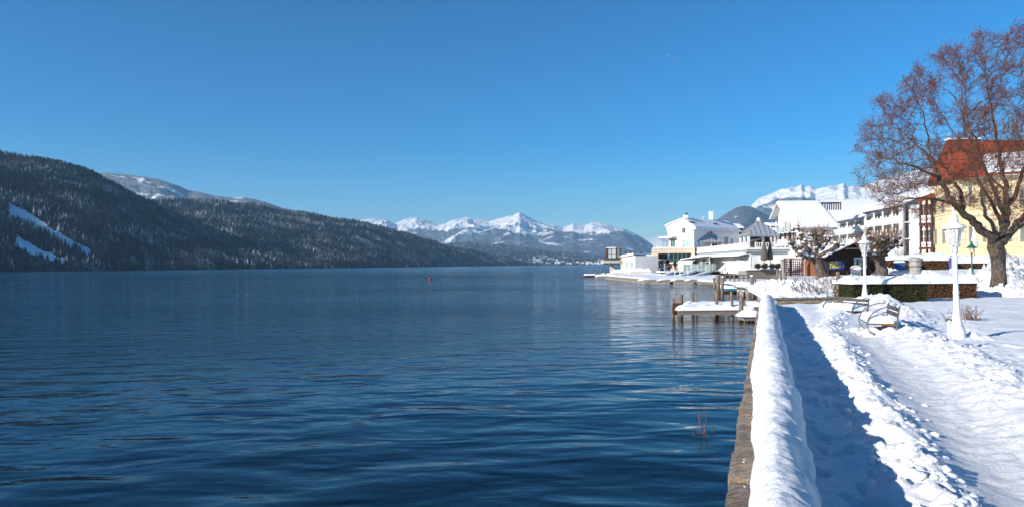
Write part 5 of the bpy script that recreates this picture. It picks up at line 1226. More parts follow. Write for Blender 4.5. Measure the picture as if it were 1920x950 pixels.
def small_floats():
    G = 'little floating stages left of the pontoon'
    for i, (p0, p1, Y, lab) in enumerate(((1096, 1122, 112, 'outermost small snowy floating stage at the tip of the marina'), (1118, 1150, 103, 'second small floating stage, lying between the tip and the big pontoon'), (1126, 1168, 118, 'dark edged floating stage behind the other two at the marina tip'))):
        x0, x1 = Xat(p0, Y), Xat(p1, Y); r = thing('floating_stage', lab, 'floating stage', ((x0 + x1) / 2, Y, 0), G)
        b = MB(); b.box(((x0 + x1) / 2, Y + 1, .12), (x1 - x0, 2, .34)); b.build('deck', DARKW if i != 1 else CONC, r)
        snow_slab('snow_layer', [(x0, Y, .29), (x1, Y, .29), (x1, Y + 2, .29), (x0, Y + 2, .29)], .22, r, 20, 8, .2, i, edge=.3)
    for i, (px, yt, Y, w_) in enumerate(((1117, 507, 110, 3), (1127, 505, 112, 2), (1135, 507, 114, 2.5), (1147, 507, 112, 2), (1152, 508, 106, 2))):
        b = MB(); pile(b, px, yt, Y, w_ / 2 * Y / F); o = b.build('mooring_post', POSTM); tag(o, ['leftmost', 'second from left', 'middle', 'fourth from left', 'rightmost'][i] + ' of the five dark mooring posts at the marina tip', 'post', 'posts at the marina tip')
small_floats()

def snow_roof(root, corners, thick, mat=WHITEWALL, over=.12, seed=0, edge=.35, amp=.2, tile='roof'):
    """a roof slope (thin slab) and the snow lying on it; corners a,b (eave) c,d (ridge)"""
    c = [Vector(p) for p in corners]; b = MB(); b.prism([p - Vector((0, 0, over)) for p in c], (0, 0, over)); r = b.build(tile, mat, root)
    snow_slab('roof_snow', [tuple(p + Vector((0, 0, .004))) for p in c], thick, r, 40, 26, amp, seed, edge=edge)
    return r
def lookout():
    Y = 118; r = thing('lookout_cabin', 'small glazed dark framed lookout cabin on a concrete pillar with stairs', 'lookout', (Xat(1149, Y), Y, 0))
    W = Wall(1136, Y, 1156, Y - .5); W2 = Wall(1156, Y - .5, 1165, Y + 3)
    z0 = Zat(1146, 485, Y); z1 = Zat(1146, 465, Y)
    x0, x1, x2 = W.A[0], W.B[0], W2.B[0]
    b = MB(); b.prism([(x0, Y, z0), (x1, Y - .5, z0), (x2, Y + 3, z0), (x0 + .8, Y + 3.5, z0)], (0, 0, .15)); b.build('floor', DARKW, r)
    b = MB(); b.prism([(x0, Y, z1 - .12), (x1, Y - .5, z1 - .12), (x2, Y + 3, z1 - .12), (x0 + .8, Y + 3.5, z1 - .12)], (0, 0, .12)); b.build('roof', DARKW, r)
    snow_slab('roof_snow', [(x0, Y, z1), (x1, Y - .5, z1), (x2, Y + 3, z1), (x0 + .8, Y + 3.5, z1)], .15, r, 10, 10)
    for wv, a, c in ((W, 0, .40), (W, W.L - .12, W.L), (W, W.L * .50, W.L * .53), (W2, 0, .35), (W2, W2.L - .4, W2.L)):
        b = MB(); wv.sbox(b, a, c, -.12, .03, z0, z1 - .1); b.build('post', DARKW, r)
    for wv in (W, W2):
        b = MB(); wv.sbox(b, 0, wv.L, -.06, .01, z0 + .75, z0 + .82); b.build('rail', DARKW, r)
        b = MB(); wv.sbox(b, 0.1, wv.L - .1, -.05, -.03, z0 + .1, z1 - .1); b.build('pane', LGLASS, r)
    zp = Zat(1146, 490, Y); b = MB(); b.box(((x0 + x2) / 2 + .2, Y + 1, zp - .05), (x2 - x0 + 1.4, 4, .4)); b.build('platform', CREAM, r)
    b = MB(); b.box((Xat(1149, Y), Y + 1, zp / 2 - .5), (.65, .65, zp + .6)); b.build('pillar', CREAM, r)
    xa, xb = Xat(1158, Y), Xat(1176, Y); n = 9
    for i in range(n):
        f = i / n; b = MB(); b.box((xa + (xb - xa) * f, Y - 1, zp - f * (zp - .9)), (.3, 1.0, .05)); b.build('tread', CREAM, r)
    b = MB(); b.tube([(xa, Y - 1.5, zp), (xb, Y - 1.5, .85)], .06, 4); b.tube([(xa, Y - 1.5, zp + .8), (xb, Y - 1.5, 1.7)], .03, 4); b.build('stair_rail', CREAM, r)
lookout()
def kiosk():
    r = thing('kiosk', 'low white lakeside kiosk with ribbed side and two frosted windows', 'kiosk', (Xat(1180, 109), 109, .4))
    W = Wall(1168, 112, 1191, 107.5); W2 = Wall(1191, 107.5, 1206, 115); zb = .5; z1 = W.z(1180, 480); z2 = W.z(1190, 476)
    b = MB(); W.sbox(b, 0, W.L, -4, 0, zb, z1); b.build('wall', WHITEWALL, r)
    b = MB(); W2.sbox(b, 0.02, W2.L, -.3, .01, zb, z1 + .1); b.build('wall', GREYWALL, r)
    b = MB(); W2.sbox(b, 0, W2.L, 0, .05, zb, zb + .02)
    for i in range(16): s = W2.L * (i + .5) / 16; q = MB(); W2.sbox(q, s - .05, s + .05, .0, .07, zb, z1 + .1); q.build('rib', WHITEWALL, r)
    W.window(r, 1172, 1179, 491, 504, LGLASS, WHITE, .08, 0); W.window(r, 1181, 1187.5, 491, 504, LGLASS, WHITE, .08, 0)
    p = [W.pt(-.3, .35), W.pt(W.L + .1, .35), W2.pt(W2.L + .2, .3), W.pt(-.3, -4.5)]
    snow_roof(r, [(*p[0], z1 + .03), (*p[1], z1 + .28), (*p[2], z1 + .3), (*p[3], z1 + .05)], .22, seed=3)
kiosk()
def bank_blocks():
    # snow covered planters in front of kiosk
    G = 'snow covered low benches before the kiosk'
    for i, (p0, p1, yt, yb, Y, lab) in enumerate(((1148, 1180, 505, 513, 104, 'left one of the three low walls thick with snow in front of the kiosk'), (1181, 1222, 503, 513, 103, 'middle and longest of the low walls thick with snow in front of the kiosk'), (1202, 1240, 512, 517, 97, 'right one of the low walls with snow, nearest the portal house'))):
        x0, x1 = Xat(p0, Y), Xat(p1, Y); z1 = Zat((p0 + p1) / 2, yt, Y); z0 = .45
        r = thing('low_wall', lab, 'low wall', ((x0 + x1) / 2, Y, z0), G); b = MB(); b.box(((x0 + x1) / 2, Y + .6, (z0 + z1 - .5) / 2), (x1 - x0, 1.2, z1 - .5 - z0 + .1)); b.build('wall', CREAM, r)
        snow_slab('snow_layer', [(x0, Y - .05, z1 - .48), (x1, Y - .05, z1 - .48), (x1, Y + 1.3, z1 - .48), (x0, Y + 1.3, z1 - .48)], .5, r, 40, 12, .3, i + 60, edge=.4)
    Y = 128; x0, x1 = Xat(1200, Y), Xat(1240, Y); r = thing('low_pavilion', 'long low cream pavilion with a snowy flat roof behind the kiosk', 'pavilion', ((x0 + x1) / 2, Y, .4))
    b = MB(); b.box(((x0 + x1) / 2, Y + 2, Zat(1215, 484, Y) ), (x1 - x0, 4, .9)); b.build('fascia', CREAM, r)
    b = MB(); b.box(((x0 + x1) / 2, Y + 3, 1.4), (x1 - x0, 3, 2.2)); b.build('wall', DARKW, r)
    z = Zat(1215, 484, Y) + .45; snow_slab('roof_snow', [(x0, Y, z), (x1, Y, z), (x1, Y + 4, z), (x0, Y + 4, z)], .3, r, 20, 8)
    for q in (1201, 1213, 1225): b = MB(); x = Xat(q, Y); b.box((x, Y + .3, 1.4), (.2, .2, 2.4)); b.build('column', CREAM, r)
bank_blocks()
def tiny_conifer(px, yt, yb, Y, lab, seed, grp):
    x = Xat(px, Y); zt = Zat(px, yt, Y); zb = Zat(px, yb, Y); H = zt - zb; rr = random.Random(seed)
    r = thing('potted_conifer', lab, 'conifer', (x, Y, zb), grp); b = MB(); b.tube([(x, Y, zb - .02), (x, Y, zt)], [.05, .02], 5); b.build('trunk', BARK, r)
    b = MB()
    for i in range(90):
        f = rr.random(); z = zb + H * (.1 + .88 * f); q = (1 - f) * H * .42 * rr.uniform(.5, 1.1) + .04; a = rr.uniform(0, 6.28); c = Vector((x, Y, z + .08)); e = Vector((x + q * math.cos(a), Y + q * math.sin(a), z - .05 * rr.random())); s = Vector((-math.sin(a), math.cos(a), .2)) * .09
        b.quad([c, e * .5 + c * .5 + s, e, e * .5 + c * .5 - s])
    b.build('needles', CONIF, r, kind='stuff')
for i, (px, yt, yb) in enumerate(((1173, 471, 480), (1183, 471, 479), (1191, 471, 479), (1202, 471, 481))):
    tiny_conifer(px, yt, yb, 133, ['leftmost', 'second', 'third', 'rightmost'][i] + ' of the four small dark conifers standing above the kiosk roof', i, 'four small conifers above the kiosk')
def conifer_base():
    Y = 133; x0, x1 = Xat(1166, Y), Xat(1212, Y); b = MB(); z = Zat(1185, 479.5, Y); b.box(((x0 + x1) / 2, Y + .2, z / 2 + .2), (x1 - x0, 2.5, z - .4)); r = tag(b.build('planter_wall', CREAM), 'tall cream planter wall carrying four small conifers behind the kiosk', 'planter')
conifer_base()

def white_house():
    r = thing('white_house', 'modern white gabled house with grey shaded side and green glass windows', 'house', (32, 120, .5))
    C0 = np.array([Xat(1301.5, 120), 120.]); e1 = np.array([12, 11.]) / math.hypot(12, 11); e2 = np.array([-11, 12.]) / math.hypot(12, 11)
    G = Wall.__new__(Wall); G.A = C0; G.B = C0 + e2 * 6.6; G.L = 6.6; G.d = e2; G.n = np.array([-e1[0], -e1[1]])
    Sd = Wall.__new__(Wall); Sd.A = C0; Sd.B = C0 + e1 * 17; Sd.L = 17; Sd.d = e1; Sd.n = np.array([-e2[0], -e2[1]])
    zb = 4.6; ze = G.z(1301, 428.5); sa = G.s_at(1279); za = G.z(1279, 411); sl_ = G.s_at(1249); zl = G.z(1249, 424); sb = G.s_at(1255); zlb = G.z(1255, 447)
    def g3(s, z, off=0): q = C0 + e2 * s + e1 * off; return (q[0], q[1], z)
    b = MB(); b.prism([g3(0, zb), g3(0, ze), g3(sa, za), g3(sl_, zl), g3(sb, zlb), g3(sb, zb)], (*(e1 * 15.5), 0)); b.build('wall', WHITEWALL, r)
    oe = -.25
    def rs(s, z, off): q = C0 + e2 * s + e1 * off; return (q[0], q[1], z)
    snow_roof(r, [rs(-.45, ze - .12, oe), rs(-.45, ze - .12, 15.9), rs(sa, za + .10, 15.9), rs(sa, za + .10, oe)], .30, seed=4, edge=.3)
    snow_roof(r, [rs(sa, za + .10, oe), rs(sa, za + .10, 15.9), rs(sl_ + .25, zl + .05, 15.9), rs(sl_ + .25, zl + .05, oe)], .22, seed=5)
    G.window(r, 1280, 1286, 427, 437, GLASS, WHITEWALL, .05, 1); G.window(r, 1280.5, 1292.5, 449, 463, PGLASS, WHITE, .06, 1); G.window(r, 1258, 1266.5, 447, 463, GGLASS, WHITE, .06, 1)
    G2 = Sd
    for a, c, z0, z1 in ((10.2, 11.4, 5.2, 6.9), (12.5, 13.0, 5.6, 6.6)): G2.swindow(r, a, c, z0, z1, GLASS, WHITEWALL, .06, 1)
    # slots in the roof snow (roof windows)
    for px, py in ((1307, 421), (1350, 421)):
        s0 = Sd.s_at(px); q = C0 + e1 * s0 + e2 * 1.1; zz = ze + (za - ze) * (1.1 + .45) / (sa + .45) + .22
        b = MB(); b.box((q[0], q[1], zz + .02), (1.5, .5, .16), math.atan2(e1[1], e1[0])); b.build('roof_window', DARK, r)
    # canopy over the corner window
    b = MB(); q = [G.pt(G.s_at(1268), .0), G.pt(G.s_at(1268), 1.3), G.pt(sb + 1.3, 1.3), G.pt(sb + 1.3, 0)]; z = G.z(1262, 445)
    b.prism([(*p, z - .1) for p in q], (0, 0, .3)); b.build('canopy', WHITEWALL, r)
    for (px, yt, w_, h) in ((1278, 408, .5, 1.0),):
        p = C0 + e2 * sa + e1 * 1.2; b = MB(); b.box((p[0], p[1], za + .35), (.7, .7, .9)); ch = b.build('chimney', WHITEWALL, r); b = MB(); b.box((p[0] + .2, p[1], za + .9), (.4, .5, .35)); b.build('cowl', DARK, ch)
    p = C0 + e2 * sa + e1 * 9.7; b = MB(); zt = Zat(1338, 398, p[1]); b.box((p[0], p[1], (za + zt) / 2), (.65, .65, zt - za + .3)); b.build('chimney', WHITEWALL, r)
    b = MB(); p = C0 + e2 * sa + e1 * 7; b.tube([(p[0], p[1], za), (p[0], p[1], za + .9)], .04, 4); b.tube([(p[0] - .2, p[1], za + .6), (p[0] + .2, p[1], za + .6)], .03, 4); b.build('aerial', WHITE, r)
    # teal copper roof behind, part of the same house group
    b = MB(); p = C0 + e2 * (sa + 2) + e1 * 13.5; b.lathe([(2.2, za - 1.2), (.1, za + .8)], (p[0], p[1], 0), 4); b.build('copper_roof', TEALR, r)
    # grey lower wall of the side down to the terrace
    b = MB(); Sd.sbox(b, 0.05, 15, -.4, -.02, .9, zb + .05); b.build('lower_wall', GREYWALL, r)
    return r
white_house()
def portal_house():
    r = thing('portal_house', 'cream framed lakeside hall with big green glass front below the white house', 'building', (Xat(1262, 118), 118, .4))
    W = Wall(1225, 117.6, 1302.5, 116.5); zb = .45
    z1 = W.z(1260, 465.5); z2 = W.z(1260, 474.5); a1 = W.s_at(1234); b1_ = W.s_at(1296)
    b = MB(); W.sbox(b, 0, a1, -6, .35, zb, z2); b.build('frame_leg', PALEY, r)
    b = MB(); W.sbox(b, b1_, W.L, -6, .35, 2.5, z2); b.build('frame_leg', PALEY, r)
    b = MB(); W.sbox(b, -.02, W.L + .02, -6.2, .38, z2, z1); b.build('frame_beam', CREAM, r)
    snow_slab('roof_snow', [(*W.pt(-.1, .45), z1), (*W.pt(W.L + .1, .45), z1), (*W.pt(W.L + .1, -3), z1), (*W.pt(-.1, -3), z1)], .24, r, 50, 12, .2, 7)
    gl = W.s_at(1256); n = 5
    for i in range(n):
        s0 = gl + (b1_ - gl) * i / n; s1 = gl + (b1_ - gl) * (i + 1) / n; b = MB(); W.sbox(b, s0 + .03, s1 - .03, -1.2, -1.12, W.z(1270, 491), z2); b.build('glass_panel', GGLASS, r)
    b = MB(); W.sbox(b, gl, b1_, -1.3, -1.0, W.z(1270, 494), W.z(1270, 491)); b.build('sill', WHITE, r)
    b = MB(); W.sbox(b, a1, gl, -6.1, -5.9, zb + 2.4, z2); b.build('back_wall', PALEY, r)
    b = MB(); W.sbox(b, gl, b1_, -1.6, -1.3, zb, W.z(1270, 493)); b.build('lower_wall', PALEY, r)
    for k in range(2): b = MB(); W.sbox(b, a1 + .4 + k * 1.3, a1 + 1.2 + k * 1.3, -5.85, -5.8, 1.6, 2.7); b.build('window', GLASS, r)
    # rail on the roof terrace
    for zz in (.45, .75, 1.0): b = MB(); q0, q1 = W.pt(.1, .1), W.pt(W.s_at(1254), .1); b.tube([(*q0, z1 + zz), (*q1, z1 + zz)], .03, 4); b.build('rail', WHITE, r)
    for i in range(5): q = W.pt(.1 + (W.s_at(1254) - .1) * i / 4, .1); b = MB(); b.tube([(*q, z1), (*q, z1 + 1.05)], .035, 4); b.build('rail_post', WHITE, r)
portal_house()
def terrace_house():
    r = thing('lakeside_restaurant', 'long white lakeside terrace building with panelled front and balustraded roof deck', 'building', (31, 90, .5))
    W1 = Wall(1300, 121, 1406, 90); W2 = Wall(1406, 90, 1478, 90.2)
    zf, zt, ze, zb = 4.0, 4.68, 3.45, .85
    def L(w, f): return w.L * f
    b = MB(); W1.sbox(b, 0, W1.L, -5, 0, zb, ze); b.build('wall', WHITEWALL, r)
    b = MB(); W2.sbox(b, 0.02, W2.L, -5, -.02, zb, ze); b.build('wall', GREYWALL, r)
    b = MB(); W1.sbox(b, 0, W1.L + .5, -5, .5, ze, zf - .22); b.build('eave_band', EAVE, r)
    b = MB(); W2.sbox(b, .45, W2.L, -4.8, .5, ze, zf - .22); b.build('eave_band', EAVE, r)
    b = MB(); W1.sbox(b, 0, W1.L + .6, -5, .65, zf - .22, zf); b.build('cornice', WHITE, r)
    b = MB(); W2.sbox(b, .65, W2.L, -4.8, .6, zf - .22, zf - .003); b.build('cornice', WHITE, r)
    # lean-to canopy snow strip along the lake front
    snow_roof(r, [(*W1.pt(2, 1.5), ze - .35), (*W1.pt(W1.L + .3, 1.5), ze - .35), (*W1.pt(W1.L + .3, .5), ze - .1), (*W1.pt(2, .5), ze - .1)], .16, seed=8, tile='canopy')
    # lake front panels: white shutters in frames
    s0 = W1.s_at(1366); n = 3
    for i in range(n):
        a = s0 + (W1.L - s0) * i / n; c = s0 + (W1.L - s0) * (i + 1) / n; b = MB(); W1.sbox(b, a + .12, c - .12, .0, .06, zb + .1, ze - .45); b.build('white_panel', WHITE, r)
        b = MB(); W1.sbox(b, a - .1, a + .1, 0, .14, zb, ze - .3); b.build('post', WHITE, r)
    s1 = W1.s_at(1340)
    for i in range(12):
        a = s1 + (s0 - s1) * i / 12; b = MB(); W1.sbox(b, a + .03, a + (s0 - s1) / 12 - .03, 0, .04, zb, ze - .4); b.build('siding_board', WHITE, r)
    for i in range(5):
        a = 1 + (s1 - 1) * i / 5; W1.swindow(r, a + .2, a + (s1 - 1) / 5 - .2, zb + .5, ze - .6, PGLASS if i % 2 else GLASS, WHITE, .1, 1)
    # right hand front: doors and windows under the eave with painted-in shade
    for a, c in ((1408, 1415), (1417, 1424), (1429, 1431.5), (1447, 1449), (1455, 1463)): W2.window(r, a, c, 480, 499, GLASS, WHITE, .1, 1)
    for px in (1427, 1445, 1449, 1453): b = MB(); W2.box(b, px - 1, px + 1, 474, 500, 0, .12); b.build('pilaster', WHITE, r)
    # balustrade
    for w, a0, a1 in ((W1, 0.0, W1.L + .45), (W2, .6, W2.s_at(1450))):
        n = int((a1 - a0) / 1.7)
        for i in range(n + 1):
            s = a0 + (a1 - a0) * i / n; b = MB(); w.sbox(b, s - .07, s + .07, .38, .52, zf, zt + .10); b.build('balustrade_post', WHITE, r)
            if i < n:
                e = a0 + (a1 - a0) * (i + 1) / n; b = MB(); w.sbox(b, s + .07, e - .07, .40, .50, zt - .08, zt); w.sbox(b, s + .07, e - .07, .41, .49, zf + .04, zf + .10)
                m = 8
                for k in range(m): q = s + .07 + (e - s - .14) * (k + .5) / m; w.sbox(b, q - .045, q + .045, .42, .48, zf + .10, zt - .08)
                b.build('balustrade_panel', WHITE, r, kind='stuff')
    q = W2.pt(0, 0); snow_slab('deck_snow', [(*W1.pt(0, .35), zf + .01), (*W1.pt(W1.L, .35), zf + .01), (*W1.pt(W1.L, -4.5), zf + .01), (*W1.pt(0, -4.5), zf + .01)], .12, r, 60, 16, .3, 12)
    # platform on piles in front
    b = MB(); W1.sbox(b, 3, W1.L + .5, -4.9, .5, zb - .3, zb - .02); b.build('platform', WHITEWALL, r)
    b = MB(); W1.sbox(b, 1, W1.L + .2, -6, -1.5, -1, zb - .3); b.build('undercroft_shade', INSIDE, r)  # near-black block stands in for shade in the open space below the platform
    snow_slab('platform_snow', [(*W1.pt(3, .5), zb - .01), (*W1.pt(W1.L + .5, .5), zb - .01), (*W1.pt(W1.L + .5, .05), zb - .01), (*W1.pt(3, .05), zb - .01)], .10, r, 60, 14, .3, 13)
    for i in range(9):
        q = W1.pt(4 + (W1.L - 4) * i / 8, .1); b = MB(); b.tube([(*q, -1), (*q, zb - .3)], .16, 8); b.build('pile', POSTM, r)
    # glass screen along the platform edge
    WS = Wall(1281, 97.6, 1343, 97.2)
    for i in range(9):
        a = WS.L * i / 9; b = MB(); WS.sbox(b, a + .05, a + WS.L / 9 - .05, 0, .04, .98, 1.95); b.build('screen_pane', PGLASS, r)
        b = MB(); WS.sbox(b, a - .03, a + .03, -.03, .07, .95, 2.0); b.build('screen_post', WHITE, r)
    # front boarded wall towards the harbour
    W3 = Wall(1400, 84, 1466, 84.1); z3 = W3.z(1430, 507); n = 26
    b = MB(); W3.sbox(b, 0, W3.L, -3, -.06, -.5, z3 - .02); b.build('harbour_base', CONC, r)
    for i in range(n): b = MB(); W3.sbox(b, W3.L * i / n, W3.L * (i + 1) / n - .02, -.05, rnd.uniform(0, .03), -.1, z3); b.build('wall_board', GREYP, r)
    b = MB(); W3.sbox(b, -.1, W3.L + .1, -.2, .1, z3, z3 + .1); b.build('board_cap', GREYP, r)
    snow_slab('ledge_snow', [(*W3.pt(0, .1), z3 + .1), (*W3.pt(W3.L, .1), z3 + .1), (*W3.pt(W3.L, -3), z3 + .1), (*W3.pt(0, -3), z3 + .1)], .14, r, 40, 10, .4, 15)
    # white raised snowy parapet with pergola beam on the deck
    snow_slab('pergola_snow', [(*W2.pt(1.3, -1), 4.95), (*W2.pt(W2.s_at(1440), -1), 5.35), (*W2.pt(W2.s_at(1440), -4), 5.35), (*W2.pt(1.3, -4), 4.95)], .2, r, 20, 10)
terrace_house()
def gazebo(label, pf, Yf, pr, Yr, dx, dy, zf, ze, za, seed):
    A = Vector((Xat(pf, Yf), Yf, 0)); B = Vector((Xat(pr, Yr), Yr, 0)); D = A + Vector((dx, dy, 0)); Cc = B + (D - A); cen = (A + B + Cc + D) / 4
    r = thing('gazebo', label, 'gazebo', (cen.x, cen.y, zf), 'pavilions on the restaurant roof deck')
    cor = [A, B, Cc, D]
    for i in range(4):
        a, b_ = cor[i], cor[(i + 1) % 4]; oa = a + (a - cen) * .16; ob = b_ + (b_ - cen) * .16; ap = Vector((cen.x, cen.y, za))
        m = MB(); E0 = oa + Vector((0, 0, ze)); E1 = ob + Vector((0, 0, ze)); m.quad([E0, E1, ap]); k = Vector((0, 0, -.07)); m.quad([E1 + k, E0 + k, ap + k]); m.quad([E0, E0 + k, E1 + k, E1]); f = m.build('roof_face', METROOF, r)
        m = MB(); n = 7
        for j in range(n + 1):
            q = E0.lerp(E1, j / n); t = abs(j / n - .5) * 2; top = ap.lerp((E0 + E1) / 2, t * .98) if 0 < j < n else ap
            if 0 < j < n: top = ap.lerp(q, t * .98) if False else (ap + (q - (E0 + E1) / 2) * 0).lerp(q, 0)
            # seams run up the slope until they meet the hip
            mid = (E0 + E1) / 2; up = ap - mid; top = q + up * (1 - t); m.tube([q + Vector((0, 0, .02)), top + Vector((0, 0, .03))], .035, 4)
        m.build('seam', STEEL, f)
    for i in range(4):
        for fr in (0, .5):
            q = cor[i].lerp(cor[(i + 1) % 4], fr); m = MB(); m.box((q.x, q.y, (zf + ze) / 2), (.26, .26, ze - zf)); m.build('column', WHITE, r)
        a, b_ = cor[i], cor[(i + 1) % 4]; m = MB(); m.tube([a + Vector((0, 0, ze - .1)), b_ + Vector((0, 0, ze - .1))], .12, 4); m.build('beam', WHITE, r)
    m = MB(); m.lathe([(.28, za - .25), (.25, za + .02), (.30, za + .05), (.1, za + .25)], (cen.x, cen.y, 0), 8); m.build('finial', WHITE, r)
    m = MB(); m.box((cen.x + .3, cen.y + .4, zf + .75), (2.0, 1.6, 1.5), .1); m.build('counter', DARKW, r)
gazebo('larger nearer gazebo with a grey seamed pyramid roof at the corner of the deck', 1404, 89.6, 1458, 91.3, .4, 4.3, 4.0, 5.72, 7.9, 1)
gazebo('smaller looking farther gazebo with seamed pyramid roof against the grey house wall', 1313, 121, 1354, 122.4, .5, 4.4, 4.0, 5.9, 8.1, 2)
def parasol(label, px, yt, yb, Y, w_, seed, mat=UMB, grp=None):
    x = Xat(px, Y); zt = Zat(px, yt, Y); zb = Zat(px, yb, Y); r = thing('closed_parasol', label, 'parasol', (x, Y, zb), grp); H = zt - zb
    b = MB(); b.tube([(x, Y, zb), (x, Y, zt)], .04, 6); b.build('pole', DARK, r)
    b = MB(); b.lathe([(.05, H * .99), (w_ * .35, H * .8), (w_ * .8, H * .5), (w_, H * .3), (w_ * .7, H * .26), (w_ * .3, H * .25)], (x, Y, zb), 10)
    b.v = [(x + (a - x) * (1 + .2 * math.sin(8 * math.atan2(c - Y, a - x) + seed)), Y + (c - Y) * (1 + .2 * math.sin(8 * math.atan2(c - Y, a - x) + seed)), d) for a, c, d in b.v]; b.build('canopy', mat, r, True)
parasol('left closed brown parasol before the white restaurant front', 1433, 444, 503, 86, .42, 1, grp='closed parasols by the restaurant')
parasol('right closed brown parasol before the white restaurant front', 1444, 446, 501, 86.5, .34, 2, grp='closed parasols by the restaurant')
def box_bush(label, px, yb, Y, rx, rz, seed, mat=LEAF_G, cat='bush', grp=None, pot=False, n=500, zb=None, name='clipped_bush'):
    x = Xat(px, Y); z = Zat(px, yb, Y) if zb is None else zb; r = thing(name, label, cat, (x, Y, z), grp); rs = np.random.RandomState(seed)
    d = rs.randn(n, 3); d /= np.linalg.norm(d, axis=1)[:, None]; c = d * np.array([rx, rx, rz]) * (.55 + .5 * rs.rand(n, 1)) + np.array([x, Y, z + rz + (.25 if pot else 0)])
    d1 = rs.randn(n, 3); d1 /= np.linalg.norm(d1, axis=1)[:, None]; d2 = rs.randn(n, 3); d2 /= np.linalg.norm(d2, axis=1)[:, None]; s = min(rx, rz) * .16
    V = np.stack([c - d1 * s, c + d2 * s, c + d1 * s, c - d2 * s], 1).reshape(-1, 3); npmesh('foliage', V, np.arange(n * 4).reshape(-1, 4), mat, False, r, 'stuff')
    b = MB(); b.blob((x, Y, z + rz + (.25 if pot else 0)), (rx * .6, rx * .6, rz * .7), seed, 8, 6); b.build('inner_branches', DKC, r)
    b = MB()
    if pot: b.lathe([(.16, 0), (.24, .38), (.20, .38)], (x, Y, z), 8); b.build('pot', POT, r)
    else: b.tube([(x, Y, z - .15), (x, Y, z + rz)], .05, 5); b.build('stem', BARK, r)
BUG = 'box bushes on the restaurant ledge'
for i, (px, lab) in enumerate(((1421, 'leftmost box bush in the row on the ledge under the closed parasols'), (1434, 'second box bush in the row under the closed parasols'), (1448, 'third box bush in the row, right of the closed parasols'), (1459, 'rightmost box bush in the row beside the grey round column'))):
    box_bush(lab, px, 504, 83.3, .42, .36, i, n=400, grp=BUG)
box_bush('dark potted evergreen between portal hall and terrace screens', 1266, 506, 110, .35, .7, 11, pot=True, n=300, cat='evergreen', name='potted_evergreen')
box_bush('broad evergreen bush behind the glass screens', 1327, 497, 101, .42, .42, 12, mat=LEAF_G, n=300, zb=1.4, name='evergreen_bush')
box_bush('tall narrow cypress behind the glass screens', 1334.5, 497, 100, .26, .95, 13, n=300, zb=1.0, name='narrow_cypress', cat='cypress')
box_bush('low rust coloured shrub at the foot of the terrace screens', 1318, 499, 102, .7, .25, 14, mat=LEAF_R, n=300, zb=1.0, name='rust_shrub', cat='shrub')
box_bush('brown leaved shrub on the portal hall forecourt', 1254, 505, 108, .55, .5, 15, mat=LEAF_R, n=300, name='brown_shrub', cat='shrub')
def gangways():
    G = 'snowy gangways sloping from the terrace to the pontoon'
    for i, (pa, ya, Ya, pb, yb, Yb) in enumerate(((1243, 517, 84, 1268, 508, 97), (1272, 519, 80, 1303, 508, 95), (1297, 520, 78, 1330, 509.5, 93))):
        A = P(pa, ya, Ya); B = P(pb, yb, Yb); d = (B - A); h = Vector((d.x, d.y, 0)).normalized(); n = Vector((h.y, -h.x, 0)) * .42
        r = thing('gangway', ['left', 'middle', 'right'][i] + ' one of the three snow covered ramps leading down to the pontoon', 'gangway', tuple(A), G); k = Vector((0, 0, .12))
        b = MB(); b.hexa([A - n - k, A + n - k, B + n - k, B - n - k, A - n, A + n, B + n, B - n]); b.build('ramp', GREYP, r)
        snow_slab('snow_layer', [tuple(A - n), tuple(A + n), tuple(B + n), tuple(B - n)], .18, r, 12, 30, .2, i, edge=.2)
        b = MB(); b.tube([A - n, A - n + Vector((0, 0, .9)), B - n + Vector((0, 0, .9)), B - n], .03, 4); b.build('handrail', WHITE, r)
    Y = 92; x = Xat(1270, Y); z = Zat(1270, 513.5, Y); b = MB(); ring = [(x + .38 * math.cos(a * .5236), Y, z + .38 * math.sin(a * .5236)) for a in range(13)]; b.tube(ring, .09, 8, False)
    r = thing('life_ring', 'round white life ring hanging in the dark gap under the terrace', 'life ring', (x, Y, z)); b.build('ring', WHITE, r, True)
    b = MB(); b.tube([(x, Y + .06, z + .35), (x, Y + .06, z + .9)], .03, 4); b.build('hanger', STEEL, r)
    b = MB(); x0, x1 = Xat(1243, 99), Xat(1345, 99); b.box(((x0 + x1) / 2, 100, .55), (x1 - x0, 4, .55)); o = b.build('terrace_gap_shade', DARKW); tag(o, 'dark block in place of the shaded gap beneath the lakeside terrace', 'plinth')  # dark brown block painted as the shade of the gap under the floor
    b = MB(); b.box(((x0 + x1) / 2, 100, .9), (x1 - x0 + .5, 5, .14)); o = b.build('terrace_floor', WHITEWALL); tag(o, 'white edged terrace floor above the dark gap', 'terrace')
gangways()
def white_screens():
    Y = 96; W = Wall(1272, 104, 1298, 101); r = thing('wind_screen', 'white solid windbreak walls on the terrace beside the portal hall', 'windbreak', (*W.pt(0), .9))
    b = MB(); W.box(b, 1272, 1298, 488, 507, -.1, 0); b.build('panel', WHITEWALL, r)
    W2 = Wall(1228, 112, 1246, 109); b = MB(); W2.box(b, 1230, 1246, 494, 508, -.1, 0); b.build('panel', GREYWALL, r)
    # stretched white awning roof
    b = MB(); A = P(1276, 485, 105); B = P(1330, 477.5, 100); C1 = P(1332, 481, 106); D = P(1282, 489, 110); 
    r2 = thing('awning', 'long white awning blade sweeping over the terrace behind the screens', 'awning', tuple(A)); k = Vector((0, 0, .12)); b.hexa([A - k, B - k, C1 - k, D - k, A, B, C1, D]); b.build('canopy', WHITEWALL, r2)
    for q in (A, B): b = MB(); b.tube([q, (q.x, q.y, .9)], .05, 5); b.build('mast', WHITE, r2)
white_screens()

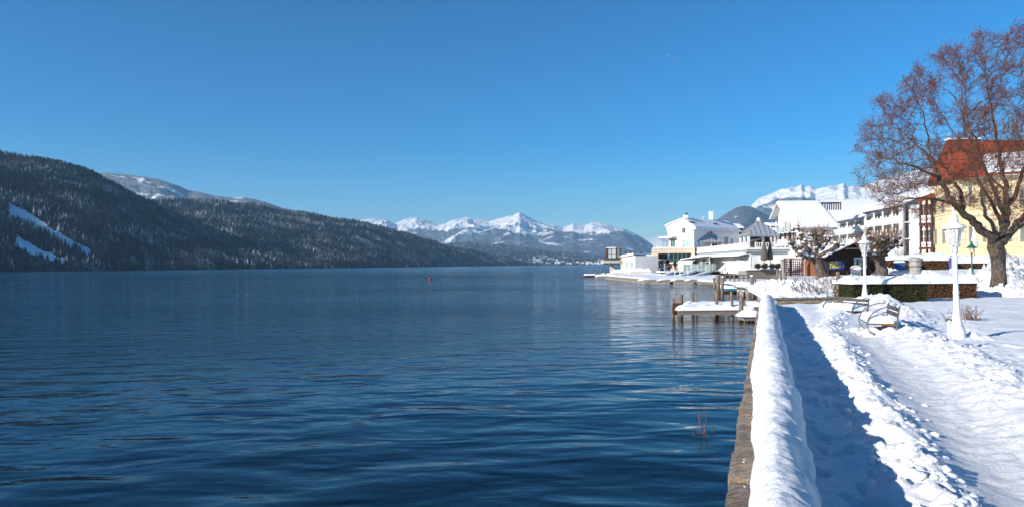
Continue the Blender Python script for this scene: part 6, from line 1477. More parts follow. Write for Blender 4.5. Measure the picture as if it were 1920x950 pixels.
# ---- hotel on the slope
def chalet():
    r = thing('chalet_hotel', 'big white gabled hotel under a deep smooth snow roof with balconies on its gable', 'hotel', (52, 122, 1))
    X0 = Xat(1500, 120); Y0 = 120.; W = Wall(1500, 120, 1566, 120.5); Yb = 129.5; zb = 1.0
    G = Wall.__new__(Wall); G.A = np.array([X0, Y0]); G.B = np.array([X0, Yb]); G.L = Yb - Y0; G.d = np.array([0, 1.]); G.n = np.array([-1., 0])
    ze = Zat(1500, 421, 120); za = Zat(1469, 381, 127); zl = Zat(1461, 403, 129.5)
    b = MB(); b.prism([(X0, Y0, zb), (X0, Y0, ze), (X0, 127, za), (X0, Yb, zl), (X0, Yb, zb)], (5.9, 0, 0)); b.build('wall', WHITEWALL, r)
    ov = 1.3
    sl_ = (za - ze) / 7
    snow_roof(r, [(X0 - ov, Y0 - 1.0, ze - sl_ * 1.0 + .15), (X0 + 6.7, Y0 - 1.0, ze - sl_ * 1.0 + .15), (X0 + 6.7, 127, za + .15), (X0 - ov, 127, za + .15)], .55, GREYWALL, .2, 3, .6, .12)
    snow_roof(r, [(X0 - ov, 127, za + .15), (X0 + 6.7, 127, za + .15), (X0 + 6.7, 130.5, zl - .6), (X0 - ov, 130.5, zl - .6)], .5, GREYWALL, .2, 4, .5)
    # verge boards
    b = MB(); b.tube([(X0 - ov, Y0 - 1, ze - sl_ + .05), (X0 - ov, 127, za + .05), (X0 - ov, 130.5, zl - .7)], .14, 4); b.build('verge_board', WHITE, r)
    # balconies on gable
    for zz in (Zat(1490, 458, 124), Zat(1490, 435, 124)):
        b = MB(); G.sbox(b, 1.2, 7.5, 0, 1.3, zz - .2, zz); b.build('balcony_floor', WHITE, r)
        b = MB(); G.sbox(b, 1.2, 7.5, 1.25, 1.3, zz + .1, zz + .95); bl = b.build('balcony_rail', LGLASS if zz > 6 else WHITE, r)
        for k in range(4): b = MB(); s = 1.2 + 6.2 * k / 3; G.sbox(b, s, s + .15, 1.15, 1.32, zz - 2, zz + 2.2); b.build('balcony_post', WHITE, r)
        for k in range(3): G.swindow(r, 1.6 + k * 2.0, 2.8 + k * 2.0, zz + .1, zz + 2.0, GLASS, WHITE, .1, 1)
    # front side
    for a, c, yt, yb in ((1512, 1522, 448, 458), (1532, 1542, 448, 458)): W.window(r, a, c, yt, yb, GLASS, WHITE, .1, 1)
    b = MB(); W.box(b, 1547, 1549, 422, 455, .1, .25); b.build('downpipe', GREYWALL, r)
    b = MB(); W.box(b, 1500, 1560, 419.8, 421.5, .5, .62); b.build('gutter', DARK, r)
    # dark roof pergola on the ridge
    b0, b1_ = Xat(1527, 128), Xat(1577, 128); z0 = Zat(1550, 388, 128); z1 = Zat(1550, 380.5, 128)
    b = MB(); b.box(((b0 + b1_) / 2, 128.5, z1), (b1_ - b0, 2, .12)); b.build('pergola_top', DARKW, r)
    for k in range(13): b = MB(); x = b0 + (b1_ - b0) * k / 12; b.box((x, 128, (z0 + z1) / 2 - .3), (.16, .16, z1 - z0 + .6)); b.build('pergola_post', DARKW, r)
chalet()
def hotel_wing():
    r = thing('hotel_wing', 'white hotel wing with two rows of balconies beneath a thick snow roof', 'hotel', (66, 130, 1))
    W = Wall(1559, 147, 1692, 113.5); L = W.L; zb = 1.0; s1 = W.s_at(1622); zE1 = 10.6; zE2 = 11.4
    b = MB(); W.sbox(b, 0, s1, -9, -1.4, zb, zE1); b.build('wall', WHITEWALL, r)
    b = MB(); W.sbox(b, s1, L, -10, -1.4, zb, zE2); b.build('wall', WHITEWALL, r)
    # gable end wall, away from the sun, its shade put into the grey colour
    q = [W.pt(L - .01, 0), W.pt(L - .01, -10.5)]
    E = Wall.__new__(Wall); E.A = W.pt(L + .02, 0); E.B = np.array([Xat(1726, 119), 119.]); v = E.B - E.A; E.L = float(np.hypot(*v)); E.d = v / E.L; E.n = np.array([E.d[1], -E.d[0]])
    if E.n @ E.A > 0: E.n = -E.n
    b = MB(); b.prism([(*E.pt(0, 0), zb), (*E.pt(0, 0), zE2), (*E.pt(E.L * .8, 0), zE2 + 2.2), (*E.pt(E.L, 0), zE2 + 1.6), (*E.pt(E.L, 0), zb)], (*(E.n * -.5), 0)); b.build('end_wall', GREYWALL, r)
    def slope(a, c, z, rise, dep, seed):
        p = [W.pt(a, .7), W.pt(c, .7), W.pt(c, -dep), W.pt(a, -dep)]; snow_roof(r, [(*p[0], z - .1), (*p[1], z - .1), (*p[2], z + rise), (*p[3], z + rise)], .5, GREYWALL, .15, seed, .5, .12)
    bk = [P(1541, 414, 149), P(1640, 398, 149), P(1652, 375, 162), P(1528, 379, 162)]; snow_roof(r, bk, .5, GREYWALL, .15, 15, .5, .12)
    slope(-.5, s1 + .3, zE1 + .1, 3.1, 7, 5); slope(s1 - .2, L + .6, zE2 + .1, 3.0, 7, 6)
    # balconies: slab + rail + columns, two storeys each
    for (a, c, zE) in ((.2, s1 - .2, zE1), (s1 + .2, L - .1, zE2)):
        n = 4
        for lev in range(3):
            z = zE - 2.75 - lev * 2.75
            if z < 1.2: continue
            b = MB(); W.sbox(b, a, c, -1.4, .0, z - .2, z); b.build('balcony_floor', WHITE, r)
            for k in range(n):
                u0 = a + (c - a) * k / n; u1 = a + (c - a) * (k + 1) / n
                b = MB(); W.sbox(b, u0 + .1, u1 - .1, -.1, -.03, z + .05, z + .95); b.build('balcony_rail', WHITE, r)
                b = MB(); W.sbox(b, u0 + .1, u1 - .1, -.14, .02, z + .95, z + 1.07); b.build('rail_snow', SNOW, r)
                W2 = Wall.__new__(Wall); W2.A = W.pt(0, -1.4); W2.d = W.d; W2.n = W.n; W2.L = W.L
                W2.swindow(r, u0 + .5, u0 + (u1 - u0) * .48, z + .1, z + 2.1, GLASS, WHITE, .1, 1); W2.swindow(r, u0 + (u1 - u0) * .60, u1 - .5, z + .1, z + 2.1, GLASS, WHITE, .1, 1)
            for k in range(n + 1):
                u0 = a + (c - a) * k / n; b = MB(); W.sbox(b, u0 - .12, u0 + .12, -.2, .02, z, z + 2.55 if lev else zE - .05); b.build('column', WHITE, r)
    for px, yt in ((1621, 371), (1608, 374)):
        s = W.s_at(px); p = W.pt(s, -5.5); zt = Zat(px, yt, p[1]); b = MB(); b.box((p[0], p[1], zt - 1.2), (.9, .9, 2.0)); ch = b.build('chimney', PALEY, r); b = MB(); b.blob((p[0], p[1], zt - .1), (.7, .7, .5), px); b.build('snow_hat', SNOW, ch, True)
hotel_wing()
def low_roofs():
    # neighbouring snowy roofs between gazebo and chalet
    for i, (p0, p1, yt, ye, Y, lab) in enumerate(((1446, 1468, 418, 424, 150, 'small snowy roof peeping out between the larger gazebo and the chalet hotel'), (1452, 1472, 428, 437, 128, 'low snowy roof directly beside the chalet balcony'), (1372, 1392, 420, 428, 160, 'distant reddish topped roof behind the white house'))):
        x0, x1 = Xat(p0, Y), Xat(p1, Y); zt = Zat(p0, yt, Y); ze = Zat(p0, ye, Y); r = thing('background_house', lab, 'house', ((x0 + x1) / 2, Y, 1), 'houses glimpsed behind the waterfront')
        b = MB(); b.box(((x0 + x1) / 2, Y + 3, (ze + 1) / 2), (x1 - x0, 6, ze - 1)); b.build('wall', WHITEWALL if i < 2 else DARKW, r)
        snow_roof(r, [(x0 - .4, Y - .5, ze), (x1 + .4, Y - .5, ze), (x1 + .4, Y + 3, zt), (x0 - .4, Y + 3, zt)], .3, DARKW, seed=i); snow_roof(r, [(x0 - .4, Y + 3, zt), (x1 + .4, Y + 3, zt), (x1 + .4, Y + 6.5, ze), (x0 - .4, Y + 6.5, ze)], .3, DARKW, seed=i + 9)
        W_ = Wall(p0, Y, p1, Y); W_.swindow(r, W_.L * .3, W_.L * .6, ze - 1.8, ze - .8, GLASS, WHITE, .1, 1)
    for i, (px, yt, yb, Y) in enumerate(((1383, 419, 432, 155), (1392, 421, 432, 158), (1400, 424, 434, 160))):
        pass
low_roofs()

# ---- wooden shed
def shed():
    W = Wall(1541, 49, 1648, 49.6); zb = .7; LW = Wall(1509, 52.5, 1540.6, 49); EX = LW.A - LW.B; EX = EX * 1.0
    r = thing('wooden_shed', 'dark brown boarded boathouse shed with a low snowy gable roof', 'shed', (*W.pt(3), .9))
    def top(px):
        return float(np.interp(px, [1541, 1546, 1594, 1640, 1648], [W.z(1541, 474.5), W.z(1546, 473), W.z(1594, 453.5), W.z(1640, 471), W.z(1648, 475)]))
    n = 44
    L = W.L
    pr = [(*W.pt(0), zb), (*W.pt(L), zb), (*W.pt(L), top(1648) - .14), (*W.pt(W.s_at(1594)), top(1594) - .14), (*W.pt(0), top(1541) - .14)]
    b = MB(); b.prism([(x - W.n[0] * .06, y - W.n[1] * .06, z) for x, y, z in pr], (EX[0] + .15, EX[1], 0)); b.build('inner_wall', INSIDE, r)
    for i in range(n):
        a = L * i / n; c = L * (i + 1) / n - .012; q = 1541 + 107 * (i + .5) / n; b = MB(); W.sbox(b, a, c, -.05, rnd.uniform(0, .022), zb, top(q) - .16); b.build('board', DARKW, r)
    # left side wall, facing the sun; sunlight put into its orange colour
    b = MB(); LW.sbox(b, 0, LW.L, -.5, -.05, .5, LW.z(1509, 488)); b.build('inner_wall', INSIDE, r)
    for i in range(15):
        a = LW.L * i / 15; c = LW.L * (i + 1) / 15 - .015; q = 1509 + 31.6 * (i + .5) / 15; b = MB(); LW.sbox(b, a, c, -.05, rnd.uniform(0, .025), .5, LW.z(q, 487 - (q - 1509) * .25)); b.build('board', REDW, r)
    # roof slopes with snow
    def R3(px, z, n0): p = W.pt(W.s_at(px), max(n0, 0)) + (EX * 1.12 if n0 < 0 else 0); return (p[0], p[1], z)
    zl, za, zr = top(1541) - .28, top(1594), top(1648) - .1
    snow_roof(r, [R3(1535, zl, .8), R3(1594, za, .8), R3(1594, za, -6), R3(1535, zl, -6)], .34, DARKW, .12, 3, .4, .3)
    snow_roof(r, [R3(1594, za, .8), R3(1652, zr, .8), R3(1652, zr, -6), R3(1594, za, -6)], .34, DARKW, .12, 4, .4, .3)
    b = MB(); b.tube([R3(1546, W.z(1546, 478), .4), R3(1571, W.z(1571, 466.5), .4)], .04, 4); b.build('fascia_strip', WHITE, r)
    b = MB(); b.tube([R3(1571, W.z(1571, 466.5), .4), R3(1609, W.z(1609, 465.5), .4)], .04, 4); b.build('fascia_strip', WHITE, r)
    W.window(r, 1604, 1621, 485.5, 501, PGLASS, WHITE, .13, 0, sill=True)
    b = MB(); W.box(b, 1645.2, 1647.2, 491, 519, .05, .15); b.build('drainpipe', STEEL, r)
    b = MB(); b.tube([(*LW.pt(-.05, .05), .4), (*LW.pt(-.05, .05), LW.z(1508, 490))], .06, 8); b.build('corner_pole', WHITE, r)
    # banner
    bn = thing('banner', 'bright blue banner with yellow lettering fixed on the dark shed wall', 'banner', (*W.pt(W.s_at(1565), .05), W.z(1565, 497)))
    s0, s1_, z0, z1 = W.rect(1546, 1583.5, 488, 505.5); b = MB(); W.sbox(b, s0, s1_, .04, .055, z0, z1); b.build('cloth', BLUEP, bn)
    def text(body, cxp, cyp, size, mat, wid=None, shear=.2, rot=0):
        ang = math.atan2(W.d[1], W.d[0]); n = len(body); adv = size * .74
        for i, chr_ in enumerate(body):
            cu = bpy.data.curves.new('letter', 'FONT'); cu.body = chr_; cu.size = size; cu.extrude = .004; cu.offset = .022; cu.align_x = 'CENTER'; cu.align_y = 'CENTER'; cu.shear = shear; cu.resolution_u = 2
            o = bpy.data.objects.new('tmp', cu); C.objects.link(o); me = bpy.data.meshes.new_from_object(o); bpy.data.objects.remove(o)
            me.name = 'letter'; me.materials.clear(); me.materials.append(mat); o = bpy.data.objects.new('letter', me); C.objects.link(o)
            k = (i - (n - 1) / 2) * adv; p = W.pt(W.s_at(cxp) + k, .062); o.parent = bn; o.location = Vector((p[0], p[1], W.z(cxp, cyp) - k * math.tan(rot))) - bn.location; o.rotation_euler = (R(90), rot, ang)
    text('GOOR', 1559.5, 493.2, .30, YELP, rot=R(-6)); text('SIGUAI', 1564.5, 499.4, .33, YELP, rot=R(-3))
    b = MB()
    def pp(px, py, n=.058): p = W.pt(W.s_at(px), n); return Vector((p[0], p[1], W.z(px, py)))
    b.prism([pp(1569, 494.5), pp(1571, 495), pp(1575.5, 489.2), pp(1574, 488.8)], (W.n[0] * .004, W.n[1] * .004, 0)); b.prism([pp(1573.5, 490.5), pp(1576.5, 494.2), pp(1577, 493.2), pp(1575, 489.6)], (W.n[0] * .004, W.n[1] * .004, 0))
    b.prism([pp(1548, 498), pp(1549.2, 497.6), pp(1556, 503.4), pp(1555, 504.4)], (W.n[0] * .004, W.n[1] * .004, 0)); b.prism([pp(1576, 496), pp(1576.5, 497.2), pp(1583, 499), pp(1582.8, 498)], (W.n[0] * .004, W.n[1] * .004, 0)); b.build('emblem', CYANP, bn)
    # lattice screens and grey round column on the left
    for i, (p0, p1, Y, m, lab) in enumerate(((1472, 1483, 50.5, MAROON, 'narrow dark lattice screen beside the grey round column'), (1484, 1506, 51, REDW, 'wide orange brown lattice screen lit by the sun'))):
        Wn = Wall(p0, Y, p1, Y); lr = thing('lattice_screen', lab, 'lattice screen', (*Wn.pt(0), .9), 'wooden lattice screens by the shed'); z0 = Wn.z((p0 + p1) / 2, 521); z1 = Wn.z((p0 + p1) / 2, 487)
        k = max(4, int(Wn.L / .14))
        for j in range(k + 1): s = Wn.L * j / k; b = MB(); Wn.sbox(b, s - .025, s + .025, 0, .03, z0, z1); b.build('upright_slat', m, lr)
        k = int((z1 - z0) / .14)
        for j in range(k + 1): z = z0 + (z1 - z0) * j / k; b = MB(); Wn.sbox(b, 0, Wn.L, .032, .06, z - .022, z + .022); b.build('cross_slat', m, lr)
        for s in (0, Wn.L): b = MB(); Wn.sbox(b, s - .05, s + .05, -.08, 0, z0 - .5, z1 + .05); b.build('post', m, lr)
        b = MB(); Wn.sbox(b, -.1, Wn.L + .1, -.12, .12, z1 + .05, z1 + .13); b.build('cap_rail', REDW, lr)
        snow_slab('snow_layer', [(*Wn.pt(-.1, .1), z1 + .13), (*Wn.pt(Wn.L + .1, .1), z1 + .13), (*Wn.pt(Wn.L + .1, -.1), z1 + .13), (*Wn.pt(-.1, -.1), z1 + .13)], .12, lr, 16, 6, .4, i, edge=.1)
    Y = 47; x = Xat(1467.5, Y); z0 = .0; z1 = Zat(1467, 487, Y); cr = thing('round_column', 'smooth grey round column with a cap of snow between posts and lattice', 'column', (x, Y, z0)); b = MB(); b.tube([(x, Y, -.4), (x, Y, z1)], .13, 14); b.build('shaft', CONC, cr, True); b = MB(); b.lathe([(.17, z1), (.17, z1 + .05)], (x, Y, 0), 12); b.build('cap', STEEL, cr)
    b = MB(); b.blob((x, Y, z1 + .1), (.15, .15, .16), 3, 10, 8, .1); b.build('snow_cap', SNOW, cr, True)
    # low pinkish wall below lattice
    Wn = Wall(1484, 47, 1536, 47.5); b = MB(); Wn.box(b, 1484, 1534, 522, 530, -.2, 0); o = b.build('low_wall', BRICK); tag(o, 'low sunlit brick coloured wall at the foot of the lattice screens', 'wall')
    # arched notice frame in front
    Wf = Wall(1595, 46.5, 1614, 46.5); fr = thing('arched_notice_board', 'white arched wooden stand with a grey lower panel in front of the shed', 'notice board', (*Wf.pt(Wf.L / 2), 1.0)); z0 = Wf.z(1604, 519); z1 = Wf.z(1604, 502); cx_ = Wf.L / 2
    for s in (0, Wf.L - .07): b = MB(); Wf.sbox(b, s, s + .07, -.05, .05, z0 - .2, z1); b.build('leg', WHITE, fr)
    arc = [(*Wf.pt(cx_ - (cx_ - .03) * math.cos(math.pi * k / 10)), z1 + .14 * math.sin(math.pi * k / 10)) for k in range(11)]; b = MB(); b.tube(arc, .045, 6); b.build('arch', WHITE, fr)
    b = MB(); b.prism([(*Wf.pt(.07), z0 + .30), (*Wf.pt(Wf.L - .07), z0 + .30)] + [(p[0] * .9 + arc[5][0] * .1, p[1], p[2] - .03) for p in arc[::-1]], (0, .04, 0)); b.build('upper_panel', WHITEWALL, fr)
    b = MB(); Wf.sbox(b, .1, Wf.L - .1, -.03, .0, z0, z0 + .27); b.build('lower_panel', GREYWALL, fr)
    Y = 47; x = Xat(1641, Y); z = Zat(1641, 519, Y); r3 = thing('flower_pot', 'small cream flower pot with a dry plant at the right shed corner', 'flower pot', (x, Y, z)); b = MB(); b.lathe([(.06, -.1), (.09, .18), (.07, .18)], (x, Y, z), 10); b.build('pot', PALEY, r3)
    b = MB()
    for k in range(8): b.tube([(x, Y, z + .15), (x + .12 * math.cos(k), Y + .1 * math.sin(k), z + .32)], .008, 3)
    b.build('dry_plant', LEAF_R, r3)
shed()

# ---- the yellow villa
def villa():
    r = thing('yellow_villa', 'yellow boarded villa with grey green shutters and a steep red tiled roof', 'villa', (Xat(1790, 80), 80, 2.3))
    YR = Wall(1787, 78, 1990, 76); YL = Wall(1749, 85, 1787, 78); zb = 2.1
    zc = YR.z(1830, 331); zr_ = YR.z(1790, 262) + .6
    EXV = YL.A - YL.B; b = MB(); YR.body(b, .05, YR.L, zb, zc, EXV); b.build('wall', YELLOW, r)
    b = MB(); YL.sbox(b, 0, YL.L - .06, -1, -.04, zb, zc); b.build('wall', YELLOW, r)
    for w in (YR, YL):
        z = zb + .6; k = 0
        while z < zc - .3:
            e = min(z + .86, zc); b = MB(); w.sbox(b, 0 if w is YR else .0, w.L + (0 if w is YR else .0), -.04, .015, z, e - .035); b.build('wall_board', YELLOW, r); z = e
        b = MB(); w.sbox(b, 0, w.L + (.06 if w is YL else 0), -.04, .08, zb, zb + .6); b.build('plinth', CREAM, r)
        z2 = w.z(w is YR and 1815 or 1765, 405); b = MB(); w.sbox(b, 0, w.L + (.08 if w is YL else 0), .016, .11, z2, z2 + .14); b.build('string_course', PALEY, r)
    b = MB(); YL.sbox(b, YL.L - .12, YL.L + .07, -.03, .07, zb, zc); b.build('corner_board', PALEY, r)
    def shuttered(w, px0, px1, yt, yb, open_=True):
        a, c, z0, z1 = w.rect(px0, px1, yt, yb); f = w.swindow(r, a, c, z0, z1, GLASS, PALEY, .09, 1, 2)
        sw = (c - a) * .52
        for s0, s1 in ((a - sw - .1, a - .1), (c + .1, c + sw + .1)):
            b = MB(); w.sbox(b, s0, s1, .03, .07, z0 - .05, z1 + .05); sh = b.build('shutter', SHUT, r); n = 9
            for k in range(n): zz = z0 + (z1 - z0) * (k + .5) / n; b = MB(); w.sbox(b, s0 + .05, s1 - .05, .07, .10, zz - .05, zz + .03); b.build('louvre', SHUT, sh)
    shuttered(YL, 1758, 1767, 377, 400); shuttered(YL, 1759, 1768, 429, 456)
    for (a, c) in ((1804, 1815), (1851, 1863), (1899, 1911), (1945, 1957)):
        shuttered(YR, a, c, 425, 452)
        shuttered(YR, a, c, 350, 385)
    # roofs: steep red hip facing the lake, snow lying on the right hand part
    zt = Zat(1800, 263, 84)
    def q(px, py, Y): return P(px, py, Y)
    A = q(1741, 336, 86); B = q(1792, 333, 76.8); Cc = q(1858, 327, 76.4); T0 = q(1776, 263, 84); T1 = q(1840, 262, 84.5)
    def tiles(name, pts, rows):
        b = MB(); b.prism(pts, (0, 0, -.18)); f = b.build(name, REDROOF, r)
        lo0, lo1, hi1, hi0 = [Vector(p) for p in (pts if len(pts) == 4 else (pts[0], pts[1], pts[2], pts[2]))]
        m = MB()
        for k in range(rows):
            f0, f1 = k / rows, (k + 1) / rows; a, b_, c, d = lo0.lerp(hi0, f0), lo1.lerp(hi1, f0), lo1.lerp(hi1, f1), lo0.lerp(hi0, f1); u = Vector((0, 0, .075)); nn = max(3, int((b_ - a).length / .45))
            for j in range(nn):
                g0, g1 = j / nn + .015, (j + 1) / nn - .015; p0, p1, p2, p3 = a.lerp(b_, g0), a.lerp(b_, g1), d.lerp(c, g1), d.lerp(c, g0); dz = Vector((0, 0, rnd.uniform(-.012, .015)))
                m.quad([p0 + u + dz, p1 + u + dz, p2 + u * .35 + dz, p3 + u * .35 + dz]); m.quad([p0, p1, p1 + u + dz, p0 + u + dz])
        m.build('tiles', REDROOF, f, kind='stuff'); return f
    tiles('roof_slope', [B, Cc, T1, T0], 15)
    tiles('roof_slope', [A, B, T0], 14)
    b = MB(); b.prism([A, q(1741, 336, 90), q(1776, 263, 88), T0], (0, 0, -.2)); b.build('roof_side', DARKW, r)
    b = MB(); b.prism([A + Vector((.3, .3, -.9)), B + Vector((0, .6, -.5)), B + Vector((0, .6, -.1)), A + Vector((.3, .3, -.1))], (0, .3, 0)); b.build('eave_soffit', DARKW, r)
    snow_slab('ridge_snow', [tuple(T0 + Vector((0, -.3, .02))), tuple(T1 + Vector((0, -.3, .02))), tuple(T1 + Vector((0, .8, .02))), tuple(T0 + Vector((0, .8, .02)))], .22, r, 30, 8)
    D0 = q(1846, 327, 76.6); D1 = q(1985, 319, 75); U1 = q(1985, 262, 84.5); U0 = q(1842, 263, 84.6)
    tiles('roof_slope', [D0, D1, U1, U0], 15)
    up = Vector((0, 0, .12)); snow_slab('roof_snow', [tuple(D0 + up), tuple(D1 + up), tuple(D1.lerp(U1, .62) + up), tuple(D0.lerp(U0, .5) + up)], .30, r, 60, 26, .7, 19, edge=.6)
    b = MB(); p0 = q(1779, 248, 84); b.tube([T0 + Vector((.2, 0, 0)), T0 + Vector((.2, 0, .9))], .03, 4); b.build('lightning_rod', STEEL, r)
    # cornice
    b = MB(); YR.sbox(b, 0, YR.L, -.03, .45, zc - .28, zc); b.build('cornice', PALEY, r)
    # the timber veranda on the left
    v = thing('timber_veranda', 'two storey maroon timber veranda with white fretwork rails beside the yellow villa', 'veranda', (Xat(1737, 84), 84, 2.3)); V1 = Wall(1725, 85.5, 1750, 83.8)
    V1.L = V1.L
    zt1 = V1.z(1737, 372)
    for px in (1727, 1738.5, 1748.5): b = MB(); V1.box(b, px - 1.3, px + 1.3, 372, 478, -.12, .12); b.build('post', MAROON, v)
    for yt, yb in ((418, 423), (372, 376), (463, 467)): b = MB(); V1.box(b, 1725, 1750, yt, yb, -.2, .16); b.build('beam', MAROON, v)
    for yt, yb in ((404, 417), (454, 463)):
        b = MB(); V1.box(b, 1728.4, 1737.2, yt, yb, -.03, .03); b.build('fretwork_rail', WHITE, v); b = MB(); V1.box(b, 1739.8, 1747.2, yt, yb, -.03, .03); b.build('fretwork_rail', WHITE, v)
        a, c, z0, z1 = V1.rect(1728.5, 1747, yt, yb); n = 10; b = MB()
        for k in range(n): s = a + (c - a) * (k + .5) / n; V1.sbox(b, s - .03, s + .03, .03, .05, z0 + .15, z1 - .25)
        b.build('fretwork_cutout', INSIDE, v, kind='stuff')
    VB = Wall(1725, 87.5, 1751, 86); b = MB(); VB.box(b, 1724, 1752, 372, 480, -.3, 0); b.build('back_wall', PALEY, v)
    for yt, yb in ((385, 410), (432, 455)):
        for a, c in ((1729.5, 1736.5), (1740.5, 1746.5)): VB.window(v, a, c, yt, yb, GLASS, WHITE, .1, 1, 1)
    for px0, px1 in ((1728.4, 1737.2), (1739.8, 1747.2)):
        a, c, z0, z1 = V1.rect(px0, px1, 423, 431); arc = []; b = MB()
        for k in range(7): f = k / 6; arc.append((*V1.pt(a + (c - a) * f, 0), z0 + (z1 - z0) * math.sin(math.pi * f)))
        b.tube(arc, .07, 4); b.build('arch_brace', MAROON, v)
    b = MB(); V1.box(b, 1741, 1749, 465, 477, -1.5, -.5); b.build('dark_opening', INSIDE, v)
    b = MB(); V1.box(b, 1728.5, 1733, 465, 479, -.1, 0); b.build('stair_panel', PALEY, v)
    lo = [q(1716, 377, 83.2), q(1751, 372, 82.8), q(1756, 352, 86), q(1738, 356, 87)]
    b = MB(); b.prism(lo, (0, 0, -.15)); rf = b.build('roof', REDROOF, v); snow_slab('roof_snow', [tuple(lo[0].lerp(lo[3], .25)), tuple(lo[1].lerp(lo[2], .55)), tuple(lo[2]), tuple(lo[3])], .22, rf, 20, 14, .5, 2)
villa()
# ---- things between villa and promenade
parasol('tall closed white parasol in front of the yellow villa', 1827, 424, 479, 74, .42, 4, WHITEWALL)
HG = 'snowy brown hedges in front of the villa'
hedge('brown hedge left of the stone urn, farthest left before the shaded hotel end wall', 1668, 1706, 55, 1.6, 486, .45, LEAF_R, DKB, 6, 3500, .07, grp=HG)
hedge('brown hedge between the stone urn and the blue information pillar', 1727, 1779, 56, 2.0, 487, .55, LEAF_B, DKB, 7, 5000, .07, grp=HG)
hedge('brown hedge behind the green lamp post', 1790, 1858, 57, 2.0, 492, .6, LEAF_B, DKB, 8, 6000, .07, grp=HG)
hedge('low brown hedge just behind the pollarded tree on the right', 1664, 1708, 45, 1.2, 512, .25, LEAF_B, DKB, 9, 3000, .06, grp=HG)
SM = 'snow heaps around the villa garden'
for i, (p0, p1, yb, yt, Y, dy, lab) in enumerate(((1668, 1728, 490, 481, 62, 5, 'long snow bank behind the stone urn'), (1752, 1835, 487, 478, 66, 5, 'snow bank along the foot of the yellow villa'), (1826, 1960, 484, 477, 67, 5, 'snow bank behind the trunk of the big tree'),
        (1886, 1990, 540, 492, 39, 4.5, 'tall rough snow pile right behind the big tree trunk'), (1832, 1868, 541, 512, 37.2, 3, 'shovelled pile of snow lumps just left of the big tree trunk'), (1890, 1950, 556, 534, 33, 3, 'low heap of snow clods at the right edge before the snow pile'),
        (1664, 1710, 512, 499, 47, 3, 'rounded snow cushion behind the pollarded tree'), (1728, 1800, 512, 505, 48, 3, 'flat snow cushion behind the near white lamp'))):
    pxheap('snow_mound', lab, 'snow mound', p0, p1, yb, yt, Y, dy, .5 if 'rough' in lab or 'lumps' in lab or 'clods' in lab else .22, 120 + i, n=80, grp=SM)
def urn():
    Y = 36; x = Xat(1716.5, Y); z1 = Zat(1716, 479.5, Y); g = gz(x, Y); r = thing('stone_urn', 'squat grey stone urn on a round pedestal standing above the snow blanket', 'stone urn', (x, Y, g)); s = .026
    z0 = Zat(1716, 517, Y); H = z1 - z0
    b = MB(); b.lathe([(.30, g - z0 - .1), (.30, .05), (.33, .08), (.33, .16), (.27, .19), (.29, .28), (.30, .40), (.25, .46)], (x, Y, z0), 16); b.build('pedestal', URN, r, True)
    b = MB(); b.lathe([(.25, .46), (.30, .52), (.31, .66), (.27, .74), (.30, .76), (.36, .84), (.33, .90), (.20, .97), (.05, 1.0)], (x, Y, z0), 16)
    b.v = [(x + (a - x) * (1 + .06 * math.sin(9 * math.atan2(c - Y, a - x))), Y + (c - Y) * (1 + .06 * math.sin(9 * math.atan2(c - Y, a - x))), d) for a, c, d in b.v]; b.build('bowl', URN, r, True)
urn()
def pillar_sign():
    Y = 50; x = Xat(1782, Y); z0 = gz(x, Y); z1 = Zat(1782, 479.5, Y); r = thing('information_pillar', 'slim pale information pillar with a violet blue side and grey top behind the lamp', 'information pillar', (x, Y, z0))
    b = MB(); b.box((x + .08, Y, (z0 + z1) / 2), (.18, .12, z1 - z0)); b.build('body', WHITE, r)
    b = MB(); b.box((x - .05, Y - .02, z0 + (z1 - z0) * .66), (.08, .14, (z1 - z0) * .5)); b.build('colour_strip', simple('violet_print', (.10, .09, .45), (.08, .07, .35)), r); b = MB(); b.box((x + .03, Y - .01, z1 + .02), (.30, .2, .12)); b.build('cap', GREYWALL, r)
pillar_sign()
def storage_bin():
    Y = 52; x = Xat(1686.5, Y); z0 = Zat(1686, 504.5, Y); z1 = Zat(1686, 493.5, Y); r = thing('storage_bin', 'small blue storage bin topped with snow between the pollarded tree and the stone urn', 'storage bin', (x, Y, z0))
    b = MB(); b.box((x, Y, (z0 + z1) / 2 - .05), (.56, .5, z1 - z0 + .1)); b.build('body', BLUEC, r)
    b = MB(); b.box((x, Y, z1 + .03), (.62, .56, .06)); b.build('lid', BLUEC, r)
    snow_slab('snow_layer', [(x - .33, Y - .3, z1 + .06), (x + .33, Y - .3, z1 + .06), (x + .33, Y + .3, z1 + .06), (x - .33, Y + .3, z1 + .06)], .14, r, 14, 12, .2, 3, edge=.12)
    g = gz(x, Y)
    if z0 > g: b = MB(); b.box((x, Y + .05, (g + z0) / 2 - .1), (.8, .7, z0 - g + .1)); b.build('plinth', CONC, r)
storage_bin()
def shrubs_hotel():
    G = 'leafless shrubs between shed and hotel'
    stick_shrub('bare_shrub', 'leafless grey shrub against the shaded hotel end wall', 1700, 58, 2.6, 40, TWIGB, 31, .7, grp=G)
    stick_shrub('bare_shrub', 'tall thin upright leafless shrub just right of the pollarded tree crown', 1690, 56, 3.6, 26, TWIGB, 33, .3, grp=G)
    stick_shrub('bare_shrub', 'reddish leafless shrub between the hotel end wall and the veranda', 1716, 60, 1.9, 30, TWIGR, 34, .8, grp=G)
    stick_shrub('bare_shrub', 'snowy twiggy shrub behind the lattice screens', 1490, 56, 2.2, 30, TWIGB, 35, .8, grp=G)
shrubs_hotel()

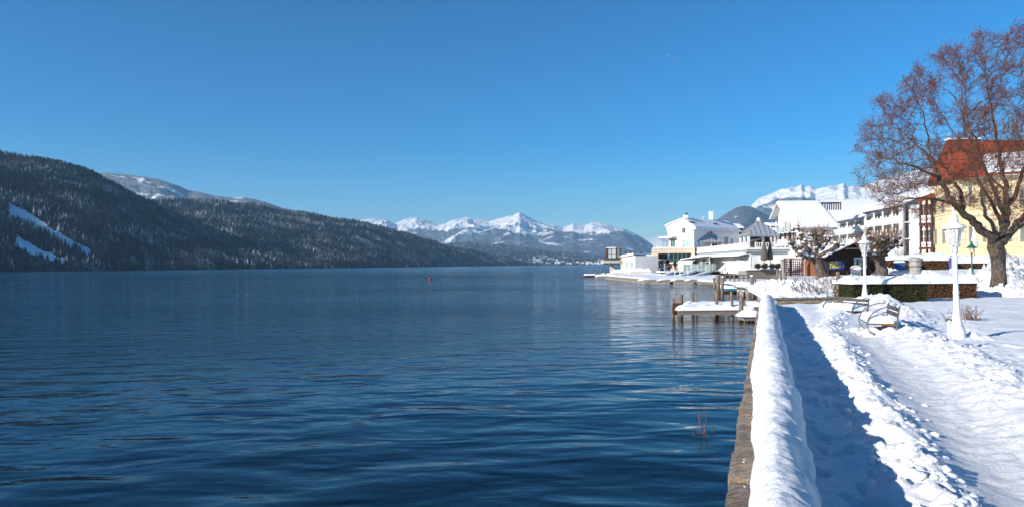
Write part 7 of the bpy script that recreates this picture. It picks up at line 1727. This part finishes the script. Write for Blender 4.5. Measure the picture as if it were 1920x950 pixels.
# ---- the village at the far end of the lake
def village():
    rr = random.Random(21); protos = []
    X, Y, Z = HC['X'], HC['Y'], HC['Z']
    def onhill(px, py):
        i = int(np.argmin(np.abs(HC['px'] - px))); pyy = hor(px) - (Z[i] - CAMZ) / Y[i] * F; j = int(np.argmin(np.abs(pyy[:28] - py))); return X[i, j], Y[i, j], Z[i, j]
    roofm = SNOW
    for k, (w_, d, h, m) in enumerate(((11, 9, 6, WHITEWALL), (14, 10, 7, PALEY), (9, 9, 5, CREAM), (20, 11, 8, WHITEWALL), (12, 10, 5, DARKW))):
        mb = MB(); a, b = w_ / 2, d / 2; mb.box((0, 0, h / 2), (w_, d, h)); mb.mi = 1
        o = 1.0; rz = h + d * .33
        mb.prism([(-a - o, -b - o, h - .3), (-a - o, 0, rz), (-a - o, 0, rz + .9), (-a - o, -b - o, h + .5)], (w_ + 2 * o, 0, 0)); mb.prism([(-a - o, b + o, h - .3), (-a - o, b + o, h + .5), (-a - o, 0, rz + .9), (-a - o, 0, rz)], (w_ + 2 * o, 0, 0))
        mb.mi = 2
        for s in (-.3, 0, .3): mb.box((s * w_, -b - .05, h * .55), (1.4, .12, 1.6)); mb.box((-a - .05, s * d, h * .55), (.12, 1.2, 1.6))
        me = mb.build('lakeside_house', [m, SNOW, GLASS]); protos.append(me)
    spots = []
    for i in range(26): f = i / 25; spots.append((938 + 62 * f + rr.uniform(-3, 3), 484 + 12 * f + rr.uniform(-2.5, 2.0)))
    for i in range(46): spots.append((965 + 90 * rr.random(), 485 + 11 * rr.random() ** .7))
    for i in range(20): spots.append((1000 + 40 * rr.random(), 481 + 8 * rr.random()))
    for i in range(34): spots.append((1040 + 100 * rr.random(), 492 + 4.5 * rr.random()))
    for i in range(14): spots.append((1118 + 22 * rr.random(), 487 + 8 * rr.random()))
    for i, (px, py) in enumerate(spots):
        x, y, z = onhill(px, py); k = rr.randrange(5); o = protos[k] if False else protos[k].copy(); C.objects.link(o)
        if y < 4005: y = 4005 + rr.random() * 60; x = Xat(px, y); z = .5
        o.location = (x, y, z - .5); o.rotation_euler = (0, 0, rr.uniform(-.6, .6)); sc = rr.uniform(.65, 1.1); o.scale = (sc, sc, sc)
        o['label'] = 'tiny pale snow roofed house of the village at the far end of the lake'; o['category'] = 'house'; o['group'] = 'village houses across the lake'
    for p in protos: bpy.data.objects.remove(p)
village()
